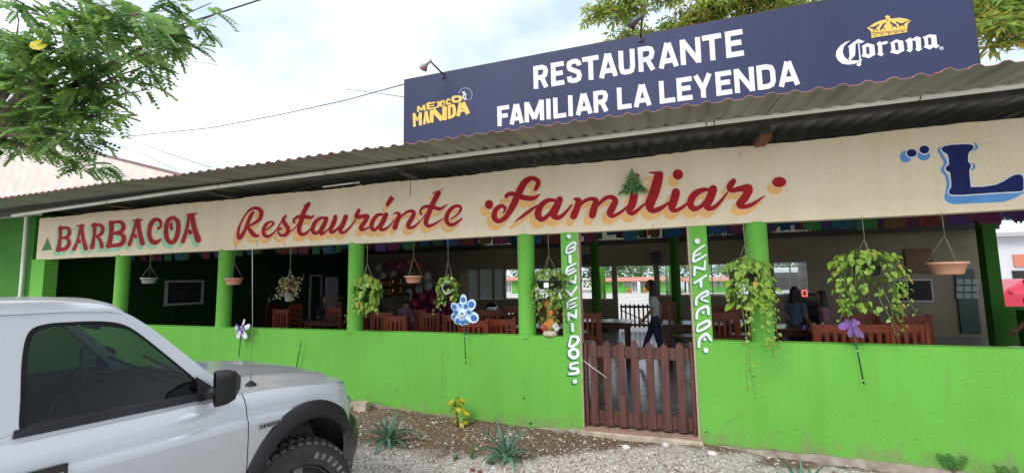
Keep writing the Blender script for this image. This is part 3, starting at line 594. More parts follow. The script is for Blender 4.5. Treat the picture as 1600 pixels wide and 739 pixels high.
S = [[(206, 225, 20), (110, 292, 26), (90, 350, 28), (102, 392, 28), (222, 325, 22)], [(105, 338, 18), (165, 308, 18)], [(100, 535, 26), (105, 452, 28)], [(105, 452, 26), (206, 476, 30)], [(206, 476, 28), (212, 390, 24)], [(102, 618, 26), (225, 540, 26)], [(168, 590, 34), (170, 655, 30)]]
paint(pr, S, [(132, 180, 30, 30)], LV, PL[2], 'painted_word')
pr = Print(1070, 450, 6.72, -.003)
S = [[(120, 172, 28), (130, 98, 26), (228, 32, 30), (240, 68, 26), (168, 110, 18), (240, 140, 26)], [(125, 318, 28), (137, 238, 28), (232, 192, 32), (248, 268, 30)], [(142, 382, 20), (137, 452, 22), (252, 392, 34), (240, 342, 32), (137, 392, 24)], [(148, 615, 28), (157, 532, 30), (228, 482, 34), (274, 542, 30)]]
paint(pr, S, [(192, 255, 16, 16), (210, 535, 17, 17), (222, 650, 27, 27)], LV, PL[2], 'painted_word')

# ================================================================ BILLBOARD
SG = empty('billboard', (0, 1.0, 3.3), 'navy blue billboard with white and golden print standing on the corrugated roof', 'sign')
def sg(mb, name, m): o = mb.build(name, m, SG); o.location = (0, -1.0, -3.3); return o
SX0, SX1, ST_ = -3.9, 3.355, 5.0
mb = MB(); nX, nZ = 90, 14; vs = []
for j in range(nZ + 1):
    for i in range(nX + 1):
        x = SX0 + (SX1 - SX0) * i / nX; z = 3.36 + (ST_ - .012 - 3.36) * j / nZ
        vs.append((x, 1.0, z))
mb.add(vs, [(j * (nX + 1) + i, j * (nX + 1) + i + 1, (j + 1) * (nX + 1) + i + 1, (j + 1) * (nX + 1) + i) for j in range(nZ) for i in range(nX)], smooth=True)
mb.box(SX0, SX1, 1.003, 1.06, 3.36, ST_ - .012)
PN = sg(mb, 'panel', m_signnavy)
sg(MB().box(SX0 - .012, SX1 + .012, 1.0, 1.07, ST_ - .012, ST_ + .004).box(SX0 - .012, SX0, .998, 1.07, 3.35, ST_ - .012).box(SX1, SX1 + .012, .998, 1.07, 3.35, ST_ - .012), 'frame', m_beam)
for px in (740, 1235, 985):
    a = P(px, 150, 1).x; sg(MB().box(a, a + .006, .996, .9995, 3.4, ST_ - .02), 'vinyl_seam', mat('seam navy', (.022, .028, .09), .5))
for x in (-3.5, -1.2, 1.1, 3.0): sg(MB().tube([(x, 1.1, 3.28), (x, 1.1, 4.9)], .03, 8).tube([(x, 1.1, 4.8), (x, 2.3, 3.3)], .02, 6), 'post', m_beam)
# block capitals: strokes in a unit box, thickness w px
def letter(ch, a, b):
    L, Rr, T, B, M = a, 1 - a, 1 - b, b, .5
    return {'E': [[(L, 0), (L, 1)], [(0, B), (1, B)], [(0, T), (1, T)], [(0, M + .02), (.9, M + .02)]],
     'F': [[(L, 0), (L, 1)], [(0, T), (1, T)], [(0, M), (.88, M)]], 'L': [[(L, 0), (L, 1)], [(0, B), (1, B)]], 'I': [[(.5, 0), (.5, 1)]],
     'T': [[(.5, 0), (.5, 1)], [(0, T), (1, T)]], 'N': [[(L, 0), (L, 1)], [(Rr, 0), (Rr, 1)], [(L, .97), (Rr, .03)]],
     'M': [[(L * .85, 0), (L * .85, 1)], [(1 - L * .85, 0), (1 - L * .85, 1)], [(L, .97), (.5, .12)], [(1 - L, .97), (.5, .12)]],
     'A': [[(a * .9, 0), (.5 - a * .25, 1 - b * .2)], [(1 - a * .9, 0), (.5 + a * .25, 1 - b * .2)], [(.2, .27), (.8, .27)]],
     'Y': [[(.5, 0), (.5, .45)], [(a * .9, 1), (.5, .38)], [(1 - a * .9, 1), (.5, .38)]],
     'U': [[(L, 1), (L, .3), (L + .07, .13), (.35, B), (.65, B), (Rr - .07, .13), (Rr, .3), (Rr, 1)]],
     'D': [[(L, 0), (L, 1)], [(L, T), (.55, T), (Rr - .08, T - .06), (Rr, T - .2), (Rr, B + .2), (Rr - .08, B + .06), (.55, B), (L, B)]],
     'R': [[(L, 0), (L, 1)], [(L, T), (.6, T), (Rr - .07, T - .05), (Rr, .73), (Rr - .07, .54), (.6, .47), (L, .47)], [(.55, .47), (1 - a * .9, 0)]],
     'S': [[(Rr, .70), (Rr - .05, .84), (.65, T), (.4, T), (L + .04, .86), (L, .74), (L + .06, .62), (.5, .52), (Rr - .06, .42), (Rr, .28), (Rr - .05, .15), (.62, B), (.38, B), (L + .05, .14), (L, .30)]],
     'O': [[(.5, T), (L + .06, .88), (L, .7), (L, .3), (L + .06, .12), (.5, B), (Rr - .06, .12), (Rr, .3), (Rr, .7), (Rr - .06, .88), (.5, T)]],
     'G': [[(Rr, .75), (.6, T), (L, .75), (L, .25), (.5, B), (Rr, .2), (Rr, .45), (.6, .45)]]}[ch]
def line(text, exts, base, cap, wf, Y, par, m, d=.004):
    pr = Print(0, 0, 1, Y)
    for ch, (xl, xr) in zip(text, exts):
        mb = MB(); xm = (xl + xr) / 2; yb, yt = base(xm), cap(xm); H = yb - yt; w = H * wf
        for st in letter(ch, w / 2 / (xr - xl) if ch != 'I' else .5, w * .92 / 2 / H):
            pts = []
            for u, v in st:
                x = xl + (xr - xl) * u; y = base(x) + (cap(x) - base(x)) * v; x -= (1 - 0) * v * H * (xm - 680) / 6830 ; pts.append((x, y, w if abs(u - .5) < 9 else w))
            pr.stroke(mb, pts, 0, d, round=False, curve=False)
        o = mb.build('printed_letter', m, par)
        if par is SG or par.parent is SG: o.location = (0, 0, 0)
    return
line('RESTAURANTE', [(834, 857), (861.5, 882), (886, 909.5), (911, 936.5), (936.5, 965.5), (967.5, 993), (998, 1024), (1029.5, 1060.5), (1064, 1096), (1099, 1129), (1135, 1162.5)],
     lambda x: 139.9 - .161 * (x - 835), lambda x: 104.7 - .178 * (x - 834), .205, 1.0, PN, m_signwhite)
line('FAMILIARLALEYENDA', [(777.5, 796), (796.5, 818.5), (820.5, 850), (853, 862), (865, 885), (887.5, 896.5), (900, 926), (928, 951), (965, 987), (990.5, 1018), (1031, 1055.5), (1058.5, 1082.5), (1085, 1114), (1119.5, 1144.5), (1148.5, 1180), (1184, 1213), (1217, 1250)],
     lambda x: 198 - .1387 * (x - 778), lambda x: 167.4 - .156 * (x - 777), .215, 1.0, PN, m_signwhite)
# crown and gothic wordmark
pr = Print(1290, 15, 7.39, 1.0)
mb = MB(); pr.poly(mb, [(475, 215), (500, 205), (560, 162), (640, 130), (692, 120), (700, 102), (680, 88), (712, 70), (745, 85), (735, 100), (760, 112), (850, 100), (930, 112), (985, 135), (950, 165), (940, 210), (942, 265), (528, 333), (525, 270), (508, 242)], .003); mb.build('crown_emblem', m_gold, PN)
mb = MB()
for s_ in ([(500, 210, 8), (560, 215, 26), (615, 180, 12)], [(640, 225, 28), (665, 185, 22), (692, 160, 12)], [(745, 150, 14), (775, 175, 24), (800, 190, 30)], [(815, 150, 12), (870, 178, 26), (925, 150, 10), (968, 132, 6)], [(550, 262, 8), (552, 240, 8), (575, 230, 8), (594, 240, 8), (596, 255, 8)], [(632, 248, 8), (636, 226, 8), (658, 216, 8), (680, 226, 8), (682, 242, 8)], [(768, 222, 8), (768, 204, 8), (792, 194, 8), (815, 202, 8), (818, 216, 8)], [(855, 210, 8), (856, 192, 8), (880, 182, 8), (902, 190, 8), (904, 204, 8)], [(530, 277, 5), (730, 258, 5), (940, 234, 5)], [(530, 294, 4), (730, 272, 4), (940, 250, 4)]): pr.stroke(mb, s_, 0, .0045)
for x, y in ((572, 310), (648, 297), (728, 285), (810, 272), (887, 260), (713, 128)): pr.ell(mb, x, y, 9, 8, 0, .0045)
mb.build('crown_detail', m_signnavy, PN)
mb = MB()
for pl in ([(290, 362), (230, 380), (170, 420), (125, 480), (116, 540), (140, 590), (190, 630), (260, 642), (330, 632), (400, 606), (430, 572), (380, 592), (320, 592), (262, 588), (215, 550), (195, 490), (210, 430), (250, 390)],
           [(258, 432), (320, 382), (375, 345), (450, 375), (408, 396), (375, 390), (345, 400), (340, 530), (288, 590), (262, 580), (275, 540), (268, 450)],
           [(412, 430), (480, 392), (560, 412), (572, 525), (500, 568), (410, 545), (428, 520), (424, 440)], [(585, 402), (620, 370), (650, 386), (690, 368), (725, 380), (700, 405), (650, 410), (655, 505), (674, 520), (640, 547), (592, 522), (607, 505), (602, 422)],
           [(740, 392), (812, 350), (892, 366), (908, 480), (830, 522), (742, 500), (760, 470), (752, 402)], [(913, 365), (972, 328), (1000, 345), (1003, 470), (975, 500), (932, 482), (946, 462), (936, 385)], [(1001, 345), (1050, 313), (1096, 330), (1102, 450), (1115, 460), (1070, 490), (1033, 468), (1044, 452), (1038, 368), (1002, 362)],
           [(1113, 327), (1200, 290), (1276, 300), (1286, 408), (1318, 420), (1275, 457), (1250, 440), (1200, 467), (1128, 440), (1145, 418), (1136, 345)]): pr.poly(mb, pl, .003)
pr.stroke(mb, [(378, 392, 14), (390, 500, 16), (400, 622, 18)], 0, .0035); pr.ell(mb, 382, 640, 26, 20, 0, .0035); pr.ell(mb, 1335, 453, 25, 20, 0, .0035)
mb.build('gothic_wordmark', m_signwhite, PN)
mb = MB()
for pl in ([(465, 436), (500, 440), (506, 520), (470, 514)], [(795, 388), (832, 386), (841, 474), (805, 470)], [(1178, 331), (1213, 330), (1221, 408), (1184, 415)]): pr.poly(mb, pl, .0050)
pr.stroke(mb, [(350, 402, 5), (362, 470, 5), (362, 560, 5)], 0, .005); pr.ell(mb, 1335, 453, 17, 13, 0, .005)
mb.build('wordmark_counter', m_signnavy, PN)
mb = MB(); pr.stroke(mb, [(1329, 462, 4), (1329, 445, 4), (1341, 446, 4), (1340, 453, 4), (1330, 454, 4)], 0, .0065, curve=False); mb.build('wordmark_detail', m_signwhite, PN)
# the golden slogan at the left end
pr = Print(630, 120, 8.2077, 1.0)
S = [[(195, 380, 28), (195, 455, 28)], [(200, 385, 20), (235, 430, 20), (265, 372, 20)], [(270, 366, 28), (275, 438, 28)], [(315, 348, 32), (320, 425, 32)], [(300, 353, 18), (415, 333, 18)], [(310, 386, 14), (398, 371, 14)], [(310, 419, 18), (432, 396, 18)], [(342, 326, 12), (322, 340, 12)],
     [(440, 322, 30), (500, 382, 30)], [(505, 310, 30), (440, 394, 30)], [(525, 300, 17), (528, 372, 17)], [(605, 308, 22), (582, 292, 22), (560, 320, 26), (565, 350, 26), (588, 350, 22), (612, 336, 20)], [(690, 257, 26), (642, 272, 36), (646, 315, 36), (690, 323, 26), (735, 300, 38), (733, 267, 36), (690, 257, 26)]]
S2 = [[(142, 470, 36), (147, 645, 34)], [(150, 485, 22), (182, 560, 24), (225, 465, 22)], [(222, 462, 38), (222, 628, 38)], [(295, 445, 32), (270, 615, 30)], [(297, 445, 34), (325, 600, 36)], [(278, 562, 16), (320, 552, 16)], [(367, 430, 48), (367, 590, 48)], [(385, 430, 60), (502, 555, 60)], [(532, 382, 58), (532, 560, 56)],
      [(592, 372, 36), (592, 545, 36)], [(590, 382, 28), (640, 372, 36), (656, 420, 42), (650, 495, 40), (592, 532, 28)], [(745, 338, 56), (704, 510, 46)], [(762, 335, 66), (835, 480, 56)], [(722, 450, 26), (800, 432, 26)]]
mb = MB()
for s_ in S + S2: pr.stroke(mb, s_, 12, .002, 3, 4, round=False, curve=len(s_) > 3)
mb.build('slogan_shade', mat('dark navy print', (.012, .014, .04), .5), PN)
mb = MB()
for s_ in S + S2: pr.stroke(mb, s_, 0, .0045, round=False, curve=len(s_) > 3)
mb.build('golden_slogan', m_gold, PN)
mb = MB()
for s_ in ([(815, 232, 9), (785, 232, 14), (768, 262, 14), (790, 294, 14), (822, 290, 8)], [(798, 240, 13), (802, 290, 13)]): pr.stroke(mb, s_, 0, .0045)
pr.ell(mb, 778, 207, 20, 14, 0, .0045)
for k in range(17):
    a = R(-165 + k * 13.5); pr.stroke(mb, [(800 + 80 * math.cos(a), 235 + 82 * math.sin(a), 7), (800 + 92 * math.cos(a), 235 + 94 * math.sin(a), 5)], 0, .0045, round=False)
mb.build('small_emblem', m_signwhite, PN)
# lamps over the sign
def lamp(b, h, label):
    t = empty('sign_lamp', b, label, 'lamp', 'small floodlights over the billboard'); hh = h - b
    MB().tube([(0, 0, 0), tuple(hh * .5), tuple(hh)], [.014, .013, .012], 8).build('arm', m_dark2, t)
    d = Vector((-.10, .02, -.03)); MB().tube([tuple(hh + Vector((.02, 0, .02))), tuple(hh + d * .6), tuple(hh + d * 1.0), tuple(hh + d * 1.5 + Vector((0, .02, -.03)))], [.02, .03, .045, .065], 12).build('lamp_head', m_metal if label.startswith('silver') else m_dark2, t)
    MB().box(-.03, .03, .0, .04, -.06, .02).build('bracket', m_dark2, t)
lamp(P(692, 116, .98), P(672, 96, .55), 'silver lamp on an arm above the left end of the blue billboard')
lamp(P(1001, 58, .98), P(1003, 28, .6), 'dark lamp on an upright arm above the middle of the blue billboard')

# ================================================================ GATE
gz = lambda px, py, Y=.06: P(px, py, Y)
GT = empty('wooden_gate', (-.33, .06, .05), 'low brown wooden picket gate across the restaurant entrance', 'gate')
def gb(mb, name, bv=.004):
    o = mb.build(name, m_wood, GT); o.location = (.33, -.06, -.05); bevel(o, bv, 1); return o
X0g, X1g = -.905, .245
gb(MB().box(X0g, X0g + .035, .045, .125, .05, .96), 'post'); gb(MB().box(X1g - .035, X1g, .045, .125, .05, 1.0), 'post')
gb(MB().box(X0g + .04, X1g - .04, .07, .10, .80, .93), 'rail'); gb(MB().box(X0g + .04, X1g - .04, .07, .10, .085, .225), 'rail')
for k in range(7):
    xc = -.80 + k * .1515; h = .995 + random.uniform(-.012, .012); l = random.uniform(-.006, .006); w_ = .041
    vs = [(xc - w_, y, .075) for y in (.04, .068)] + [(xc + w_, y, .075) for y in (.04, .068)] + [(xc + w_ + l, y, h - .045) for y in (.04, .068)] + [(xc + l, y, h) for y in (.04, .068)] + [(xc - w_ + l, y, h - .045) for y in (.04, .068)]
    gb(MB().add(vs, [(0, 2, 4, 6, 8), (1, 9, 7, 5, 3), (0, 1, 3, 2), (2, 3, 5, 4), (4, 5, 7, 6), (6, 7, 9, 8), (8, 9, 1, 0)]), 'picket')
a = P(910, 562, .03); c = P(948, 590, .03)
tag(MB().tube([a, c], .004, 6).build('gate_hook_rod', m_pvc), 'thin pale rod slanting across the first pickets of the gate', 'rod')
# inner gate at the back
G2 = empty('wooden_gate', (xb(994), YB + .05, 0), 'dark wooden gate at the far side opening behind the walking woman', 'gate')
def gb2(mb, n): o = mb.build(n, m_wood, G2); o.location = (-xb(994), -YB - .05, 0); return o
x0, x1 = xb(967) , xb(1019); zt2 = P(1000, 475, YB).z
gb2(MB().box(x0, x1, YB + .03, YB + .06, zt2 - .12, zt2 - .05), 'rail'); gb2(MB().box(x0, x1, YB + .03, YB + .06, .2, .27), 'rail')
for k in range(8): x = x0 + .04 + k * (x1 - x0 - .08) / 7; gb2(MB().box(x - .025, x + .025, YB - .0, YB + .029, .16, zt2), 'picket')
m_ = MB().tube([(x0 + .06, YB - .01, zt2 - .2), (x1 - .1, YB - .01, .3)], .02, 4); gb2(m_, 'brace')

# ================================================================ FURNITURE
def make_chair():
    t = empty('wooden_chair', (0, 0, 0), 'x', 'chair')          # faces -Y: backrest on +Y
    for sx in (-1, 1):
        MB().box(sx * .21 - .022, sx * .21 + .022, -.22, -.178, 0, .44).build('leg', m_chair, t)
        MB().box(sx * .21 - .022, sx * .21 + .022, .18, .222, 0, 1.02).build('back_post', m_chair, t)
    MB().box(-.24, .24, -.24, .179, .441, .475).build('seat', m_chair, t)
    MB().box(-.187, .187, .186, .214, .90, 1.0).build('top_rail', m_chair, t); MB().box(-.187, .187, .188, .212, .55, .60).build('lower_rail', m_chair, t)
    for k in range(5): MB().box(-.165 + k * .0825 - .021, -.165 + k * .0825 + .021, .192, .208, .601, .899).build('slat', m_chair, t)
    return t
def make_table(wx=1.1, wy=.75, h=.78, m=None):
    t = empty('wooden_table', (0, 0, 0), 'x', 'table'); o = MB().box(-wx / 2, wx / 2, -wy / 2, wy / 2, h - .035, h).build('tabletop', m or m_table, t)
    MB().box(-wx / 2 + .06, wx / 2 - .06, -wy / 2 + .06, wy / 2 - .06, h - .12, h - .036).build('apron', m_chair, t)
    for sx in (-1, 1):
        for sy in (-1, 1): MB().box(sx * (wx / 2 - .08) - .03, sx * (wx / 2 - .08) + .03, sy * (wy / 2 - .08) - .03, sy * (wy / 2 - .08) + .03, 0, h - .121).build('leg', m_chair, t)
    return t
FZ = .084
ch0 = make_chair(); tb0 = make_table(); used = [0, 0]
def chair(px, Y, rz, label, z=FZ):
    x = P(px, 480, Y).x
    if not used[0]: used[0] = 1; o = ch0; o.location = (x, Y, z); o.rotation_euler = (0, 0, rz); o['label'] = label; o['group'] = 'wooden dining chairs in the restaurant'
    else: o = copy_tree(ch0, (x, Y, z), rz, label, 'wooden dining chairs in the restaurant')
    return o
def table(px, Y, rz, label):
    x = P(px, 480, Y).x
    if not used[1]: used[1] = 1; o = tb0; o.location = (x, Y, FZ); o.rotation_euler = (0, 0, rz); o['label'] = label; o['group'] = 'wooden dining tables in the restaurant'
    else: o = copy_tree(tb0, (x, Y, FZ), rz, label, 'wooden dining tables in the restaurant')
    return o
CH = [(790, 1.55, PI, 'slatted chair right behind the sill just left of the fourth round column'), (746, 1.3, PI + .1, 'chair behind the sill under the blue pinwheel, back towards the street'), (718, 2.2, PI, 'chair partly hidden by the stick of the blue pinwheel'),
      (683, 2.6, PI - .2, 'dark chair below the small looped pothos pot'), (658, 3.4, PI, 'chair beyond the sill to the right of the person in mauve'), (604, 2.6, PI + .15, 'chair beyond the sill below the golden foil balloons'), (628, 1.9, PI, 'low chair back in front of the person in mauve'),
      (575, 3.4, PI / 2, 'chair seen sideways below the round pothos of the third window'), (530, 4.0, PI, 'chair of the seated pair left of the third round column'), (450, 3.2, PI, 'orange brown chair below the dry hanging plant'), (470, 5.2, PI, 'shaded chair beside the light ringed machine'),
      (735, 4.3, PI, 'dark chair in the second row under the sliding windows'), (770, 3.4, PI, 'dark chair whose back hides the table with the helmet'), (808, 4.5, PI, 'dark chair in the row behind the fourth round column'),
      (918, 2.9, PI + .12, 'slatted chair left of the entrance, just inside the gate'), (897, 4.4, PI, 'dark chair behind the word painted left of the gate'), (862, 4.2, PI, 'chair behind the flower vase on the sill'),
      (1062, 4.2, PI / 2, 'chair just right of the walking woman, seen sideways'), (1075, 2.9, -PI / 2, 'chair half hidden by the right painted pilaster'), (1040, 6.2, PI, 'dark chair in the far row behind the walking woman'),
      (1128, 3.2, PI, 'dark slatted chair left of the big trailing pothos'), (1150, 4.6, PI, 'shaded chair behind the big trailing pothos'), (1110, 5.4, PI, 'far chair under the windows right of the entrance'),
      (1292, 1.5, PI, 'bright red brown chair beside the purple pinwheel'), (1345, 1.6, PI, 'red brown chair below the wide pothos of the right window'), (1395, 1.7, PI + .1, 'red brown chair at the right of the wide pothos'), (1335, 3.3, PI, 'second row chair under the wide pothos'), (1410, 3.0, PI, 'chair with its back below the dark framed window')]
m_chairlit = mat('varnished wood brightened as lit', (.30, .060, .022), .35, .3, 6, stretch=(4, 4, .8)); recol = {}  # brighter copy of the chair wood, light painted in for chairs near the sill
for c in CH:
    o = chair(*c)
    if c[0] > 1290 or c[0] in (450, 790, 746, 718):
        for ch in o.children:
            if ch.data.name not in recol: d_ = ch.data.copy(); d_.materials[0] = m_chairlit; recol[ch.data.name] = d_
            ch.data = recol[ch.data.name]
TB = [(940, 3.7, 0, 'table with pale reflections just left of the entrance aisle'), (765, 5.0, 0, 'dark table carrying the black helmet'), (640, 4.0, 0, 'table in front of the person in mauve'), (520, 3.2, 0, 'dark table of the seated pair'), (1085, 3.6, 0, 'table at the right of the entrance aisle'), (1140, 3.9, 0, 'table behind the trailing pothos'), (855, 2.6, .05, 'table behind the sill under the black planter'),
      (1340, 2.4, 0, 'table behind the red brown chairs of the right window'), (1545, 1.1, 0, 'red brown table close to the sill at the right edge'), (1260, 3.2, 0, 'table in front of the striped shirt')]
for c in TB: table(*c)
# shiny white cloth tops that catch the light left of the gate
for (px, Y, dx) in ((852, 2.6, 1.02), (940, 3.7, .9)):
    x = P(px, 480, Y).x; o = MB().box(x - dx / 2, x + dx / 2, Y - .33, Y + .33, FZ + .781, FZ + .787).build('table_cloth', mat('pale cloth', (.7, .72, .72), .25, .05, 4))
    tag(o, 'pale plastic cloth on the table ' + ('under the black planter' if px == 852 else 'left of the entrance aisle'), 'tablecloth')
# salt shakers / bottles on tables
def bottle(px, py, Y, h, m, label, cat='bottle'):
    p = P(px, py, Y); o = MB().lathe([(.0, 0), (h * .18, 0), (h * .18, h * .55), (h * .07, h * .75), (h * .07, h), (0, h)], (0, 0, 0), 12).build('condiment_bottle', m); o.location = p; tag(o, label, cat)
for (px, Y, l) in ((1283, 2.4, 'small white shaker on the table beside the purple pinwheel'), (1392, 2.4, 'small white bottle under the right end of the wide pothos')):
    x = P(px, 480, Y).x; o = MB().lathe([(0, 0), (.022, 0), (.022, .09), (.012, .12), (.012, .14), (0, .14)], n=12).build('condiment_bottle', m_white); o.location = (x, Y, FZ + .781); tag(o, l, 'shaker')
# helmet
hp = P(768, 470, 5.0); H = empty('black_helmet', (hp.x, 5.0, FZ + .781), 'glossy black helmet lying on a table beyond the chairs', 'helmet')
MB().lathe([(.0, .27), (.07, .262), (.12, .225), (.15, .16), (.152, .09), (.13, .02), (.11, .0), (0, .0)], n=24).build('shell', mat('gloss black', (.01, .01, .012), .12), H)
MB().lathe([(.154, .17), (.157, .13), (.156, .09)], n=24).build('visor_band', m_metal, H)
# speaker box, clock box
def wallbox(px0, px1, py0, py1, Y, name, label, cat, m=m_dark, th=.15):
    a = P(px0, py0, Y); c = P(px1, py1, Y); x = (a.x + c.x) / 2; t = empty(name, (x, Y, c.z), label, cat); w_ = (c.x - a.x) / 2; h = a.z - c.z
    bevel(MB().box(-w_, w_, 0, th, 0, h).build('cabinet', m, t), .01, 2); return t, w_, h
t, w_, h = wallbox(911, 925, 398, 413, YB - .2, 'wall_speaker', 'black loudspeaker on the back wall left of the rear exit', 'speaker'); MB().lathe([(0, -.012), (w_ * .6, -.01), (w_ * .7, -.001)], (0, 0, h / 2), 16, axis='y').build('cone', m_dark2, t)
t, w_, h = wallbox(1018, 1033, 393, 412, YB - .2, 'wall_clock', 'dark framed notice hanging above the rear exit', 'frame'); MB().box(-w_ * .75, w_ * .75, -.006, -.001, h * .15, h * .85).build('sheet', m_dark2, t)
t, w_, h = wallbox(941, 950, 498, 517, YB - .4, 'black_bin', 'black box on the floor left of the rear gate', 'box', th=.3); MB().box(-w_ * .9, w_ * .9, .02, .28, h, h + .03).build('lid', m_dark2, t)
t, w_, h = wallbox(1412, 1460, 389, 426, YB - .04, 'notice_board', 'brown wooden board on the wall right of the wide pothos', 'board', mat('board brown', (.13, .07, .035), .6, .2, 5), .035); MB().box(-w_ * .9, w_ * .9, -.008, -.001, h * .08, h * .92).build('board_face', mat('board face', (.17, .09, .045), .7, .2, 6), t)
# machine with a ring of lights in the left bays
jx = P(412, 480, 5.5).x; J = empty('jukebox', (jx, 5.5, FZ + .0), 'round topped music machine ringed by violet lights in the second bay', 'jukebox')
J.scale = (1, 1, 1.08)
bevel(MB().box(-.38, .38, -.25, .25, 0, .95).build('cabinet', mat('dark red cabinet', (.10, .012, .015), .25), J), .03, 2)
MB().tube([(.38 * math.cos(a), -.05, .95 + .42 * math.sin(a)) for a in [PI * k / 16 for k in range(17)]], .05, 8).build('arch', m_dark2, J)
MB().lathe([(0, -.10), (.25, -.09), (.32, -.05), (.33, .1), (0, .1)], (0, 0, .98), 24, axis='y').build('dome', mat('tinted dome', (.22, .28, .32), .15), J)
m_led = mat('violet light', (.1, .05, .4), .4, emit=((.25, .2, 1), 7)); m_ledw = mat('cold light', (.3, .4, .6), .4, emit=((.6, .8, 1), 3))
for k in range(9):
    a = PI * (.35 + .6 * k / 8) ; MB().ball((.42 * math.cos(a), -.11, .95 + .45 * math.sin(a)), .026, n=8, m=5).build('light', m_led, J)
MB().box(-.31, -.27, -.262, -.251, .45, .9).build('light_bar', m_ledw, J)
# machine with red digit in the right bay
kx = P(1258, 480, 4.6).x; K = empty('karaoke_machine', (kx, 4.6, FZ), 'dark machine with a glowing red digit in the right bay', 'machine')
bevel(MB().box(-.3, .3, -.2, .2, 0, 1.25).build('cabinet', m_dark, K), .02, 2); MB().box(-.27, .27, -.215, -.201, .7, 1.2).build('screen', mat('screen', (.015, .015, .02), .1), K)
m_rled = mat('red digit', (.5, .02, .02), .4, emit=((1, .05, .05), 3)); mb = MB(); dx = P(1259, 480, 4.38).x - kx; dz = P(1259, 458, 4.38).z - FZ
for b_ in ((-.04, .04, .045, .06), (-.04, .04, -.06, -.045), (-.04, -.025, -.045, .045), (.025, .04, -.045, .045)): mb.box(dx + b_[0], dx + b_[1], -.223, -.216, dz + b_[2], dz + b_[3])
mb.build('digit', m_rled, K); MB().ball((dx - .06, -.22, dz - .27), .015, n=8, m=5).build('light', m_led, K)

# ================================================================ PAPER BUNTING
fcol = [mat('paper ' + n, c, .7, .1, 6) for n, c in (('blue', (.015, .09, .24)), ('teal', (.012, .10, .16)), ('magenta', (.14, .015, .08)), ('red', (.15, .02, .018)), ('green', (.02, .15, .04)), ('purple', (.08, .03, .17)), ('orange', (.12, .05, .015)))]
def flagmesh(m):
    mb = MB(); mb.box(-.1, .1, -.0008, .0008, -.20, 0)
    n = 5
    for k in range(n):
        x = -.1 + .04 * k; mb.add([(x, -.0008, -.20), (x + .04, -.0008, -.20), (x + .02, -.0008, -.235), (x, .0008, -.20), (x + .04, .0008, -.20), (x + .02, .0008, -.235)], [(0, 1, 2), (5, 4, 3)])
    return mb.mesh('paper_flag', m)
fms = [flagmesh(m) for m in fcol]
rows = [(1.2, 2.46, -11.4, 5.4, 'nearest the banner wall'), (2.6, 2.64, -11.4, 6.0, 'second from the street'), (4.1, 2.80, -11.4, 7., 'over the middle tables'), (6.0, 2.88, -9, 6.5, 'closest to the back wall')]
for r_i, (y, z, x0, x1, l) in enumerate(rows):
    B = empty('paper_bunting', ((x0 + x1) / 2, y, z), 'string of coloured paper flags under the ceiling, ' + l, 'bunting', 'strings of papel picado under the ceiling')
    L = x1 - x0; sag = lambda s_: -.05 * abs(math.sin(s_ * PI * 4)); n = int(L / .27)
    MB().tube([(x0 - (x0 + x1) / 2 + L * k / 60, 0, sag(k / 60)) for k in range(61)], .003, 4).build('string', m_pvc, B)
    for k in range(n):
        s_ = (k + .5) / n
        if rng.random() < .2: continue
        link('paper_flag', fms[(k * 3 + r_i * 2 + int(rng.integers(0, 2))) % 7], B, (x0 - (x0 + x1) / 2 + L * s_, 0, sag(s_) - .002), (random.uniform(-.35, .35), random.uniform(-.05, .05), random.uniform(-.3, .3)))
# ================================================================ BALLOONS
m_bw = mat('white balloon', (.55, .53, .50), .25); m_bp = mat('pink balloon', (.48, .05, .16), .25); m_bo = mat('orange balloon', (.55, .14, .04), .25)
bal = MB().lathe([(0, .17)] + [(.14 * math.sin(a) ** .9, .17 * math.cos(a)) for a in [PI * k / 10 for k in range(1, 10)]] + [(.012, -.175), (.02, -.19)], n=16)
bms = [bal.mesh('balloon', m) for m in (m_bw, m_bp, m_bo)]
for i, (px, py, k, l) in enumerate([(592, 418, 0, 'white balloon at the upper left of the cluster'), (610, 412, 1, 'pink balloon at the top left of the cluster'), (626, 415, 1, 'pink balloon left of the hanging terracotta pot'), (640, 410, 2, 'orange balloon just above the hanging terracotta pot'), (655, 417, 2, 'orange balloon right of the hanging wires'), (600, 432, 0, 'white balloon beside the round pothos'), (615, 430, 0, 'white balloon below the pink ones'), (668, 432, 0, 'white balloon right of the terracotta pot'), (670, 447, 0, 'white balloon at the right edge of the cluster'), (655, 452, 0, 'white balloon below the terracotta pot'), (640, 458, 0, 'lowest white balloon in the middle of the cluster'), (660, 464, 1, 'pink balloon low in the cluster'), (676, 470, 1, 'pink balloon next to the looped pothos'), (648, 474, 1, 'pink balloon above the person in mauve')]):
    p = P(px, py, 8.6 - .1 * (i % 3)); o = link('balloon', bms[k], None, (p.x, 8.6 - .12 * (i % 3), p.z), (random.uniform(-.3, .3), random.uniform(-.3, .3), 0)); tag(o, l, 'balloon', 'party balloons on the back wall')
m_foil = mat('gold foil', (.7, .42, .12), .15, metal=1.)
for i, (px, py) in enumerate(((603, 448), (620, 445))):
    p = P(px, py, 8.2); t = empty('foil_balloon', p, ('left' if i == 0 else 'right') + ' golden foil number balloon among the white balloons', 'balloon')
    o = MB().tube([(.17 * math.cos(a), 0, .13 + .14 * math.sin(a)) for a in [2 * PI * k / 16 for k in range(17)]], .06, 10).tube([(.16 * math.cos(a), 0, -.17 + .16 * math.sin(a)) for a in [2 * PI * k / 16 for k in range(17)]], .06, 10).build('foil_shape', m_foil, t)
t = empty('party_backdrop', (P(668, 480, 8.8).x, 8.8, FZ), 'magenta cloth backdrop below the balloons', 'cloth')
mb = MB(); vs = []
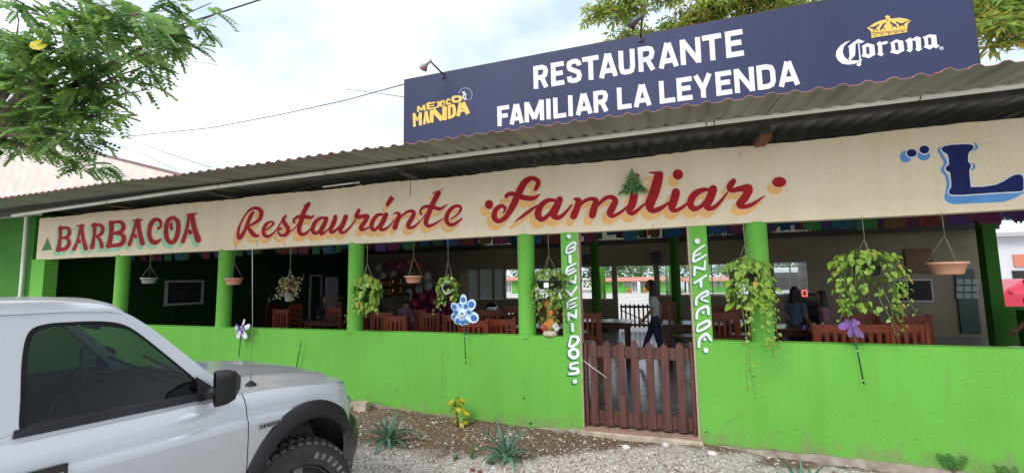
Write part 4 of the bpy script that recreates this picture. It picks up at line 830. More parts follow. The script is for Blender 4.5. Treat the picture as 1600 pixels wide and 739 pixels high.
for k in range(41): x = -.9 + .045 * k; vs += [(x, .05 * math.sin(k * 1.3), 0), (x, .04 * math.sin(k * 1.3), 1.35)]
mb.add(vs, [(2 * k, 2 * k + 2, 2 * k + 3, 2 * k + 1) for k in range(40)], smooth=True); mb.build('cloth', mat('magenta cloth', (.22, .01, .09), .6), t); MB().box(-.92, .92, -.01, .01, 1.35, 1.38).build('rod', m_dark2, t)

# ================================================================ LEAVES AND PLANTS
def heart(n=5, L=1., W=.8, fold=.12, droop=.25):
    """heart shaped pothos leaf, base at the origin, tip along +Y, facing +Z"""
    prof = [(0, 0.), (.10, .62), (.30, 1.), (.55, .82), (.8, .42), (1., 0.)]
    V = []; F = []
    for t, w_ in prof:
        z = -droop * t * t; hw = W / 2 * w_
        V += [(-hw, t * L - (.08 if 0 < t < .2 else 0), z + fold * w_ * .5), (0, t * L, z), (hw, t * L - (.08 if 0 < t < .2 else 0), z + fold * w_ * .5)]
    for i in range(len(prof) - 1):
        a = i * 3; F += [(a, a + 1, a + 4, a + 3), (a + 1, a + 2, a + 5, a + 4)]
    return V, F
hv, hf = heart(); 
hv2, hf2 = heart(W=.58, fold=.28, droop=.5)
def leafme(m, name='leaf', alt=False):
    mb = MB(); mb.add(hv2 if alt else hv, hf, smooth=True); return mb.mesh(name, m)
m_po = [leafmat('pothos lime', (.22, .38, .03), (.33, .47, .06), .4), leafmat('pothos green', (.11, .27, .03), (.22, .38, .05), .4), leafmat('pothos pale', (.42, .50, .12), (.30, .44, .06), .3)]
hm = [leafme(m) for m in m_po]; hm = hm + [leafme(m, alt=True) for m in m_po[:2]] + [hm[0]]
m_podk = [leafmat('pothos dark', (.10, .22, .03), (.20, .32, .04), .3), leafmat('pothos mid', (.16, .30, .05), (.32, .40, .08), .3)]
m_dead = leafmat('dying leaf', (.42, .26, .05), (.50, .40, .08), .3); hmd = [leafme(m) for m in m_podk]
def orient(nrm, tipdir):
    z = Vector(nrm).normalized(); y = Vector(tipdir); y = (y - z * y.dot(z)); y = y.normalized() if y.length > 1e-3 else z.orthogonal().normalized(); x = y.cross(z)
    return Matrix((x, y, z)).transposed().to_euler()
def potmesh(r, h, m, name='pot'):
    mb = MB(); mb.lathe([(0, 0), (r * .70, 0), (r * .76, .01), (r * .94, h * .80), (r * 1.04, h * .82), (r * 1.06, h), (r * .96, h), (r * .9, h * .78), (0, h * .72)], n=24); return mb.mesh(name, m)
def hanger(t, top, r, zr, n=3):
    """thin wires from the hook down to the pot rim; local coordinates"""
    kn = top * .52 + zr * .48 if top - zr > .35 else top - .06
    MB().tube([(0, 0, top), (0.004, 0, kn)], .0028, 5).build('hanger_wire', m_wire, t)
    for k in range(n):
        a = 2 * PI * k / n + .5; MB().tube([(0, 0, kn), (r * .5 * math.cos(a), r * .5 * math.sin(a), (kn + zr) / 2), (r * math.cos(a), r * math.sin(a), zr)], .002, 4).build('hanger_wire', m_wire, t)
YH = -.03
def hang_at(px, py, Y=-.05): return P(px, py, Y)
def pot_plant(px, pyrim, label, Y=-.04, r=.13, h=.11, m=m_terra, topy=None, cat='hanging planter', group='planters hanging in the openings'):
    p = P(px, pyrim, Y); t = empty('hanging_pot', (p.x, Y, p.z - h), label, cat, group); link('pot', potmesh(r, h, m), t)
    hanger(t, (BB + .02 if Y > -.0 else BB + .01) - (p.z - h), r, h); return t, p
def pothos(px, pyrim, label, spread, height, n, mats, trails, seed, Y=-.16, lsize=(.045, .075), m=m_dark, r=.11, h=.10, down=.35, ellc=0.):
    random.seed(seed); p = P(px, pyrim, Y); t = empty('hanging_pothos', (p.x, Y, p.z - h), label, 'potted plant', 'leafy pothos hanging in the openings')
    link('pot', potmesh(r, h, m), t); hanger(t, BB + .0 - (p.z - h), r, h)
    cnt = 0
    dead = leafme(m_dead, alt=True)
    def put(q, nrm, tip, s):
        link('leaf', dead if random.random() < .05 else random.choice(mats), t, q, orient(nrm, tip), (s, s * random.uniform(.9, 1.15), s))
    vines = MB()
    for i in range(n):
        # points on a drooping dome that spills over the rim
        a = random.uniform(0, 2 * PI); u = random.random()
        if u < .38: rr = spread * math.sqrt(random.random()) * .85; z = h + .03 + .10 * (1 - rr / spread) + random.uniform(-.02, .04)
        else:
            z = h + .04 - (height) * ((u - .38) / .62) ** 1.15; k = (h - z) / height; rr = spread * (1 - .35 * max(0, k)) * random.uniform(.72, 1.05)
        q = Vector((rr * math.cos(a) + ellc * max(0, h - z), rr * math.sin(a) * .62, z)); q.y = min(q.y, .10) if Y > -.2 else q.y
        out = Vector((math.cos(a), math.sin(a), 0)); nrm = out * .55 + Vector((0, -.35, .75)) + Vector([random.uniform(-.45, .45) for _ in range(3)]); tip = out * .6 + Vector((random.uniform(-.6, .6), -.35, -.38))
        put(q, nrm, tip, random.uniform(*lsize) * random.choice((1.0, 1.25, 1.4, 1.5)))
        if i % 3 == 0: vines.tube([(q.x * .25, q.y * .25, h), (q.x * .8, q.y * .8, max(q.z, h) + .02), tuple(q)], .0025, 4)
    for (dx, ztop, zend, lf, sway) in trails:
        pts = []; k = 10
        for i in range(k + 1):
            s_ = i / k; pts.append((dx + sway * s_ * s_ + .012 * math.sin(s_ * 9 + dx * 50), -.06 - .03 * math.sin(s_ * 3), ztop + (zend - ztop) * s_))
        vines.tube(pts, [.004 - .002 * i / k for i in range(k + 1)], 5)
        for i in range(lf):
            s_ = (i + .5) / lf; j = min(k - 1, int(s_ * k)); a = Vector(pts[j]).lerp(Vector(pts[j + 1]), s_ * k - j); sd_ = 1 if i % 2 else -1
            put(a + Vector((sd_ * .012, -.008, 0)), Vector((sd_ * .3, -.75, .5)) + Vector([random.uniform(-.3, .3) for _ in range(3)]), Vector((sd_ * .8, -.1, -.7)), random.uniform(*lsize) * (1.05 - .5 * s_))
    vines.build('vine', m_vine, t); return t
pothos(573, 448, 'round lime green pothos hanging over the third round column', .20, .36, 215, hm, [(-.17, .0, -.36, 9, -.10), (-.13, .02, -.30, 8, -.02), (.04, -.1, -.28, 6, .0)], 3, lsize=(.04, .062))
pothos(1166, 425, 'large lime pothos with long bare trailing stems right of the gate', .225, .38, 200, hm, [(-.06, 0, -1.02, 12, -.0), (-.04, 0, -1.08, 5, .03), (.10, .02, -.70, 18, .06), (.15, .05, -.62, 20, .08), (.12, .02, -.66, 16, .04), (.18, -.1, -.5, 10, .05), (.02, .0, -.55, 7, -.06), (.2, .1, -.32, 9, .03)], 5, lsize=(.038, .066), Y=-.22)
x0_ = P(1154, 590, -.25); x1_ = P(1132, 610, -.25)
pothos(1354, 414, 'wide bushy pothos hanging in the right window', .30, .46, 215, hm, [(-.24, 0, -.42, 9, -.03), (-.2, 0, -.36, 8, .02), (.16, 0, -.46, 10, .05), (.24, .03, -.36, 9, .05), (.05, -.1, -.56, 4, .12), (.09, -.1, -.52, 4, .10)], 8, lsize=(.034, .056), Y=-.12)
t = pothos(700, 445, 'small loose pothos with loops of pale stem in the middle window', .15, .28, 95, hmd + [hm[2]], [(-.09, 0, -.28, 6, -.10), (-.05, .02, -.22, 6, -.03)], 11, Y=-.06, lsize=(.034, .052), r=.08, h=.09)
for k, (dx, r_) in enumerate(((.03, .085), (.06, .07))):
    o = MB().tube([(dx + r_ * math.cos(a), -.12 - .01 * k, .06 + r_ * 1.05 * math.sin(a)) for a in [2 * PI * i / 20 * .8 + k for i in range(21)]], .0035, 6).build('stem_loop', m_pvc if k else m_vine, t)
t = pothos(858, 438, 'black planter of dark trailing pothos hanging left of the gate', .21, .34, 130, hmd + [hm[1]], [(-.20, 0, -.36, 9, .0), (-.12, 0, -.42, 10, .03), (.16, 0, -.36, 9, .05), (.2, .03, -.5, 8, .02), (.1, 0, -.42, 9, .0)], 13, Y=-.05, lsize=(.035, .06), r=.155, h=.10)
MB().box(-.02, .035, -.168, -.160, .02, .075).build('price_tag', m_white, t)
# empty terracotta bowls
def bowl(px, pyrim, r, label, Y=-.03, m=m_terra):
    t, p = pot_plant(px, pyrim, label, Y, r, r * .82, m)
    MB().lathe([(0, r * .62), (r * .85, r * .62)], n=16).build('soil', mat('soil', (.05, .03, .02), .95), t)
    for k in range(4): a = k * 1.7; MB().tube([(0, 0, r * .5), (r * .4 * math.cos(a), r * .4 * math.sin(a), r * .8), (r * .9 * math.cos(a), r * .9 * math.sin(a), r * .78)], .003, 4).build('dry_stem', m_brown, t)
bowl(365, 434.5, .125, 'empty terracotta bowl hanging beside the second round column'); bowl(646, 431, .115, 'empty terracotta bowl hanging in front of the balloons', Y=.1); bowl(1480, 409.5, .135, 'terracotta bowl hanging in the right window beside the brown board', Y=-.02)
bowl(233, 434, .12, 'dull white bowl hanging in the second bay from the left', Y=.15, m=mat('dull white plastic', (.35, .35, .34), .5))
# dry plant in a pale pot
p = P(452, 460, -.02); t = empty('dry_hanging_plant', (p.x, -.02, p.z - .10), 'dry straggly plant in a pale pot hanging in the third bay', 'potted plant', 'planters hanging in the openings')
link('pot', potmesh(.065, .11, mat('blue white pot', (.20, .24, .27), .6)), t); hanger(t, BB - (p.z - .10), .085, .13)
random.seed(21); mb = MB(); lv = []
drm = [leafme(leafmat('dry leaf', (.36, .24, .16), (.48, .38, .22), .4)), leafme(leafmat('pale leaf', (.42, .44, .20), (.30, .34, .12), .4))]
for k in range(70):
    a = random.uniform(0, 2 * PI); r_ = random.uniform(.05, .23); z = random.uniform(.02, .36); q = (r_ * math.cos(a) + .02, r_ * math.sin(a) * .6 - .02, z); mb.tube([(0, 0, .12), (q[0] * .4, q[1] * .4, z * .7 + .1), q], .0028, 4)
    for j in range(3): link('leaf', drm[1 if z < .12 else 0 if random.random() < .8 else 1], t, (q[0] + random.uniform(-.03, .03), q[1] + random.uniform(-.03, .03), q[2] + random.uniform(-.03, .03)), (random.uniform(-1, 1), random.uniform(-1, 1), random.uniform(0, 6)), (.034,) * 3)
mb.build('stem', m_brown, t)
# vase with flowers on the sill
p = P(860, 525, .06); V_ = empty('flower_vase', (p.x, .06, SILL + .001), 'tall vase overgrown with orange flowers standing on the green sill', 'flower vase')
MB().lathe([(0, 0), (.085, 0), (.09, .03), (.075, .06), (0, .06)], n=16).build('stone_base', mat('pale crust', (.52, .45, .34), .9, .2, 30, .6), V_)
MB().lathe([(0, .06), (.05, .06), (.06, .12), (.045, .22), (.035, .34), (.05, .42), (.045, .42), (0, .38)], n=16).build('vase', mat('mottled vase', (.55, .30, .06), .4, col2=(.12, .12, .04), scale=9), V_)
m_fl = [leafme(leafmat('orange petal', (.75, .22, .02), (.80, .34, .03), .3), 'petal'), leafme(leafmat('red petal', (.55, .04, .02), (.6, .08, .03), .3), 'petal'), leafme(leafmat('white petal', (.7, .7, .66), (.8, .8, .76), .2), 'petal')]
random.seed(4)
for (fx, fz, k) in ((-.03, .14, 0), (.03, .17, 0), (-.06, .10, 1), (.02, .27, 0), (-.02, .37, 0), (.0, .36, 0), (-.055, .12, 1), (.09, .10, 2), (.07, .13, 2)):
    for j in range(6): link('petal', m_fl[k], V_, (fx, -.06, fz), orient((random.uniform(-.3, .3), -1, .3), (math.cos(j * 1.05), 0, math.sin(j * 1.05))), (.045,) * 3)
for j in range(60): a = random.uniform(0, 2 * PI); z = random.uniform(.07, .48); link('leaf', random.choice(hmd), V_, (.075 * math.cos(a) * random.uniform(.7, 1.5), .06 * math.sin(a), z), orient((math.cos(a), math.sin(a), .5), (random.uniform(-1, 1), 0, -.6)), (random.uniform(.03, .05),) * 3)

# ---- agaves and bed plants
m_ag = leafmat('agave blue green', (.10, .22, .14), (.16, .30, .20), .35, .1, .5)
def blade(L, W, bend, th=.35):
    mb = MB(); n = 9; vs = []
    for i in range(n + 1):
        t = i / n; w_ = W * (.62 + 1.1 * t - 1.72 * t ** 1.7) if t < 1 else 0; w_ = max(w_, .001); a = bend * t * t
        y = L * t * math.cos(a * .55); z = -L * t * math.sin(a * .55); d = w_ * th
        vs += [(-w_ / 2, y, z + d), (0, y, z), (w_ / 2, y, z + d), (0, y, z - .12 * w_)]
    mb.add(vs, [(i * 4 + a, i * 4 + b, i * 4 + 4 + b, i * 4 + 4 + a) for i in range(n) for a, b in ((0, 1), (1, 2), (2, 3), (3, 0))], smooth=True); return mb.mesh('leaf', m_ag)
bl = [blade(1, .16, .3), blade(1, .19, 1.2), blade(1, .21, 2.2)]
def agave(px, py, size, label, seed, n=20):
    random.seed(seed); p = G(px, py, .0); z = float(hground(np.array(p.x), np.array(p.y))); t = empty('agave', (p.x, p.y, z - .01), label, 'agave', 'agaves planted in the soil bed')
    MB().lathe([(0, .10), (.03, .09), (.045, .0), (0, -.02)], n=10).build('stem', m_ag, t)
    for i in range(n):
        k = i / n; a = i * 2.399 + random.uniform(-.2, .2); el = R(82 - 78 * k ** .8 + random.uniform(-7, 7)); s = size * random.uniform(.8, 1.1) * (.9 + .25 * math.sin(k * PI) - .15 * k)
        link('leaf', bl[0 if k < .4 else (1 if k < .7 else 2)], t, (0, 0, .05 - .03 * k), Euler((el, 0, a), 'XYZ'), (s, s, s))
    return t
agave(606, 694, .36, 'blue green agave nearest the parked truck', 31, 22)
agave(790, 722, .36, 'blue green agave in the middle of the soil bed', 32, 19)
agave(1257, 768, .30, 'agave cut by the lower picture edge right of the gate', 33, 14)
# yellow croton
p = G(716, 668, .0); t = empty('croton', (p.x, p.y, .0), 'small yellow and green croton against the green wall', 'shrub')
cm = [leafme(leafmat('croton yellow', (.70, .55, .03), (.55, .50, .03), .3)), leafme(leafmat('croton green', (.10, .24, .03), (.20, .34, .03), .3))]
MB().tube([(0, 0, 0), (-.02, 0, .12), (-.03, 0, .30)], .01, 6).tube([(0, 0, .02), (.04, 0, .14)], .008, 6).build('stem', m_brown, t); random.seed(9)
for i in range(85):
    k = random.random(); c = Vector((-.03, 0, .27)) if k < .6 else Vector((.04, -.0, .13)); a = random.uniform(0, 2 * PI); q = c + Vector((.06 * math.cos(a) * random.random(), .05 * math.sin(a) * random.random(), random.uniform(-.06, .06)))
    o = link('leaf', cm[0 if random.random() < .55 else 1], t, q, orient((math.cos(a) * .5, math.sin(a) * .5 - .4, .8), (math.cos(a), math.sin(a), .5)), (.05, .075, .05))
# grass tufts and seedlings
def tuft(px, py, n, h, label, m, cat='weed', lean=.5, seed=1, wdt=.012):
    random.seed(seed); p = G(px, py, 0.); z = float(hground(np.array(p.x), np.array(p.y))); mb = MB()
    for i in range(n):
        a = random.uniform(0, 2 * PI); L = h * random.uniform(.6, 1.1); le = lean * random.uniform(.3, 1); pts = []; b0 = Vector((random.uniform(-.02, .02), random.uniform(-.02, .02), 0))
        for j in range(5): s_ = j / 4; pts.append(b0 + Vector((math.cos(a) * le * L * s_ ** 1.6, math.sin(a) * le * L * s_ ** 1.6, L * s_ * (1 - .25 * le * s_))))
        q = Vector((-math.sin(a), math.cos(a), 0)); vs = []
        for j, pt in enumerate(pts): ww = wdt * (1 - j / 4.3); vs += [pt - q * ww / 2, pt + q * ww / 2]
        mb.add(vs, [(2 * j, 2 * j + 1, 2 * j + 3, 2 * j + 2) for j in range(4)], smooth=True)
    o = mb.build('grass_tuft', m); o.location = (p.x, p.y, z); return tag(o, label, cat)
m_gr = leafmat('grass blade', (.16, .28, .10), (.24, .34, .14), .4)
tuft(737, 716, 16, .17, 'pale narrow leaved tuft between the two left agaves', m_gr, seed=2); tuft(712, 716, 22, .08, 'low green weeds left of the narrow leaved tuft', m_gr, lean=1, seed=3); tuft(768, 726, 26, .07, 'low weeds at the foot of the middle agave', m_gr, lean=1, seed=4); tuft(700, 700, 10, .06, 'tiny sprout in the soil behind the low weeds', m_gr, seed=5)
tuft(655, 688, 8, .05, 'tiny sprout right of the agave nearest the truck', m_gr, seed=6); tuft(737, 664, 9, .09, 'grey green seedling right of the croton', m_gr, seed=7)
m_sd = leafmat('seedling green', (.06, .18, .04), (.10, .24, .05), .3)
def seedling(px, py, h, label, seed):
    random.seed(seed); p = G(px, py, -.03); t = empty('seedling', (p.x, p.y, -.04), label, 'seedling', 'seedlings against the foot of the wall'); sm = leafme(m_sd); mb = MB()
    for b in range(3):
        d = Vector(((b - 1) * .45 + random.uniform(-.1, .1), -.1, 1)) * h; mb.tube([(0, 0, 0), tuple(d * .5), tuple(d)], .003, 4)
        for i in range(8):
            s_ = .35 + .65 * i / 8; link('leaf', sm, t, d * s_, orient((random.uniform(-.4, .4), -.7, .7), ((-1) ** i, -.2, .2)), (h * .22,) * 3)
    mb.build('stem', m_vine, t)
seedling(1490, 738, .17, 'thin green seedling against the wall near the right picture edge', 1); seedling(1572, 755, .16, 'rounder seedling at the lower right corner by the wall', 2)
# pale rocks and the loose concrete block
random.seed(12)
def rock(px, py, s, label, m):
    p = G(px, py, 0.); z = float(hground(np.array(p.x), np.array(p.y))); bm = bmesh.new(); bmesh.ops.create_icosphere(bm, subdivisions=2, radius=s)
    for v in bm.verts: v.co = Vector((v.co.x * 1.3, v.co.y, v.co.z * .75)) * random.uniform(.82, 1.15)
    me = bpy.data.meshes.new('rock'); bm.to_mesh(me); bm.free(); me.materials.append(m); o = link('rock', me, None, (p.x, p.y, z + s * .35)); return tag(o, label, 'rock', 'loose rocks at the foot of the wall')
for a in [(978, 697, .032, 'pale rock just below the middle of the concrete step', m_st[0]), (1040, 694, .03, 'pale rock at the right half of the concrete step', m_st[0]), (1052, 690, .025, 'smaller pale rock beside the right end of the step', m_st[0]), (1112, 708, .035, 'pale rock under the wall right of the step', m_st[0]), (723, 708, .025, 'brownish round stone left of the narrow leaved tuft', m_st[2]), (575, 706, .03, 'flat stone in front of the truck bumper', m_st[1]), (738, 734, .018, 'small red stone at the lower edge below the tuft', mat('red stone', (.18, .05, .035), .8)), (750, 738, .018, 'small red stone at the lower edge right of its twin', mat('red stone', (.18, .05, .035), .8)), (845, 662, .03, 'crumbled plaster lump left of the gate', m_st[1]), (822, 660, .03, 'crumbled plaster lump behind the middle agave', m_st[1])]: rock(*a)
p = P(567, 640, -.1); o = bevel(MB().box(-.09, .09, -.06, .06, -.05, .10).build('concrete_block', m_conc), .008, 1); o.location = (p.x, -.12, .05); o.rotation_euler = (0, 0, .1); tag(o, 'pale concrete block at the wall foot behind the truck bumper', 'block')

# ---- garden pinwheels stuck before the wall
def petal_disc(mb, c, L, W, a, tilt, mi, y):
    n = 14; d = Vector((math.cos(a), 0, math.sin(a))); q = Vector((-d.z, 0, d.x)); vs = []
    for k in range(n):
        t = 2 * PI * k / n; u = (1 - math.cos(t)) / 2; ww = W / 2 * math.sin(t) * (.55 + .55 * u); vs.append(c + d * L * u + q * ww + Vector((0, y + tilt * ww, 0)))
    for sgn in (0, .003): mb.add([v + Vector((0, sgn, 0)) for v in vs], [tuple(range(n))], mi)
def pinwheel(px, py, pyend, pxend, label, kind):
    Y = -.10; p = P(px, py, Y); e = P(pxend, pyend, Y); t = empty('pinwheel', (p.x, Y, p.z), label, 'pinwheel'); d = e - p
    z0 = 0; m_b = mat('pinwheel ' + kind, {'b': (.55, .68, .80), 'p': (.16, .06, .30), 's': (.62, .60, .66)}[kind], .4, .1, 30); m_w = mat('pinwheel pale ' + kind, (.68, .68, .76), .4, .25, 60); m_d = mat('pinwheel dots', (.03, .15, .42), .4)
    if kind == 'b':
        for k, (a, L, W) in enumerate([(88, .23, .12), (42, .22, .15), (-20, .22, .15), (-62, .15, .12), (-92, .15, .11), (-125, .16, .12), (-158, .17, .12), (172, .13, .10), (145, .19, .12), (118, .14, .11), (62, .13, .11), (8, .12, .10)]):
            mb = MB(); petal_disc(mb, Vector((0, 0, 0)), L, W, R(a), .2, 0, -.01 - .004 * (k % 3)); o = mb.build('petal', m_b, t)
            mb = MB(); c = Vector((math.cos(R(a)) * L * .72, -.022 - .004 * (k % 3), math.sin(R(a)) * L * .72)); mb.lathe([(0, -.002), (W * .26, 0)], c, 12, axis='y'); mb.build('petal_dot', m_d, o)
        MB().lathe([(0, -.04), (.05, -.036), (.055, -.03), (0, -.02)], n=16, axis='y').build('hub', mat('hub pale blue', (.6, .75, .8), .4), t); MB().lathe([(0, -.046), (.014, -.044), (.014, -.04)], n=12, axis='y').build('hub_dot', m_d, t)
    elif kind == 'p':
        for k, (a, L, W, c) in enumerate([(70, .17, .055, 1), (22, .19, .085, 1), (-45, .17, .08, 1), (-115, .14, .07, 1), (150, .14, .07, 0), (65, .09, .06, 0), (10, .09, .06, 0), (-60, .08, .06, 0), (-100, .10, .06, 0), (-150, .11, .055, 0)]):
            mb = MB(); petal_disc(mb, Vector((0, 0, 0)), L, W, R(a), .2, 0, -.01 - .004 * (k % 4)); o = mb.build('petal', m_w if c else m_b, t)
            if not c:
                mb = MB()
                for j in range(3): mb.lathe([(0, -.002), (.008, 0)], (math.cos(R(a)) * L * (.4 + .2 * j) + .008 * (-1) ** j, -.030 - .004 * (k % 4), math.sin(R(a)) * L * (.4 + .2 * j)), 8, axis='y')
                mb.build('petal_dots', m_white, o)
        MB().lathe([(0, -.05), (.03, -.045), (.032, -.04)], (-.06, 0, .02), 12, axis='y').build('hub', mat('hub blue white', (.5, .62, .75), .3), t)
    else:
        for k, (a, L, W) in enumerate([(200, .12, .08), (160, .07, .06), (-105, .13, .06), (-70, .13, .06), (60, .05, .04), (-60, .15, .05), (10, .06, .05)]):
            mb = MB(); petal_disc(mb, Vector((0, 0, 0)), L, W, R(a), .2, 0, -.01 - .004 * (k % 4)); mb.build('ribbon', mat('purple ribbon', (.16, .08, .26), .35, .3, 20) if k else mat('purple cloth', (.26, .12, .42), .35, .2, 30), t)
    m_stick = mat('dark green stick', (.01, .06, .03), .4)
    MB().tube([(0, .01, 0), tuple(d * .5), tuple(d)], .006, 6).build('stick', m_stick, t)
    for s_ in (.45, .93): MB().tube([tuple(d * s_), tuple(d * (s_ + .012))], .008, 6).build('stick_ring', m_white, t)
    if kind == 'p': MB().tube([(0, .012, 0), (-.05, .012, -.2)], .005, 6).build('stick', m_stick, t)
pinwheel(724, 489, 568, 728, 'blue and white petalled pinwheel on a dark stick before the middle window', 'b')
pinwheel(378, 515, 558, 373, 'purple and white dotted pinwheel before the wall above the truck bonnet', 'p')
pinwheel(1331, 505, 600, 1350, 'purple ribbon pinwheel on a dark stick below the wide pothos', 's')
a = P(471, 533, -.06); c = P(463, 574, -.06); tag(MB().tube([a, c], .006, 6).build('garden_stick', mat('dark green stick', (.01, .07, .03), .4)), 'dark green stick leaning on the wall behind the truck bonnet', 'stick')
# leafy triangle glued over the red word
c0, c1, c2 = P(986, 266, -.05), P(967, 303, -.05), P(1012, 302, -.05); t = empty('leaf_decoration', ((c1.x + c2.x) / 2, -.05, c1.z), 'green triangular sprig decoration stuck on the red painted word', 'decoration')
random.seed(6); sp = leafme(leafmat('sprig green', (.08, .22, .05), (.24, .42, .12), .7)); W_ = (c2.x - c1.x) / 2; Hh = c0.z - c1.z
MB().add([(-W_ * .9, .02, .01), (W_ * .9, .02, .01), (0, .02, Hh * .95), (-W_ * .8, -.01, .01), (W_ * .8, -.01, .01), (0, -.01, Hh * .9)], [(0, 2, 1), (3, 4, 5), (0, 1, 4, 3), (1, 2, 5, 4), (2, 0, 3, 5)]).build('backing', mat('dark green backing', (.02, .08, .02), .8), t)
for i in range(150):
    v = random.random() ** 1.3; u = random.uniform(-1, 1) * (1 - v) * 1.02; link('leaf', sp, t, (u * W_, random.uniform(-.03, -.012), v * Hh + random.uniform(-.01, .01)), orient((random.uniform(-.6, .6), -1, random.uniform(-.2, .6)), (u + random.uniform(-.8, .8), 0, -1)), (.022, .03, .03))

# ================================================================ TREES
def wpts(pts, seed, j=.05):
    random.seed(seed); return [Vector(p) + Vector([random.uniform(-j, j) for _ in range(3)]) for p in pts]
def frond_template(n=9, L=.30, lw=.012, ll=.055):
    """bipinnate looking leaf: a rachis with paired narrow leaflets; along +Y, drooping"""
    V = []; F = []
    for i in range(n):
        t = (i + 1) / n; y = L * t; z = -.10 * t * t * L / .3
        for s in (-1, 1):
            l = ll * (1 - .35 * abs(t - .45) * 1.6); b = len(V); dx = s * l; dy = l * .45
            V += [(0, y, z), (dx * .5 - s * 0 , y + dy * .5 - lw * .6, z - .006), (dx, y + dy, z - .018), (dx * .5, y + dy * .5 + lw * .6, z - .004)]
            F.append((b, b + 1, b + 2, b + 3))
    for a, c in ((0, .5), (.5, 1)):
        b = len(V); V += [(-.002, L * a, -.10 * a * a), (.002, L * a, -.10 * a * a), (.002, L * c, -.10 * c * c * L / .3), (-.002, L * c, -.10 * c * c * L / .3)]; F.append((b, b + 1, b + 2, b + 3))
    return np.array(V), np.array(F)
def inst(TV, TF, pos, yaw, pitch, roll, sc):
    n = len(pos); cy, sy = np.cos(yaw), np.sin(yaw); cp, sp_ = np.cos(pitch), np.sin(pitch); cr_, sr = np.cos(roll), np.sin(roll)
    Rz = np.zeros((n, 3, 3)); Rz[:, 0, 0] = cy; Rz[:, 0, 1] = -sy; Rz[:, 1, 0] = sy; Rz[:, 1, 1] = cy; Rz[:, 2, 2] = 1
    Rx = np.zeros((n, 3, 3)); Rx[:, 0, 0] = 1; Rx[:, 1, 1] = cp; Rx[:, 1, 2] = -sp_; Rx[:, 2, 1] = sp_; Rx[:, 2, 2] = cp
    Ry = np.zeros((n, 3, 3)); Ry[:, 0, 0] = cr_; Ry[:, 0, 2] = sr; Ry[:, 1, 1] = 1; Ry[:, 2, 0] = -sr; Ry[:, 2, 2] = cr_
    M = Rz @ Rx @ Ry; V = np.einsum('nij,vj->nvi', M, TV) * sc[:, None, None] + pos[:, None, :]
    F = TF[None] + (np.arange(n) * len(TV))[:, None, None]; return V.reshape(-1, 3), F.reshape(-1, TF.shape[1])
m_bark = mat('grey bark', (.14, .11, .085), .9, .3, 10, .8, 30)
m_fr = [leafmat('feathery leaf green', (.17, .31, .06), (.28, .43, .10), .6, .5), leafmat('feathery leaf light', (.20, .38, .12), (.28, .46, .14), .5, .5), leafmat('feathery leaf dark', (.05, .14, .035), (.09, .20, .05), .5, .45)]  # third tone is a darker green dealt to fronds at random
TR = empty('feathery_tree', (-8.6, -2.0, -.03), 'tree with feathery green leaves hanging over the roof at the upper left', 'tree')
def lo(o): o.location = (8.6, 2.0, .03); return o
random.seed(14); nprng = np.random.default_rng(14)
trunk = MB(); trunk.tube([(-8.6, -2.0, -.1), (-8.55, -2.05, 1.2), (-8.4, -2.0, 2.4), (-8.2, -2.1, 3.4)], [.24, .19, .16, .13], 12); lo(trunk.build('trunk', m_bark, TR))
# limbs toward places measured in the picture; Y = plane of each branch end
ends = [((330, 5), -1.9), ((300, 40), -1.9), ((240, 100), -1.9), ((205, 125), -1.8), ((215, 180), -1.8), ((150, 230), -1.75), ((130, 268), -1.7), ((60, 150), -1.9), ((50, 240), -1.75), ((20, 90), -2.1), ((120, 60), -2.1), ((180, 20), -2.2), ((90, 20), -2.3), ((30, 30), -2.4), ((20, 200), -1.8), ((100, 185), -1.85), ((140, 120), -2.0), ((250, 15), -2.1), ((345, 20), -1.6), ((290, 62), -1.8), ((235, 140), -1.7), ((170, 215), -1.7)]
limbs = MB(); tw = []; hub = Vector((-8.2, -2.1, 3.4))
for (px, py), Y in ends:
    e = P(px, py, Y); mid = hub.lerp(e, .5) + Vector((0, random.uniform(-.1, .1), .18)); q1 = hub.lerp(mid, .5) + Vector((0, 0, .12))
    pts = [hub, q1, mid, mid.lerp(e, .55) + Vector((0, random.uniform(-.06, .06), .05)), e]; limbs.tube(pts, [.06, .04, .022, .012, .004], 6)
    for k in range(11):
        s_ = random.uniform(.42, 1.0); seg = min(3, int(s_ * 4)); a = Vector(pts[seg]).lerp(Vector(pts[seg + 1]), s_ * 4 - seg); tdir = Vector((random.uniform(-.4, 1), random.uniform(-.8, .8), random.uniform(-.5, .5))).normalized(); b_ = a + tdir * random.uniform(.10, .34)
        limbs.tube([a, a.lerp(b_, .5) + Vector((0, 0, .02)), b_], [.006, .004, .002], 4); tw.append((a, b_))
lo(limbs.build('limb', m_bark, TR))
TV, TF = frond_template(6, .21, .044, .066)
pos = []; yaw = []
for a, b_ in tw:
    for k in range(5):
        s_ = random.uniform(.2, 1.05); q = a.lerp(b_, s_); pos.append(q + Vector([random.uniform(-.03, .03) for _ in range(3)])); d = b_ - a; yaw.append(math.atan2(-d.x, d.y) + random.uniform(-1.3, 1.3))
pos = np.array([tuple(p) for p in pos]); n = len(pos); Vv, Ff = inst(TV, TF, pos, np.array(yaw), nprng.uniform(-.9, .35, n), nprng.uniform(-.6, .6, n), nprng.uniform(.6, 1.15, n))
mi = np.repeat(nprng.choice(3, n, p=[.45, .35, .2]), len(TF)); o = link('foliage', npmesh('foliage', Vv, Ff, m_fr, mi), TR); lo(o); o['kind'] = 'stuff'
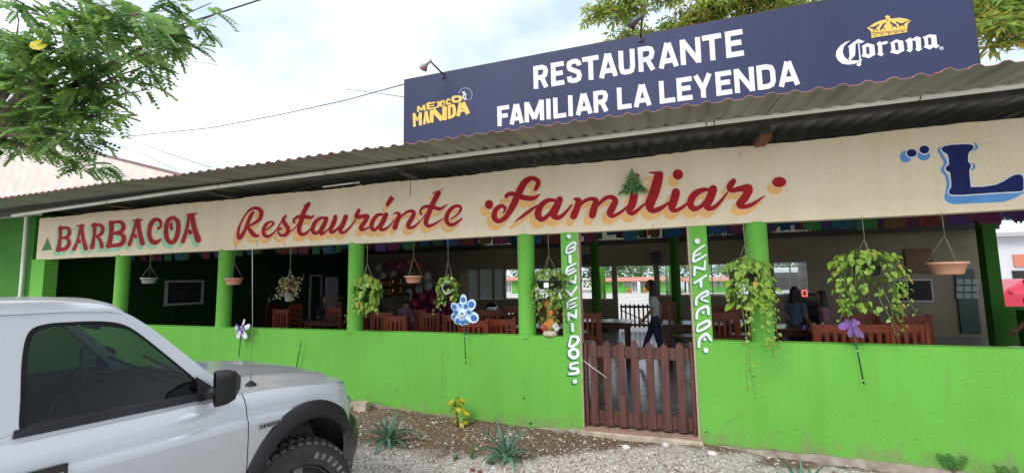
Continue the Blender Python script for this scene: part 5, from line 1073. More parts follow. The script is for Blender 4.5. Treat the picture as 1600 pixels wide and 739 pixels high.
# the denser darker near bough at the top left corner: broader leaflets
pos = []; random.seed(15)
bm_ = MB()
for k in range(18):
    px, py = random.choice([(random.uniform(0, 130), random.uniform(0, 60)), (random.uniform(40, 260), random.uniform(0, 45)), (random.uniform(90, 190), random.uniform(20, 85))]); e = P(px, py, -2.6); s0 = e + Vector((-.5, .1, .25)); bm_.tube([s0, s0.lerp(e, .5) + Vector((0, 0, .04)), e], [.01, .006, .003], 5)
    for j in range(6): pos.append(s0.lerp(e, random.uniform(.3, 1.05)) + Vector([random.uniform(-.06, .06) for _ in range(3)]))
lo(bm_.build('twig', m_bark, TR)); TV2, TF2 = frond_template(6, .25, .055, .085); pos = np.array([tuple(p) for p in pos]); n = len(pos)
Vv, Ff = inst(TV2, TF2, pos, nprng.uniform(-2.6, .2, n), nprng.uniform(-1.0, .3, n), nprng.uniform(-.7, .7, n), nprng.uniform(.7, 1.2, n))
o = link('foliage', npmesh('foliage', Vv, Ff, m_fr, np.repeat(nprng.choice(3, n, p=[.35, .4, .25]), len(TF2))), TR); lo(o); o['kind'] = 'stuff'
# yellow leaf
ym = leafme(leafmat('yellow leaf', (.75, .65, .03), (.7, .6, .05), .2)); 
for k, (px, py) in enumerate(((53, 72), (57, 78), (49, 76))): o = link('yellow_leaf', ym, TR, None, (1.2, .3 * k, .4), (.13, .13, .13)); o.location = P(px, py, -2.5) - Vector((-8.6, -2.0, -.03))

# tree behind the billboard: whorls of lance shaped leaves
m_tl = [leafmat('lance leaf light', (.36, .46, .08), (.50, .54, .12), .5, .5), leafmat('lance leaf green', (.20, .36, .07), (.32, .46, .11), .5, .45), leafmat('lance leaf old', (.45, .30, .06), (.40, .36, .08), .4, .4)]
def whorl(n=7):
    V = []; F = []
    for k in range(n):
        a = 2 * PI * k / n + random.uniform(-.3, .3); L = random.uniform(.75, 1.1); d = np.array([math.cos(a), math.sin(a), random.uniform(-.5, .15)]); q = np.array([-math.sin(a), math.cos(a), random.uniform(-.3, .3)]); b = len(V)
        V += [tuple(d * .08), tuple(d * L * .55 - q * .13), tuple(d * L + np.array([0, 0, -.16])), tuple(d * L * .55 + q * .13)]; F.append((b, b + 1, b + 2, b + 3))
    return np.array(V), np.array(F)
BT_ = empty('lance_leaved_tree', (4.2, 11, 0), 'yellow green tree rising behind the blue billboard', 'tree')
def lo2(o): o.location = (-4.2, -11, 0); return o
random.seed(22); nprng = np.random.default_rng(22); Yt = 7.5
base = Vector((4.2, 11, 0)); fork = P(1330, 60, Yt); fork = Vector((4.3, 10.6, 6.2))
lo2(MB().tube([base, (4.3, 11, 3), (4.15, 10.9, 5), fork], [.3, .26, .22, .18], 12).build('trunk', m_bark, BT_))
lm = MB(); tips = []
def branch(pts, r0, spread, nw):
    pts = [Vector(p) for p in pts]; n = len(pts); lm.tube(pts, [r0 * (1 - .85 * i / (n - 1)) for i in range(n)], 7)
    for k in range(nw):
        s_ = random.uniform(.15, 1.0) * (n - 1); i = min(n - 2, int(s_)); a = pts[i].lerp(pts[i + 1], s_ - i); d = Vector([random.uniform(-1, 1), random.uniform(-.8, .8), random.uniform(-.55, 1)]).normalized(); L = random.uniform(.3, 1) * spread; b_ = a + d * L
        lm.tube([a, a.lerp(b_, .5) + Vector((0, 0, .06)), b_], [.018, .012, .005], 5)
        for j in range(5):
            q = a.lerp(b_, random.uniform(.35, 1.0)) + Vector([random.uniform(-.14, .14) for _ in range(3)]) * spread; tips.append(q)
            if j % 2: lm.tube([a.lerp(b_, .5), q], [.008, .004], 4)
branch([fork, P(1240, -10, Yt), P(1140, 12, Yt), P(1080, 35, Yt), P(1020, 60, Yt), P(960, 75, Yt)], .16, .8, 110)
branch([fork, P(1200, -60, Yt), P(1100, -20, Yt), P(1000, 0, Yt), P(925, 30, Yt)], .14, .8, 110)
branch([fork, P(1250, -120, Yt), P(1120, -80, Yt), P(990, -60, Yt)], .13, .9, 60)
branch([fork, P(1420, -90, 7), P(1500, -40, 6.5), P(1560, 10, 6.), P(1600, 45, 5.6)], .14, .75, 100)
branch([fork, P(1450, -60, 6.5), P(1540, 20, 5.6), P(1580, 60, 5.2)], .11, .6, 70)
branch([fork, P(1330, -150, Yt), P(1420, -200, Yt)], .14, 1., 30)
branch([P(1100, -20, Yt), P(1120, 20, Yt + .3), P(1060, 70, Yt + .3)], .06, .6, 30); branch([P(1240, -10, Yt), P(1180, 30, Yt + .2), P(1130, 60, Yt + .2)], .05, .5, 26)
lo2(lm.build('limb', m_bark, BT_))
P0 = np.array([tuple(t_) for t_ in tips]); WV, WF = [], []; off = 0; MI = []
for g_ in range(4):
    tv, tf = whorl(); sel = P0[g_::4]; n = len(sel); v_, f_ = inst(tv, tf, sel, nprng.uniform(0, 6, n), nprng.uniform(-.7, .7, n), nprng.uniform(-.7, .7, n), nprng.uniform(.17, .30, n)); WV.append(v_); WF.append(f_ + off); off += len(v_); MI.append(np.repeat(nprng.choice(3, n, p=[.5, .4, .1]), len(tf)))
o = link('foliage', npmesh('foliage', np.concatenate(WV), np.concatenate(WF), m_tl, np.concatenate(MI)), BT_); lo2(o); o['kind'] = 'stuff'

# ================================================================ BACKGROUND BEYOND
# pinkish gabled building at the left behind the roof
m_pinkw = mat('pinkish render', (.66, .58, .53), .85, .1, 1.2)
Yp = 16; a = P(60, 216, Yp); c = P(286, 270, Yp); far = P(-300, 330, Yp)
PB = empty('pale_gabled_house', (c.x - 5, Yp, 0), 'pale pinkish house wall with a sloping brown roof edge beyond the left roof', 'house')
def lp(o): o.location = (-(c.x - 5), -Yp, 0); return o
apx = a + (a - c) * .25
lp(MB().add([(c.x, Yp, 0), (c.x, Yp, c.z - .1), (apx.x, Yp, apx.z - .1), (apx.x - 20, Yp, apx.z - 4), (apx.x - 20, Yp, 0), (c.x, Yp + 1.5, 0), (c.x, Yp + 1.5, c.z - .1), (apx.x, Yp + 1.5, apx.z - .1), (apx.x - 20, Yp + 1.5, apx.z - 4), (apx.x - 20, Yp + 1.5, 0)], [(0, 1, 2, 3, 4), (5, 9, 8, 7, 6), (0, 5, 6, 1), (4, 3, 8, 9)]).build('wall', m_pinkw, PB))
rr = MB(); dn = Vector((0, 0, .16))
for (u, v) in ((Vector((c.x + .5, 0, c.z - .25)), Vector((apx.x, 0, apx.z))), (Vector((apx.x, 0, apx.z)), Vector((apx.x - 20.5, 0, apx.z - 4.1)))):
    rr.add([(u.x, Yp - .05, u.z), (v.x, Yp - .05, v.z), (v.x, Yp + 1.6, v.z), (u.x, Yp + 1.6, u.z), (u.x, Yp - .05, u.z - .14), (v.x, Yp - .05, v.z - .14), (v.x, Yp + 1.6, v.z - .14), (u.x, Yp + 1.6, u.z - .14)], [(0, 1, 2, 3), (4, 7, 6, 5), (0, 4, 5, 1), (3, 2, 6, 7), (0, 3, 7, 4), (1, 5, 6, 2)])
lp(rr.build('roof', mat('brown roof edge', (.20, .11, .10), .7), PB))
for k in range(2): q = P(200 + 36 * k, 262 + 6 * k, Yp); lp(MB().box(q.x - .3, q.x + .3, Yp - .06, Yp - .002, 2.6, 3.3).build('window', m_voiddark, PB))
# long green cabins with a red roof across the courtyard
Yg = 58.; m_gcab = mat('cabin green', (.12, .42, .06), .8, .1, 1); m_cabroof = mat('pinkish red roof', (.55, .22, .16), .7, .1, 2); m_w2 = mat('cabin white', (.6, .62, .62), .6)
def cabin(px0, px1, label, doors, wins, rail=True):
    z0 = -.5; p0, p1 = P(px0, 445, Yg), P(px1, 445, Yg); zr = P((px0 + px1) / 2, 437.5, Yg).z; t = empty('green_cabin', ((p0.x + p1.x) / 2, Yg, z0), label, 'cabin', 'green cabins across the courtyard'); X = (p0.x + p1.x) / 2; hw = (p1.x - p0.x) / 2; H = zr - z0
    MB().box(-hw, hw, 0, 5, 0, H).build('wall', m_gcab, t)
    MB().add([(-hw - .4, -.9, H - .02), (hw + .4, -.9, H - .02), (hw + .4, 2.6, H + .42), (-hw - .4, 2.6, H + .42), (-hw - .4, 5.8, H), (hw + .4, 5.8, H), (-hw - .4, -.9, H - .16), (hw + .4, -.9, H - .16)], [(0, 1, 2, 3), (3, 2, 5, 4), (0, 6, 7, 1)]).build('roof', m_cabroof, t)
    for d_ in doors:
        x = P(d_, 445, Yg).x - X; o = MB().box(x - .5, x + .5, -.06, -.005, 0, H * .9).build('door', m_w2, t); MB().box(x - .38, x - .08, -.08, -.062, .3, H * .8).box(x + .08, x + .38, -.08, -.062, .3, H * .8).build('pane', mat('grey pane', (.2, .23, .24), .3), o)
    for w_ in wins:
        x = P(w_, 445, Yg).x - X; z1 = P(w_, 441.5, Yg).z - z0; z2 = P(w_, 447.5, Yg).z - z0; o = MB().box(x - .6, x + .6, -.05, -.005, z2, z1).build('window', m_w2, t)
        mb = MB()
        for i in range(4):
            for j in range(2): mb.box(x - .52 + i * .27, x - .52 + i * .27 + .2, -.07, -.052, z2 + .05 + j * (z1 - z2) / 2, z2 + (z1 - z2) / 2 * (j + 1) - .05)
        mb.build('pane', mat('dark pane', (.08, .10, .12), .3), o)
    for x in (-hw + .1, hw - .1): MB().box(x - .12, x + .12, -.8, -.56, 0, H - .03).build('post', m_w2, t)
    return t, X, H
t1, X1_, H1 = cabin(930, 1062, 'long green cabin with a white door and two lattice windows across the courtyard', [992.5], [980.5, 1006]); cabin(700, 815, 'green cabin with an orange pot seen between the left columns', [795], [774]); cabin(1072, 1160, 'green cabin partly hidden by the word right of the gate', [1090], [1120])
cabin(1175, 1290, 'farther green cabin at the right of the row', [1220], [1250])
MB().box(P(998.5, 445, Yg).x - .2 - X1_, P(998.5, 445, Yg).x + .2 - X1_, -.85, -.6, 0, H1 - .03).build('post', m_w2, t1)
for px, l in ((983, 'left round orange flower pot by the cabin door'), (1008, 'right round orange flower pot by the cabin door'), (774.5, 'round orange flower pot by the left cabin')):
    q = P(px, 452.5, Yg - 1.2); t = empty('flower_pot', (q.x, Yg - 1.2, -.52), l, 'flower pot'); MB().lathe([(0, 0), (.2, 0), (.32, .3), (0, .3)], n=12).build('pot', mat('orange pot', (.45, .20, .10), .7), t); MB().ball((0, 0, .5), (.33, .3, .26), n=10, m=6).build('flowers', mat('orange flowers', (.42, .14, .05), .8, .5, 6), t)
# bright green pillars just outside the back wall
for (p0, p1, Y, n) in ((935, 940, 11.2, 'left'), (941, 946, 11.6, 'left'), (1040, 1044, 11.2, 'r'), (1045, 1052, 11.6, 'r')):
    x0, x1 = P(p0, 440, Y).x, P(p1, 440, Y).x; t = empty('outer_pillar', ((x0 + x1) / 2, Y, -.02), {935: 'outermost bright green pillar left of the rear exit', 941: 'bright green pillar nearest the left post of the rear exit', 1040: 'bright green pillar nearest the right post of the rear exit', 1045: 'wider bright green pillar right of the rear exit'}[p0], 'pillar')
    h = (x1 - x0) / 2; MB().box(-h, h, -h, h, 0, 2.6).build('shaft', m_green, t); MB().box(-h - .02, h + .02, -h - .02, h + .02, 2.6, 2.68).build('cap', m_cream, t)
# tree line behind the cabins
random.seed(31); nprng = np.random.default_rng(31)
m_bt = [leafmat('far leaves', (.06, .14, .04), (.12, .24, .07), .6, .3), leafmat('far leaves light', (.14, .24, .08), (.2, .3, .1), .5, .3)]
lv = np.array([(-.5, 0, 0), (0, -.25, .1), (.5, 0, 0), (0, .3, -.1)]); lf = np.array([(0, 1, 2, 3)])
def bgtree(px, Y, h, wd, label, i):
    x = P(px, 440, Y).x; t = empty('background_tree', (x, Y, -.6), label, 'tree', 'trees behind the cabins'); MB().tube([(0, 0, 0), (.1, 0, h * .3), (0, .1, h * .6)], [.28, .2, .1], 8).build('trunk', m_bark, t); n = 1500
    cs = nprng.normal(0, 1, (9, 3)) * np.array([wd * .28, wd * .25, h * .17]) + np.array([0, 0, h * .62]); k = nprng.integers(0, 9, n); d = nprng.normal(0, 1, (n, 3)); d /= np.linalg.norm(d, axis=1)[:, None]
    ps = cs[k] + d * (wd * .24 * nprng.uniform(.7, 1.05, n))[:, None] * np.array([1, 1, .8]); ps[:, 2] = np.maximum(ps[:, 2], .3)
    v_, f_ = inst(lv, lf, ps, nprng.uniform(0, 6, n), nprng.uniform(-1, 1, n), nprng.uniform(-1, 1, n), nprng.uniform(.35, .8, n)); o = link('crown', npmesh('crown', v_, f_, m_bt, nprng.integers(0, 2, n)), t); o['kind'] = 'stuff'
lab = ['far left', 'left of the bright opening', 'behind the left cabin', 'left of the rear exit', 'just left of the long cabin', 'above the left end of the long cabin', 'above the white cabin door', 'above the right end of the long cabin', 'behind the painted right pilaster', 'behind the right cabin', 'seen through the windows right of the gate', 'behind the white van', 'far right', 'beyond the brown board', 'at the far right edge']
for i, px in enumerate(np.linspace(640, 1500, 15)): bgtree(px + random.uniform(-12, 12), 70 + random.uniform(-3, 6), random.uniform(5.5, 8.5), random.uniform(9, 12), ['tall leafy tree ', 'rounded leafy tree ', 'dense green tree '][i % 3] + lab[i] + ' beyond the courtyard', i)
# ================================================================ CARS BEYOND (low detail, real shape)
def car(px, Y, rz, label, cat, col, L=4.2, W=1.7, H=1.42, van=False, name='parked_car'):
    m = mat('car paint ' + name, col, .3, spec=.6); x = P(px, 440, Y).x; t = empty(name, (x, Y, -.02), label, cat, None, rz); gl = m_dark
    if van: prof = [(-L / 2, .35), (-L / 2, H * .95), (-L / 2 + .1, H), (L / 2 - 1.1, H), (L / 2 - .35, H * .55), (L / 2, H * .5), (L / 2, .35)]
    else: prof = [(-L / 2, .35), (-L / 2 + .02, .85), (-L / 2 + .5, .95), (-L / 2 + 1.05, H - .04), (-L / 2 + 1.4, H), (L / 2 - 1.9, H), (L / 2 - 1.2, .95), (L / 2 - .1, .78), (L / 2, .6), (L / 2, .35)]
    n = len(prof); vs = []
    for sy, ins in ((-1, 0), (1, 0)):
        for (a, z) in prof: vs.append((a, sy * (W / 2 - (.16 if z > 1.0 else 0)), z))
    o = MB().add(vs, [tuple(range(n)), tuple(range(2 * n - 1, n - 1, -1))] + [(i, i + n, (i + 1) % n + n, (i + 1) % n) for i in range(n)]).build('body', m, t); bevel(o, .06, 3, 20)
    for sy in (-1, 1):
        y = sy * (W / 2 - .075)
        if van: q = [(-L / 2 + 1.6, 1.1), (-L / 2 + 1.6, H - .2), (L / 2 - 1.25, H - .2), (L / 2 - .75, 1.1)]
        else: q = [(-L / 2 + .85, .98), (-L / 2 + 1.25, H - .1), (L / 2 - 1.95, H - .1), (L / 2 - 1.35, .98)]
        y2 = sy * (W / 2 - .155 + .01); mb = MB(); mb.add([(a, (y2 if z > 1.2 else sy * (W / 2 - .135)), z) for a, z in q], [tuple(range(4))]); mb.add([(a, (y2 if z > 1.2 else sy * (W / 2 - .135)) + sy * .012, z) for a, z in q], [tuple(range(4))]); mb.build('window', gl, t)
        for ax in (-L / 2 + .8, L / 2 - .85): MB().lathe([(0, -.09), (.3, -.09), (.32, -.05), (.32, .09), (0, .09)], (ax, sy * (W / 2 - .09), .32), 20, axis='y').build('wheel', m_dark2, t)
        MB().box(L / 2 - .12, L / 2 - .02, sy * (W / 2 - .3) - .12, sy * (W / 2 - .3) + .12, .62, .72).build('headlight', m_white, t); MB().cbox((L / 2 - 1.45, sy * (W / 2 + .04), 1.02), (.12, .14, .1)).build('mirror', m, t)
    return t
car(1596, 16, R(172), 'red car parked outside beyond the right end of the restaurant', 'car', (.55, .03, .06), name='red_car')
car(1236, 17, R(185), 'white van parked outside the right rear window', 'van', (.7, .72, .74), 4.8, 1.9, 2.0, True, 'white_van')
x0 = P(1560, 410, 24).x; t = empty('white_shop', (x0 + 5, 24, 0), 'white shop building with an orange sign beyond the red car', 'building')
MB().box(-6, 14, 0, 8, 0, 3.4).build('wall', mat('shop white', (.62, .63, .66), .7, .06, 1), t); MB().box(-6.3, 14.3, -.5, 8.3, 3.4, 3.6).build('roof', m_greyframe, t)
a = P(1585, 408, 23.9); MB().box(a.x - x0 - 5, a.x - x0 - 3, -.1, -.01, 1.9, 2.5).build('sign_board', mat('orange board', (.6, .20, .12), .6), t); MB().box(a.x - x0 - 5.1, a.x - x0 - 2.9, -.06, -.01, .3, 1.7).build('window', m_voiddark, t)
# ================================================================ WIRES
def cable(pts, r, label, m=m_dark2):
    mb = MB(); pts = [Vector(p) for p in pts]; q = []
    for i in range(len(pts) - 1):
        for k in range(10):
            t = k / 10; a = pts[i].lerp(pts[i + 1], t); q.append(a)
    q.append(pts[-1]); o = mb.tube(q, r, 6).build('overhead_cable', m); tag(o, label, 'cable', 'cables crossing the sky')
cable([P(-80, 108, -1.0), P(65, 82, -1.0), P(180, 66, -1.0), P(270, 43, -1.0), P(345, 20, -1.0), P(410, -1, -1.0), P(480, -30, -1.)], .011, 'thick black cable slanting through the upper left foliage')
cable([P(-60, 218, 3), P(95, 217, 3), P(215, 212, 3), P(330, 200, 3), P(440, 179, 3), P(540, 157, 3), P(631, 132, 1.03)], .010, 'thin cable sagging from the left tree to the billboard corner')
cable([P(195, 214, 6), P(250, 236, 6), P(330, 262, 6)], .011, 'upper of the two thin wires dropping behind the left roof'); cable([P(175, 222, 6), P(225, 242, 6), P(275, 266, 6)], .009, 'lower of the two thin wires dropping behind the left roof')
cable([P(235, 86, 5), P(290, 94, 5), P(340, 102, 5)], .008, 'short faint wire right of the left foliage'); cable([P(540, 140, 3), P(590, 146, 2), P(631, 152, 1.03)], .006, 'faint wire reaching the billboard edge below the longer cable')

# ================================================================ PICKUP TRUCK
ta = R(13.5); tdir = Vector((math.sin(ta), math.cos(ta), 0)); tn = Vector((-math.cos(ta), math.sin(ta), 0))
TK = empty('pickup_truck', Vector((0, -5, -.02)) + tn * 2.6, 'silver pickup truck parked nose in towards the green wall at the lower left', 'pickup truck', None, PI / 2 - ta)
m_sil = mat('silver car paint', (.43, .445, .465), .30, .03, 2, metal=.2, spec=.5)
m_sil.node_tree.nodes['Principled BSDF'].inputs['Coat Weight'].default_value = .6; m_sil.node_tree.nodes['Principled BSDF'].inputs['Coat Roughness'].default_value = .06
m_blk = mat('black textured plastic', (.016, .016, .018), .5, .4, 3, bump=.1, bscale=200, spec=.25); m_rub = mat('tyre rubber', (.028, .026, .025), .75, .5, 9, bump=.4, bscale=60)
m_dust = mat('dusty tyre tread', (.085, .075, .065), .9, .35, 14, .5, 50)
m_gap = mat('panel gap', (.01, .01, .01), .8)
m_side = tintglass('tinted side glass', (.16, .23, .185), 1.2, .01); m_wind = tintglass('windscreen glass', (.82, .90, .86), 1.22, .01)
PLAN = [(1.9, 0), (1.95, .012), (2.0, .04), (2.04, .085), (2.08, .14), (2.12, .22), (2.15, .32), (2.17, .45), (2.19, .65), (2.20, .88)]
def drop(a): return -.11 * max(0, (a - 1.35) / .85) ** 1.5
SEC = [(.34, .11), (.40, .05), (.50, .026), (.600, .018), (.612, -.002), (.72, -.012), (.86, -.014), (.955, -.008), (.965, .006), (.975, .010), (.99, .010), (1.03, .022), (1.065, .045), (1.09, .075)]
def side_strip(a0, a1, mir=False, zmax=9, zmin=0, step=.03, cut=None, sec=SEC):
    n = max(1, int(round((a1 - a0) / step))); st = [(a0 + (a1 - a0) * i / n, 0) for i in range(n + 1)]; return strip(st, mir, zmax, zmin, cut, sec)
def strip(st, mir=False, zmax=9, zmin=0, cut=None, sec=SEC):
    sc_ = [q for q in sec if zmin <= q[0] <= zmax]; m = len(sc_); vs = []; fs = []; mb = MB()
    # denser rows for clean arch cuts
    rows = []
    for i in range(m - 1):
        k = max(1, int((sc_[i + 1][0] - sc_[i][0]) / .03))
        for j in range(k): t = j / k; rows.append((sc_[i][0] * (1 - t) + sc_[i + 1][0] * t, sc_[i][1] * (1 - t) + sc_[i + 1][1] * t))
    rows.append(sc_[-1]); m = len(rows)
    for (a, yi) in st:
        for (z, y) in rows:
            zz = z + drop(a) * max(0, min(1, (z - .7) / .3)); yy = y + yi; vs.append((a, 1.76 - yy if mir else yy, zz))
    for i in range(len(st) - 1):
        for j in range(m - 1):
            q = [i * m + j, (i + 1) * m + j, (i + 1) * m + j + 1, i * m + j + 1]
            if cut:
                c = [sum(vs[v][k] for v in q) / 4 for k in (0, 2)]
                if math.hypot((c[0] - cut[0]) / (.8 if cut[0] > 0 else 1), c[1] - cut[1]) < cut[2]: continue
            fs.append(tuple(q) if not mir else tuple(q[::-1]))
    mb.add(vs, fs, smooth=True); return mb
FW = (1.685, .43); RW = (-1.15, .40)
def tpart(mb, name, m, par=None): return mb.build(name, m, par or TK)
for mir in (False, True):
    n = 20; st = [(1.322 + (1.9 - 1.322) * i / n, 0) for i in range(n)] + PLAN
    f = tpart(strip(st, mir, cut=(FW[0], FW[1], .455)), 'front_fender', m_sil)
    d = tpart(side_strip(.396, 1.317, mir), 'door', m_sil)
    tpart(side_strip(.05, .392, mir, step=.1), 'cab_corner', m_sil)
    tpart(side_strip(-1.95, .0, mir, cut=(RW[0], RW[1], .47)), 'bed_side', m_sil)
    ys = 1.76 - .05 if mir else .05
    # dark backing shows in the gaps
    bk = MB(); y0 = .075 if not mir else 1.76 - .078; bk.box(.38, 1.36, y0, y0 + .003, .36, 1.05); bk.box(-.02, .08, y0, y0 + .003, .36, 1.02); tpart(bk, 'gap_lining', m_gap)
    # flares and arch liners
    for (c, nm) in ((FW, 'wheel_flare'), (RW, 'wheel_flare')):
        fl = MB(); vs = []; k = 40; sec = [(.548, -.008), (.546, -.020), (.532, -.032), (.49, -.036), (.448, -.032), (.44, -.02), (.44, .04)]
        for i in range(k + 1):
            a = R(-8 + 196 * i / k); e = 1. if c is FW else .95
            for r_, y in sec:
                x = c[0] + r_ * e * math.cos(a) * (.76 if c is FW else 1); tap = 0
                if c is FW and x > 1.9: tap = (x - 1.9) ** 1.5 * 1.6
                yy = y + tap; vs.append((x, 1.76 - yy if mir else yy, c[1] + r_ * e * math.sin(a)))
        m = len(sec); fl.add(vs, [((i * m + j, i * m + j + 1, (i + 1) * m + j + 1, (i + 1) * m + j) if mir else (i * m + j, (i + 1) * m + j, (i + 1) * m + j + 1, i * m + j + 1)) for i in range(k) for j in range(m - 1)], smooth=True)
        o = tpart(fl, nm, m_blk)
        li = MB(); vs = []
        for i in range(k + 1):
            a = R(-15 + 210 * i / k); 
            for y in (.03, .42): vs.append((c[0] + .44 * math.cos(a) * (.80 if c is FW else 1), 1.76 - y if mir else y, c[1] + .44 * math.sin(a)))
        li.add(vs, [(2 * i, 2 * i + 1, 2 * i + 3, 2 * i + 2) for i in range(k)], smooth=True); tpart(li, 'arch_liner', mat('arch liner', (.035, .025, .02), .95))
# wheels
def wheel(c, y, flip):
    w_ = empty('wheel', (c[0], y, .375)); w_.parent = TK; s = -1 if not flip else 1
    prof = [(.215, .10), (.235, .118), (.30, .125), (.345, .112), (.365, .088), (.372, .05), (.372, -.05), (.365, -.088), (.345, -.112), (.30, -.125), (.235, -.118)]
    MB().lathe(prof, (0, 0, 0), 56, axis='y').build('tyre', m_rub, w_)
    tr = MB()
    for k in range(44):
        for row, (y0, y1) in enumerate(((-.108, -.045), (-.035, .035), (.045, .108))):
            a = 2 * PI * (k + .5 * (row % 2)) / 44; mm = Matrix.Rotation(a, 4, 'Y'); tr.box(-.017, .017, y0, y1, .364 if row == 1 else .356, .381 if row == 1 else .374, 0, mm)
    tr.build('tread', m_dust, w_)
    MB().lathe([(0, s * .03), (.06, s * .035), (.07, s * .02), (.17, s * .01), (.20, s * .05), (.215, s * .10), (.225, s * .112), (.225, s * .09)], (0, 0, 0), 40, axis='y').build('rim', m_dark2, w_)
    sp = MB()
    for k in range(5):
        mm = Matrix.Rotation(2 * PI * k / 5, 4, 'Y'); sp.box(-.028, .028, min(s * .02, s * .075), max(s * .02, s * .075), .05, .205, 0, mm)
    sp.build('spoke', mat('wheel grey', (.16, .16, .17), .4, .2, 10, metal=.4), w_)
    MB().lathe([(0, s * .085), (.035, s * .08), (.04, s * .05)], (0, 0, 0), 20, axis='y').build('hub_cap', m_dark, w_)
    le = MB()
    for k in range(26):
        if k % 9 in (7, 8): continue
        a = 2 * PI * k / 36 + .35; mm = Matrix.Rotation(a, 4, 'Y'); le.box(-.012, .012, min(s * .1255, s * .1275), max(s * .1255, s * .1275), .275, .312, 0, mm)
    tag(le.build('tyre_lettering', mat('worn white rubber', (.17, .165, .15), .8, .5, 25), w_), kind='stuff'); return w_
for y_, f_ in ((.135, False), (1.625, True)):
    fw_ = wheel(FW, y_, f_); fw_.rotation_euler = (0, 0, R(-14)); fw_.scale = (.93, .93, .93); fw_.location.z = .375; wheel(RW, .135, False); wheel(RW, 1.625, True)
# bonnet
mb = MB(); vs = []; na, ny_ = 26, 28
for i in range(na + 1):
    a = 1.30 + .89 * i / na
    for j in range(ny_ + 1):
        u = j / ny_; yedge = .075 + (max(0, a - 1.9) ** 1.6) * 1.9; y = yedge + (1.76 - 2 * yedge) * u; v = abs(u - .5) * 2
        crown = .045 * (1 - v ** 2.2); ridge = .014 * math.exp(-((v - .62) / .10) ** 2); z = 1.091 + drop(a) + crown + ridge * (1 - .4 * i / na) - .10 * max(0, (a - 2.04) / .15) ** 2 - .0
        vs.append((a, y, z))
mb.add(vs, [(i * (ny_ + 1) + j, (i + 1) * (ny_ + 1) + j, (i + 1) * (ny_ + 1) + j + 1, i * (ny_ + 1) + j + 1) for i in range(na) for j in range(ny_)], smooth=True); tpart(mb, 'bonnet', m_sil)
tpart(MB().box(1.23, 1.30, .12, 1.64, 1.07, 1.10), 'cowl', m_blk)
# front face: grille, headlights, bumper
tpart(MB().box(2.16, 2.215, .48, 1.28, .72, .90), 'grille', m_dark)
for y0, y1 in ((.16, .46), (1.30, 1.60)):
    o = tpart(MB().add([(2.11, y0, .73), (2.205, y1 if y0 < 1 else y0, .73), (2.205, y1 if y0 < 1 else y0, .89), (2.11, y0, .89)] if y0 < 1 else [(2.205, y0, .73), (2.11, y1, .73), (2.11, y1, .89), (2.205, y0, .89)], [(0, 1, 2, 3)]), 'headlight', mat('headlight lens', (.7, .72, .74), .1))
m_bump = mat('scuffed black bumper', (.03, .03, .032), .28, .4, 6, spec=.6)
path = [(1.93, -.006), (2.0, .0), (2.06, .03), (2.12, .09), (2.17, .18), (2.22, .32), (2.26, .55), (2.28, .88)]; path = path + [(a, 1.76 - y) for a, y in path[-2::-1]]
bsec = [(-.10, .73), (-.02, .745), (0., .73), (.012, .66), (.004, .56), (-.02, .46), (-.06, .40), (-.12, .39)]; vs = []
for i, (a, y) in enumerate(path):
    p0 = Vector(path[max(0, i - 1)]); p1 = Vector(path[min(len(path) - 1, i + 1)]); t = (p1 - p0).normalized(); nr = Vector((t.y, -t.x))
    for o_, z in bsec:
        q = Vector((a, y)) + nr * o_; edge_ = .10 * (1 - min(1, i / 3)) if i < 4 else 0; vs.append((q.x, q.y, z if z > .6 else z - edge_ * .6))
m = len(bsec); tpart(MB().add(vs, [(i * m + j, (i + 1) * m + j, (i + 1) * m + j + 1, i * m + j + 1) for i in range(len(path) - 1) for j in range(m - 1)], smooth=True), 'bumper', m_bump)
# greenhouse sides
def gy(z): return .075 + (z - 1.09) * .27
outer = [(.05, 1.09), (.05, 1.25), (.05, 1.42), (.07, 1.56), (.12, 1.60), (.35, 1.61), (.70, 1.605), (.80, 1.585), (.90, 1.51), (1.03, 1.375), (1.16, 1.235), (1.305, 1.085), (1.15, 1.085), (.8, 1.088), (.46, 1.09)]
inner = [(.47, 1.135), (.47, 1.25), (.472, 1.42), (.49, 1.52), (.54, 1.548), (.62, 1.55), (.72, 1.545), (.80, 1.525), (.865, 1.475), (.965, 1.365), (1.07, 1.245), (1.16, 1.135), (1.12, 1.125), (.8, 1.13), (.5, 1.132)]
def cr2(p, k=4):
    n = len(p); o = []
    for i in range(n):
        a, b, c, d = p[i - 1], p[i], p[(i + 1) % n], p[(i + 2) % n]
        for j in range(k):
            t = j / k; o.append(tuple(.5 * (2 * b[q] + (c[q] - a[q]) * t + (2 * a[q] - 5 * b[q] + 4 * c[q] - d[q]) * t * t + (3 * b[q] - a[q] - 3 * c[q] + d[q]) * t ** 3) for q in (0, 1)))
    return o
outer = cr2(outer); inner = cr2(inner)
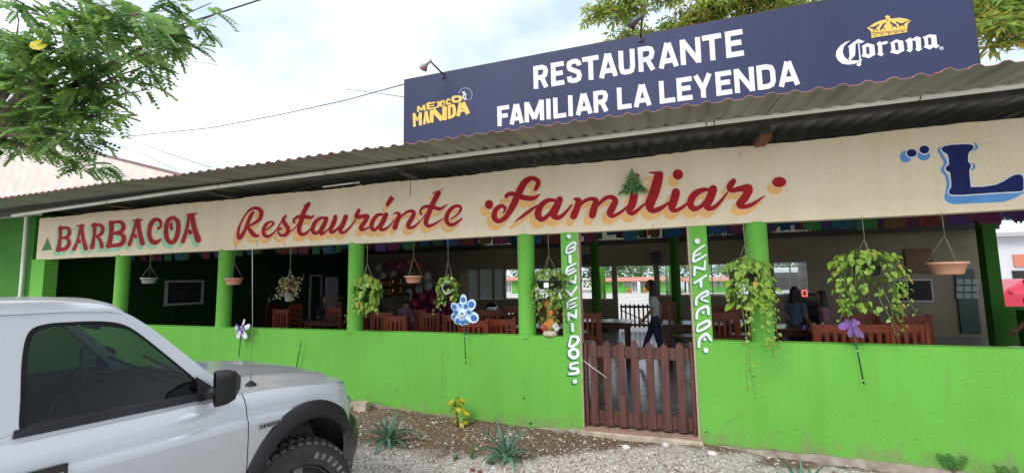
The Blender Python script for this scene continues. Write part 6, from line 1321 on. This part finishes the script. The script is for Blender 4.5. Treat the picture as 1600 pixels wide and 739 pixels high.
for mir in (False, True):
    Yf = (lambda y: 1.76 - y) if mir else (lambda y: y); n = len(outer); vs = [(a, Yf(gy(z)), z) for a, z in outer] + [(a, Yf(gy(z) + .0), z) for a, z in inner] + [(a, Yf(gy(z) + .045), z) for a, z in inner]
    fs = []
    for i in range(n):
        j = (i + 1) % n; fs.append((i, j, n + j, n + i)); fs.append((n + i, n + j, 2 * n + j, 2 * n + i))
    fr = tpart(MB().add(vs, fs), 'window_surround', m_sil)
    # rubber gasket and glass
    ik = [(a + (.822 - a) * .02, z + (1.33 - z) * .02) for a, z in inner]; ik2 = [(a + (.822 - a) * .055, z + (1.33 - z) * .075) for a, z in inner]
    vs = [(a, Yf(gy(z) - .003), z) for a, z in inner] + [(a, Yf(gy(z) + .012), z) for a, z in ik2]; tpart(MB().add(vs, [(i, (i + 1) % n, n + (i + 1) % n, n + i) for i in range(n)]), 'window_gasket', m_blk)
    tpart(MB().add([(a, Yf(gy(z) + .016), z) for a, z in ik], [tuple(range(n))]), 'side_window', m_side)
    tpart(MB().add([(.45, Yf(.070), 1.108), (1.19, Yf(.068), 1.104), (1.17, Yf(.082), 1.137), (.455, Yf(.084), 1.139), (.45, Yf(.09), 1.108), (1.19, Yf(.09), 1.104)], [(0, 1, 2, 3), (0, 4, 5, 1)]), 'belt_moulding', m_blk)
    # door handle recess
    hd = tpart(MB().box(.02 + .42, .60, Yf(-.016) if not mir else 1.76 + .008, Yf(-.008) if not mir else 1.76 + .016, .915, .985), 'door_handle', m_dark)
    tpart(MB().box(.46, .585, -.024 if not mir else 1.776, -.016 if not mir else 1.784, .945, .955), 'handle_trim', m_metal, hd)
    # mirror
    mr = tpart(MB().add([], []), 'door_mirror', m_blk); s = -1 if not mir else 1; yb = -.0 if not mir else 1.76
    me_ = MB(); cy = yb + s * .10; ring = []
    for k in range(20):
        a = 2 * PI * k / 20; ring.append((math.copysign(abs(math.cos(a)) ** .45, math.cos(a)), math.copysign(abs(math.sin(a)) ** .45, math.sin(a))))
    vs = []
    for (x, sc2) in ((1.10, .98), (1.115, 1.0), (1.16, .97), (1.20, .80), (1.215, .45)): vs += [(x + .03 * (u * s) * -1, cy + u * .085 * sc2, 1.185 + v * .082 * sc2) for u, v in ring]
    me_.add(vs, [(i * 20 + k, i * 20 + (k + 1) % 20, (i + 1) * 20 + (k + 1) % 20, (i + 1) * 20 + k) for i in range(4) for k in range(20)] + [tuple(80 + k for k in range(20))], smooth=True)
    me_.tube([(1.14, yb + s * -.06, 1.13), (1.15, yb + s * .02, 1.15)], .03, 8)
    me_.add([(1.10, yb - s * .070, 1.10), (1.24, yb - s * .075, 1.10), (1.10, yb - s * .11, 1.225), (1.10, yb - s * .062, 1.10), (1.24, yb - s * .067, 1.10), (1.10, yb - s * .10, 1.225)], [(0, 1, 2), (3, 5, 4), (0, 3, 4, 1), (1, 4, 5, 2)])
    mr.data = me_.mesh('door_mirror', m_blk)
    tpart(MB().add([(1.108 + .03 * (u * s) * -1, cy + u * .074, 1.185 + v * .071) for u, v in ring], [tuple(range(20))]), 'mirror_glass', mat('mirror glass', (.3, .33, .35), .03, metal=1.), mr)
# roof, windscreen, rear window
mb = MB(); vs = []; st = [(.05, -.03), (.12, 0), (.35, .01), (.6, .008), (.76, -.005), (.82, -.03)]
for a, dz in st:
    for j in range(21):
        u = j / 20; v = abs(u - .5) * 2; y = .204 + (1.76 - .408) * u; vs.append((a, y, 1.590 + dz * .8 + .066 * (1 - v ** 5) * (.75 + .25 * (1 - v ** 2))))
mb.add(vs, [(i * 21 + j, (i + 1) * 21 + j, (i + 1) * 21 + j + 1, i * 21 + j + 1) for i in range(len(st) - 1) for j in range(20)], smooth=True); tpart(mb, 'roof', m_sil)
mb = MB(); vs = []
for i in range(9):
    t = i / 8
    for j in range(15):
        u = j / 14; v = abs(u - .5) * 2; a = .80 + .44 * t + .03 * (1 - v * v); z = 1.575 + .03 * (1 - v ** 2.5) * (1 - t) - .475 * t - .0; ye = .22 - .12 * t; vs.append((a, ye + (1.76 - 2 * ye) * u, z))
mb.add(vs, [(i * 15 + j, (i + 1) * 15 + j, (i + 1) * 15 + j + 1, i * 15 + j + 1) for i in range(8) for j in range(14)], smooth=True); tpart(mb, 'windscreen', m_wind)
tpart(MB().add([(.055, .24, 1.12), (.055, 1.52, 1.12), (.06, 1.50, 1.56), (.06, .26, 1.56)], [(0, 1, 2, 3)]), 'rear_window', m_side)
tpart(MB().box(.03, .05, .08, 1.68, .5, 1.12), 'cab_back', m_sil)
# cabin interior
m_int = mat('dark interior', (.012, .013, .015), .8, .2, 5)
tpart(MB().add([(.98, .15, .95), (1.24, .12, 1.09), (1.24, 1.64, 1.09), (.98, 1.61, .95), (.95, .15, .75), (.95, 1.61, .75)], [(0, 1, 2, 3), (0, 3, 5, 4)]), 'dashboard', m_int)
for y0 in (.25, .98):
    o = bevel(tpart(MB().box(.22, .70, y0, y0 + .52, .55, .78), 'seat', m_int), .04, 3); o = tpart(MB().cbox((.20, y0 + .26, 1.0), (.13, .48, .58), 0, (0, -.16, 0)), 'backrest', m_int); bevel(o, .04, 3)
    bevel(tpart(MB().cbox((.13, y0 + .26, 1.36), (.10, .26, .17)), 'headrest', m_int), .03, 3)
tpart(MB().tube([(.86 + .06 * math.sin(a), 1.24 + .19 * math.cos(a), 1.02 + .18 * math.sin(a)) for a in [2 * PI * k / 24 for k in range(25)]], .014, 8), 'steering_wheel', m_dark)
bevel(tpart(MB().cbox((.86, .88, 1.505), (.03, .27, .08), 0, (0, .1, 0)), 'rear_view_mirror', m_dark), .01, 2); bevel(tpart(MB().cbox((.80, .50, 1.53), (.16, .40, .02), 0, (0, .5, 0)), 'sun_visor', m_int), .008, 2)
tpart(MB().box(.06, 1.2, .14, 1.62, .40, .42), 'cab_floor', m_int); tpart(MB().box(.10, .78, .25, 1.51, 1.585, 1.592), 'headliner', m_int)
# bed
tpart(MB().box(-1.94, .0, .12, 1.64, .60, .64).box(-1.95, -1.90, .08, 1.68, .5, 1.04), 'bed_floor', m_sil); tpart(MB().box(-1.94, 0, .04, .12, 1.055, 1.095).box(-1.94, 0, 1.64, 1.72, 1.055, 1.095), 'bed_rail', m_blk)
for y0 in (.02, 1.68): tpart(MB().box(-1.965, -1.952, y0 + .02, y0 + .08, .7, .95), 'tail_light', mat('tail light', (.35, .01, .01), .2))
tpart(MB().box(-1.9, 2.1, .35, .45, .32, .42).box(-1.9, 2.1, 1.31, 1.41, .32, .42), 'chassis', m_dark)
tpart(MB().box(-2.08, -1.97, .1, 1.66, .42, .58), 'rear_bumper', m_metal)
# antenna
an = tpart(MB().lathe([(0, .035), (.012, .03), (.03, .012), (.035, 0)], (1.43, .20, 1.095), 16), 'antenna', m_blk); tpart(MB().tube([(1.43, .20, 1.12), (1.425, .20, 1.5), (1.405, .20, 1.985)], [.0026, .0018, .0014], 6), 'mast', mat('antenna mast', (.35, .33, .30), .4, metal=.5), an)
# model badge on the wing
bd = tpart(MB().box(1.375, 1.51, -.0215, -.010, .895, .922), 'badge', m_metal); bd2 = tpart(MB().box(1.379, 1.506, -.0225, -.0216, .899, .918), 'badge_field', m_dark, bd)
lt = MB()
for k, ch in enumerate('RANGER'):
    for st_ in letter(ch, .16, .12):
        for (u0, v0), (u1, v1) in zip(st_[:-1], st_[1:]):
            x0, x1 = 1.384 + .0205 * k + .0155 * u0, 1.384 + .0205 * k + .0155 * u1; z0, z1 = .902 + .013 * v0, .902 + .013 * v1; lt.tube([(x0, -.0233, z0), (x1, -.0233, z1)], .0011, 4)
lt.build('badge_lettering', m_metal, bd)
# windscreen wiper and washer
tpart(MB().tube([(1.28, .5, 1.115), (1.12, .9, 1.27)], .008, 5).tube([(1.24, 1.1, 1.125), (1.10, 1.45, 1.22)], .008, 5), 'wiper', m_blk)

# ================================================================ PEOPLE
m_skin = mat('skin', (.36, .19, .12), .55, .08, 8); m_hair = mat('dark hair', (.018, .012, .01), .55, .3, 30, stretch=(8, 8, 1)); m_shoe = mat('shoe', (.05, .05, .055), .6)
def person(name_loc, label, pose, shirt, trousers, rz, h=1.6, hair='long', sleeve=True, scale=1., hairm=None):
    J = dict(pel=(0, 0, .90), waist=(0, 0, 1.02), chest=(0, -.005, 1.22), neck=(0, 0, 1.385), head=(0, -.01, 1.46), sl=(-.165, 0, 1.33), sr=(.165, 0, 1.33), el=(-.205, .03, 1.07), er=(.205, .03, 1.07), wl=(-.21, -.04, .85), wr=(.21, -.04, .85),
             hl=(-.085, 0, .87), hr=(.085, 0, .87), kl=(-.09, -.02, .48), kr=(.09, -.02, .48), al=(-.09, .02, .08), ar=(.09, .02, .08), tl=(-.10, -.13, .03), tr=(.10, -.13, .03))
    J.update(pose)
    J = {k: Vector(v) for k, v in J.items()}
    for s in 'lr':
        d = (J['w' + s] - J['e' + s]).normalized(); J['m' + s] = J['w' + s] + d * .075
    rad = dict(pel=(.135, .10), waist=(.115, .085), chest=(.145, .10), neck=(.052, .052), head=(.05, .05), sl=(.058, .055), sr=(.058, .055), el=(.040, .040), er=(.040, .040), wl=(.026, .022), wr=(.026, .022), ml=(.034, .016), mr=(.034, .016), hl=(.092, .092), hr=(.092, .092), kl=(.060, .060), kr=(.060, .060), al=(.036, .036), ar=(.036, .036), tl=(.036, .028), tr=(.036, .028))
    E = [('pel', 'waist'), ('waist', 'chest'), ('chest', 'neck'), ('neck', 'head'), ('chest', 'sl'), ('chest', 'sr'), ('sl', 'el'), ('sr', 'er'), ('el', 'wl'), ('er', 'wr'), ('wl', 'ml'), ('wr', 'mr'), ('pel', 'hl'), ('pel', 'hr'), ('hl', 'kl'), ('hr', 'kr'), ('kl', 'al'), ('kr', 'ar'), ('al', 'tl'), ('ar', 'tr')]
    K = list(rad); me = bpy.data.meshes.new('body'); me.from_pydata([J[k] for k in K], [(K.index(a), K.index(b)) for a, b in E], []); ob = bpy.data.objects.new('tmp', me); COL.objects.link(ob)
    sk = ob.modifiers.new('s', 'SKIN'); sk.use_smooth_shade = True; ss = ob.modifiers.new('u', 'SUBSURF'); ss.levels = 1
    for i, k in enumerate(K): me.skin_vertices[0].data[i].radius = rad[k]; me.skin_vertices[0].data[i].use_root = (k == 'pel')
    dg = bpy.context.evaluated_depsgraph_get(); dg.update(); ev = ob.evaluated_get(dg); m2 = ev.to_mesh(); vs = [tuple(v.co) for v in m2.vertices]; fs = [tuple(p.vertices) for p in m2.polygons]; ev.to_mesh_clear(); bpy.data.objects.remove(ob); bpy.data.meshes.remove(me)
    seg = {('pel', 'waist'): 1, ('waist', 'chest'): 1, ('chest', 'neck'): 1, ('chest', 'sl'): 1, ('chest', 'sr'): 1, ('sl', 'el'): 1, ('sr', 'er'): 1, ('pel', 'hl'): 2, ('pel', 'hr'): 2, ('hl', 'kl'): 2, ('hr', 'kr'): 2, ('kl', 'al'): 2, ('kr', 'ar'): 2, ('al', 'tl'): 3, ('ar', 'tr'): 3}
    mb = MB(); mis = []
    for f in fs:
        c = sum((Vector(vs[i]) for i in f), Vector()) / len(f); best = (9, 0, 0)
        for (a, b) in E:
            A, B = J[a], J[b]; t = max(0, min(1, (c - A).dot(B - A) / (B - A).length_squared)); dd = (c - A.lerp(B, t)).length - .5 * (rad[a][0] * (1 - t) + rad[b][0] * t)
            if dd < best[0]:
                k = seg.get((a, b), 0)
                if (a, b) in (('sl', 'el'), ('sr', 'er')) and t > (.75 if sleeve else .2): k = 0
                if (a, b) == ('chest', 'neck') and t > .8: k = 0
                if (a, b) == ('pel', 'waist') and t < .25: k = 2
                best = (dd, k, t)
        mis.append(best[1])
    b0 = len(mb.v); mb.v += vs; mb.f += fs; mb.mi += mis; mb.sm += [True] * len(fs)
    # head: one shaped surface with nose, brow and chin, facing -Y
    hc = J['head'] + Vector((0, -.012, .085)); n, m = 20, 14; hv_ = []
    for i in range(m + 1):
        t = PI * i / m; zz = math.cos(t)
        for k in range(n):
            a = 2 * PI * k / n; x, y = math.sin(t) * math.cos(a), math.sin(t) * math.sin(a); rx, ry, rz_ = .074, .092, .115; f = max(0, -y)
            if zz < 0: rx *= 1 + .28 * zz; ry *= 1 + .10 * zz
            nose = .022 * math.exp(-((x / .22) ** 2)) * math.exp(-((zz + .12) / .20) ** 2) * (1 if y < -.6 else 0); eye = -.006 * math.exp(-(((abs(x) - .38) / .16) ** 2)) * math.exp(-((zz - .06) / .12) ** 2) * (1 if y < -.5 else 0)
            hv_.append(hc + Vector((rx * x, ry * y - nose - eye, rz_ * zz)))
    mb.add(hv_, [(i * n + k, (i + 1) * n + k, (i + 1) * n + (k + 1) % n, i * n + (k + 1) % n) for i in range(m) for k in range(n)], 0, True)
    for sx in (-1, 1): mb.ball(hc + Vector((sx * .074, .01, -.005)), (.010, .02, .03), 0, 8, 6)
    for sx in (-1, 1): mb.ball(hc + Vector((sx * .028, -.082, .008)), (.012, .008, .006), 4, 8, 5)
    mb.ball(hc + Vector((0, -.080, -.058)), (.022, .010, .006), 5, 8, 5)
    # five fingers on each hand
    for s in 'lr':
        sg_ = -1 if s == 'l' else 1; d = (J['m' + s] - J['w' + s]).normalized(); q = d.cross(Vector((0, 0, 1))); q = q.normalized() if q.length > .2 else Vector((0, 1, 0)); r3 = d.cross(q)
        q = Vector((0, 1, 0)) - d * d.y; q.normalize(); r3 = d.cross(q)
        for k, L in enumerate((.060, .072, .068, .052)):
            a0 = J['m' + s] + q * (-.024 + .016 * k); c1 = r3 * (-sg_) * .012; mb.tube([a0 - d * .01, a0 + d * L * .5 + c1 * .4, a0 + d * L + c1 * 1.4], [.0085, .008, .006], 6, 0)
        a0 = J['w' + s].lerp(J['m' + s], .35) - q * .025; mb.tube([a0, a0 - q * .02 + d * .025, a0 - q * .022 + d * .055], [.011, .010, .007], 6, 0)
    t = empty('person', name_loc, label, 'person', None, rz); t.scale = (scale * h / 1.66,) * 3
    mb.build('body', [m_skin, shirt, trousers, m_shoe, m_dark, mat('lips', (.30, .10, .08), .5)], t)
    hb = MB(); hs_ = []
    for i in range(m + 1):
        tt = PI * i / m
        for k in range(n):
            a = 2 * PI * k / n; x, y, z = math.sin(tt) * math.cos(a), math.sin(tt) * math.sin(a), math.cos(tt); g_ = 1.12; yy = y; ff = 1.
            if y < -.25 and z < .5: g_ = .80
            L = 0
            if hair == 'long' and z < -.1 and y > -.1: L = (-.1 - z) * .24
            hs_.append(hc + Vector((.074 * x * g_, .092 * y * g_ + .012, .115 * z * (1.1 if z > 0 else 1.0) - L)))
    hb.add(hs_, [(i * n + k, (i + 1) * n + k, (i + 1) * n + (k + 1) % n, i * n + (k + 1) % n) for i in range(m) for k in range(n)], 0, True)
    if hair == 'long':
        for k in range(11):
            u = (k - 5) / 5; x0 = .07 * u; hb.tube([hc + Vector((x0, .04 - .04 * abs(u), .06)), hc + Vector((x0 * 1.25, .085 - .06 * abs(u), -.06)), hc + Vector((x0 * 1.5, .10 - .07 * abs(u), -.20)), hc + Vector((x0 * 1.35, .10 - .06 * abs(u) , -.30 + .03 * abs(u)))], [.02, .028, .026, .006], 6)
    hb.build('hair', hairm or m_hair, t); return t
def cloth(n, c, **k): return mat('cloth ' + n, c, .85, .12, 6, .3, 80, **k)
WALK = dict(kl=(-.09, -.17, .50), al=(-.085, -.30, .13), tl=(-.09, -.43, .10), kr=(.09, .05, .47), ar=(.085, .24, .13), tr=(.09, .13, .03), el=(-.20, .10, 1.08), wl=(-.20, .08, .86), er=(.20, -.05, 1.08), wr=(.19, -.20, .92), chest=(0, -.03, 1.22), neck=(0, -.03, 1.385), head=(0, -.05, 1.46), sl=(-.16, -.02, 1.33), sr=(.16, -.02, 1.33))
SIT = dict(pel=(0, 0, .52), waist=(0, .03, .66), chest=(0, .02, .88), neck=(0, -.01, 1.04), head=(0, -.03, 1.12), sl=(-.165, .02, .98), sr=(.165, .02, .98), el=(-.21, -.03, .73), er=(.21, -.03, .73), wl=(-.15, -.25, .78), wr=(.15, -.25, .78), hl=(-.09, -.03, .52), hr=(.09, -.03, .52), kl=(-.11, -.43, .50), kr=(.11, -.43, .50), al=(-.11, -.40, .09), ar=(.11, -.40, .09), tl=(-.11, -.53, .03), tr=(.11, -.53, .03))
STAND = dict(wl=(-.17, -.14, .92), wr=(.17, -.14, .92))
wp = P(1024, 505, 3.5)
person((wp.x, 3.5, FZ + .0), 'woman with long dark hair in a white top walking left inside the entrance', WALK, cloth('white', (.55, .56, .58)), cloth('denim', (.03, .045, .09)), -PI / 2, 1.55, 'long')
def at(px, Y): return (P(px, 480, Y).x, Y, FZ)
person(at(634, 3.2), 'seated person in a dull mauve shirt below the balloons', SIT, cloth('mauve', (.20, .11, .15)), cloth('dark', (.03, .03, .035)), PI * .9, 1.7, 'short')
person(at(504, 3.9), 'seated person in a dark top at the left of the third round column', SIT, cloth('navy', (.025, .03, .05)), cloth('black', (.02, .02, .02)), PI * .55, 1.62, 'long')
person(at(532, 4.5), 'seated person in a dark shirt hidden partly by the third round column', SIT, cloth('charcoal', (.04, .03, .03)), cloth('black2', (.02, .02, .02)), -PI * .4, 1.65, 'short')
person(at(590, 4.6), 'dark haired person seated beyond the round pothos', SIT, cloth('dark red', (.07, .015, .015)), cloth('black3', (.02, .02, .02)), PI * .2, 1.6, 'long')
person(at(1243, 3.6), 'person in a blue striped top standing before the van window', STAND, cloth('striped blue', (.10, .16, .24)), cloth('dark blue', (.02, .03, .05)), PI * .75, 1.40, 'long')
person(at(1286, 3.3), 'person in a dusty pink dress left of the wide pothos', STAND, cloth('dusty pink', (.32, .16, .22)), cloth('dusty pink2', (.30, .15, .21)), -PI * .6, 1.34, 'long')
person(at(1624, 2.2), 'person in black at the far right edge of the restaurant', STAND, cloth('black4', (.015, .015, .018)), cloth('navy2', (.02, .025, .05)), -PI * .5, 1.58, 'short')

# dry leaves and twigs lying about the bed
random.seed(51); lm_ = [leafme(leafmat('litter', (.22, .13, .06), (.34, .24, .10), .5), alt=True), leafme(leafmat('litter pale', (.40, .33, .16), (.30, .20, .09), .5), alt=True)]
mbl = MB()
for i in range(150):
    x = random.uniform(-3.6, 3.4); y = -random.random() ** 1.6 * 1.3 - .03; z = float(hground(np.array(x), np.array(y))) + .012; s_ = random.uniform(.015, .04); mm = Matrix.Translation((x, y, z)) @ Euler((random.uniform(-.5, .5), random.uniform(-.5, .5), random.uniform(0, 6))).to_matrix().to_4x4() @ Matrix.Scale(s_, 4)
    mbl.add([mm @ Vector(v) for v in hv2], hf2, random.choice((0, 1)), True)
for i in range(40):
    x = random.uniform(-3.6, 3.4); y = random.uniform(-1., -.05); z = float(hground(np.array(x), np.array(y))) + .012; a = random.uniform(0, 6); L = random.uniform(.04, .14); mbl.tube([(x, y, z), (x + math.cos(a) * L, y + math.sin(a) * L, z + .006)], .0025, 4, 2)
tag(mbl.build('leaf_litter', [lm_[0].materials[0], lm_[1].materials[0], m_brown]), 'dry fallen leaves and twigs scattered over the soil along the wall', 'leaf litter', None, 'stuff')
t = empty('tube_light', P(505, 292, -.03), 'thin grey tube lamp lying along the top edge of the banner wall', 'lamp'); e_ = P(560, 285, -.03) - P(505, 292, -.03)
MB().tube([(0, 0, 0), tuple(e_)], .013, 8).build('tube', m_pvc, t); MB().tube([tuple(e_ * .9), tuple(e_ * 1.04)], .022, 8).build('socket', m_metal, t); MB().tube([(0, 0, 0), tuple(-e_ * .15 + Vector((0, 0, .04))), tuple(-e_ * .5 + Vector((0, 0, .02))), tuple(-e_ * .9 - Vector((0, 0, .01)))], .006, 6).build('lead', m_dark2, t)
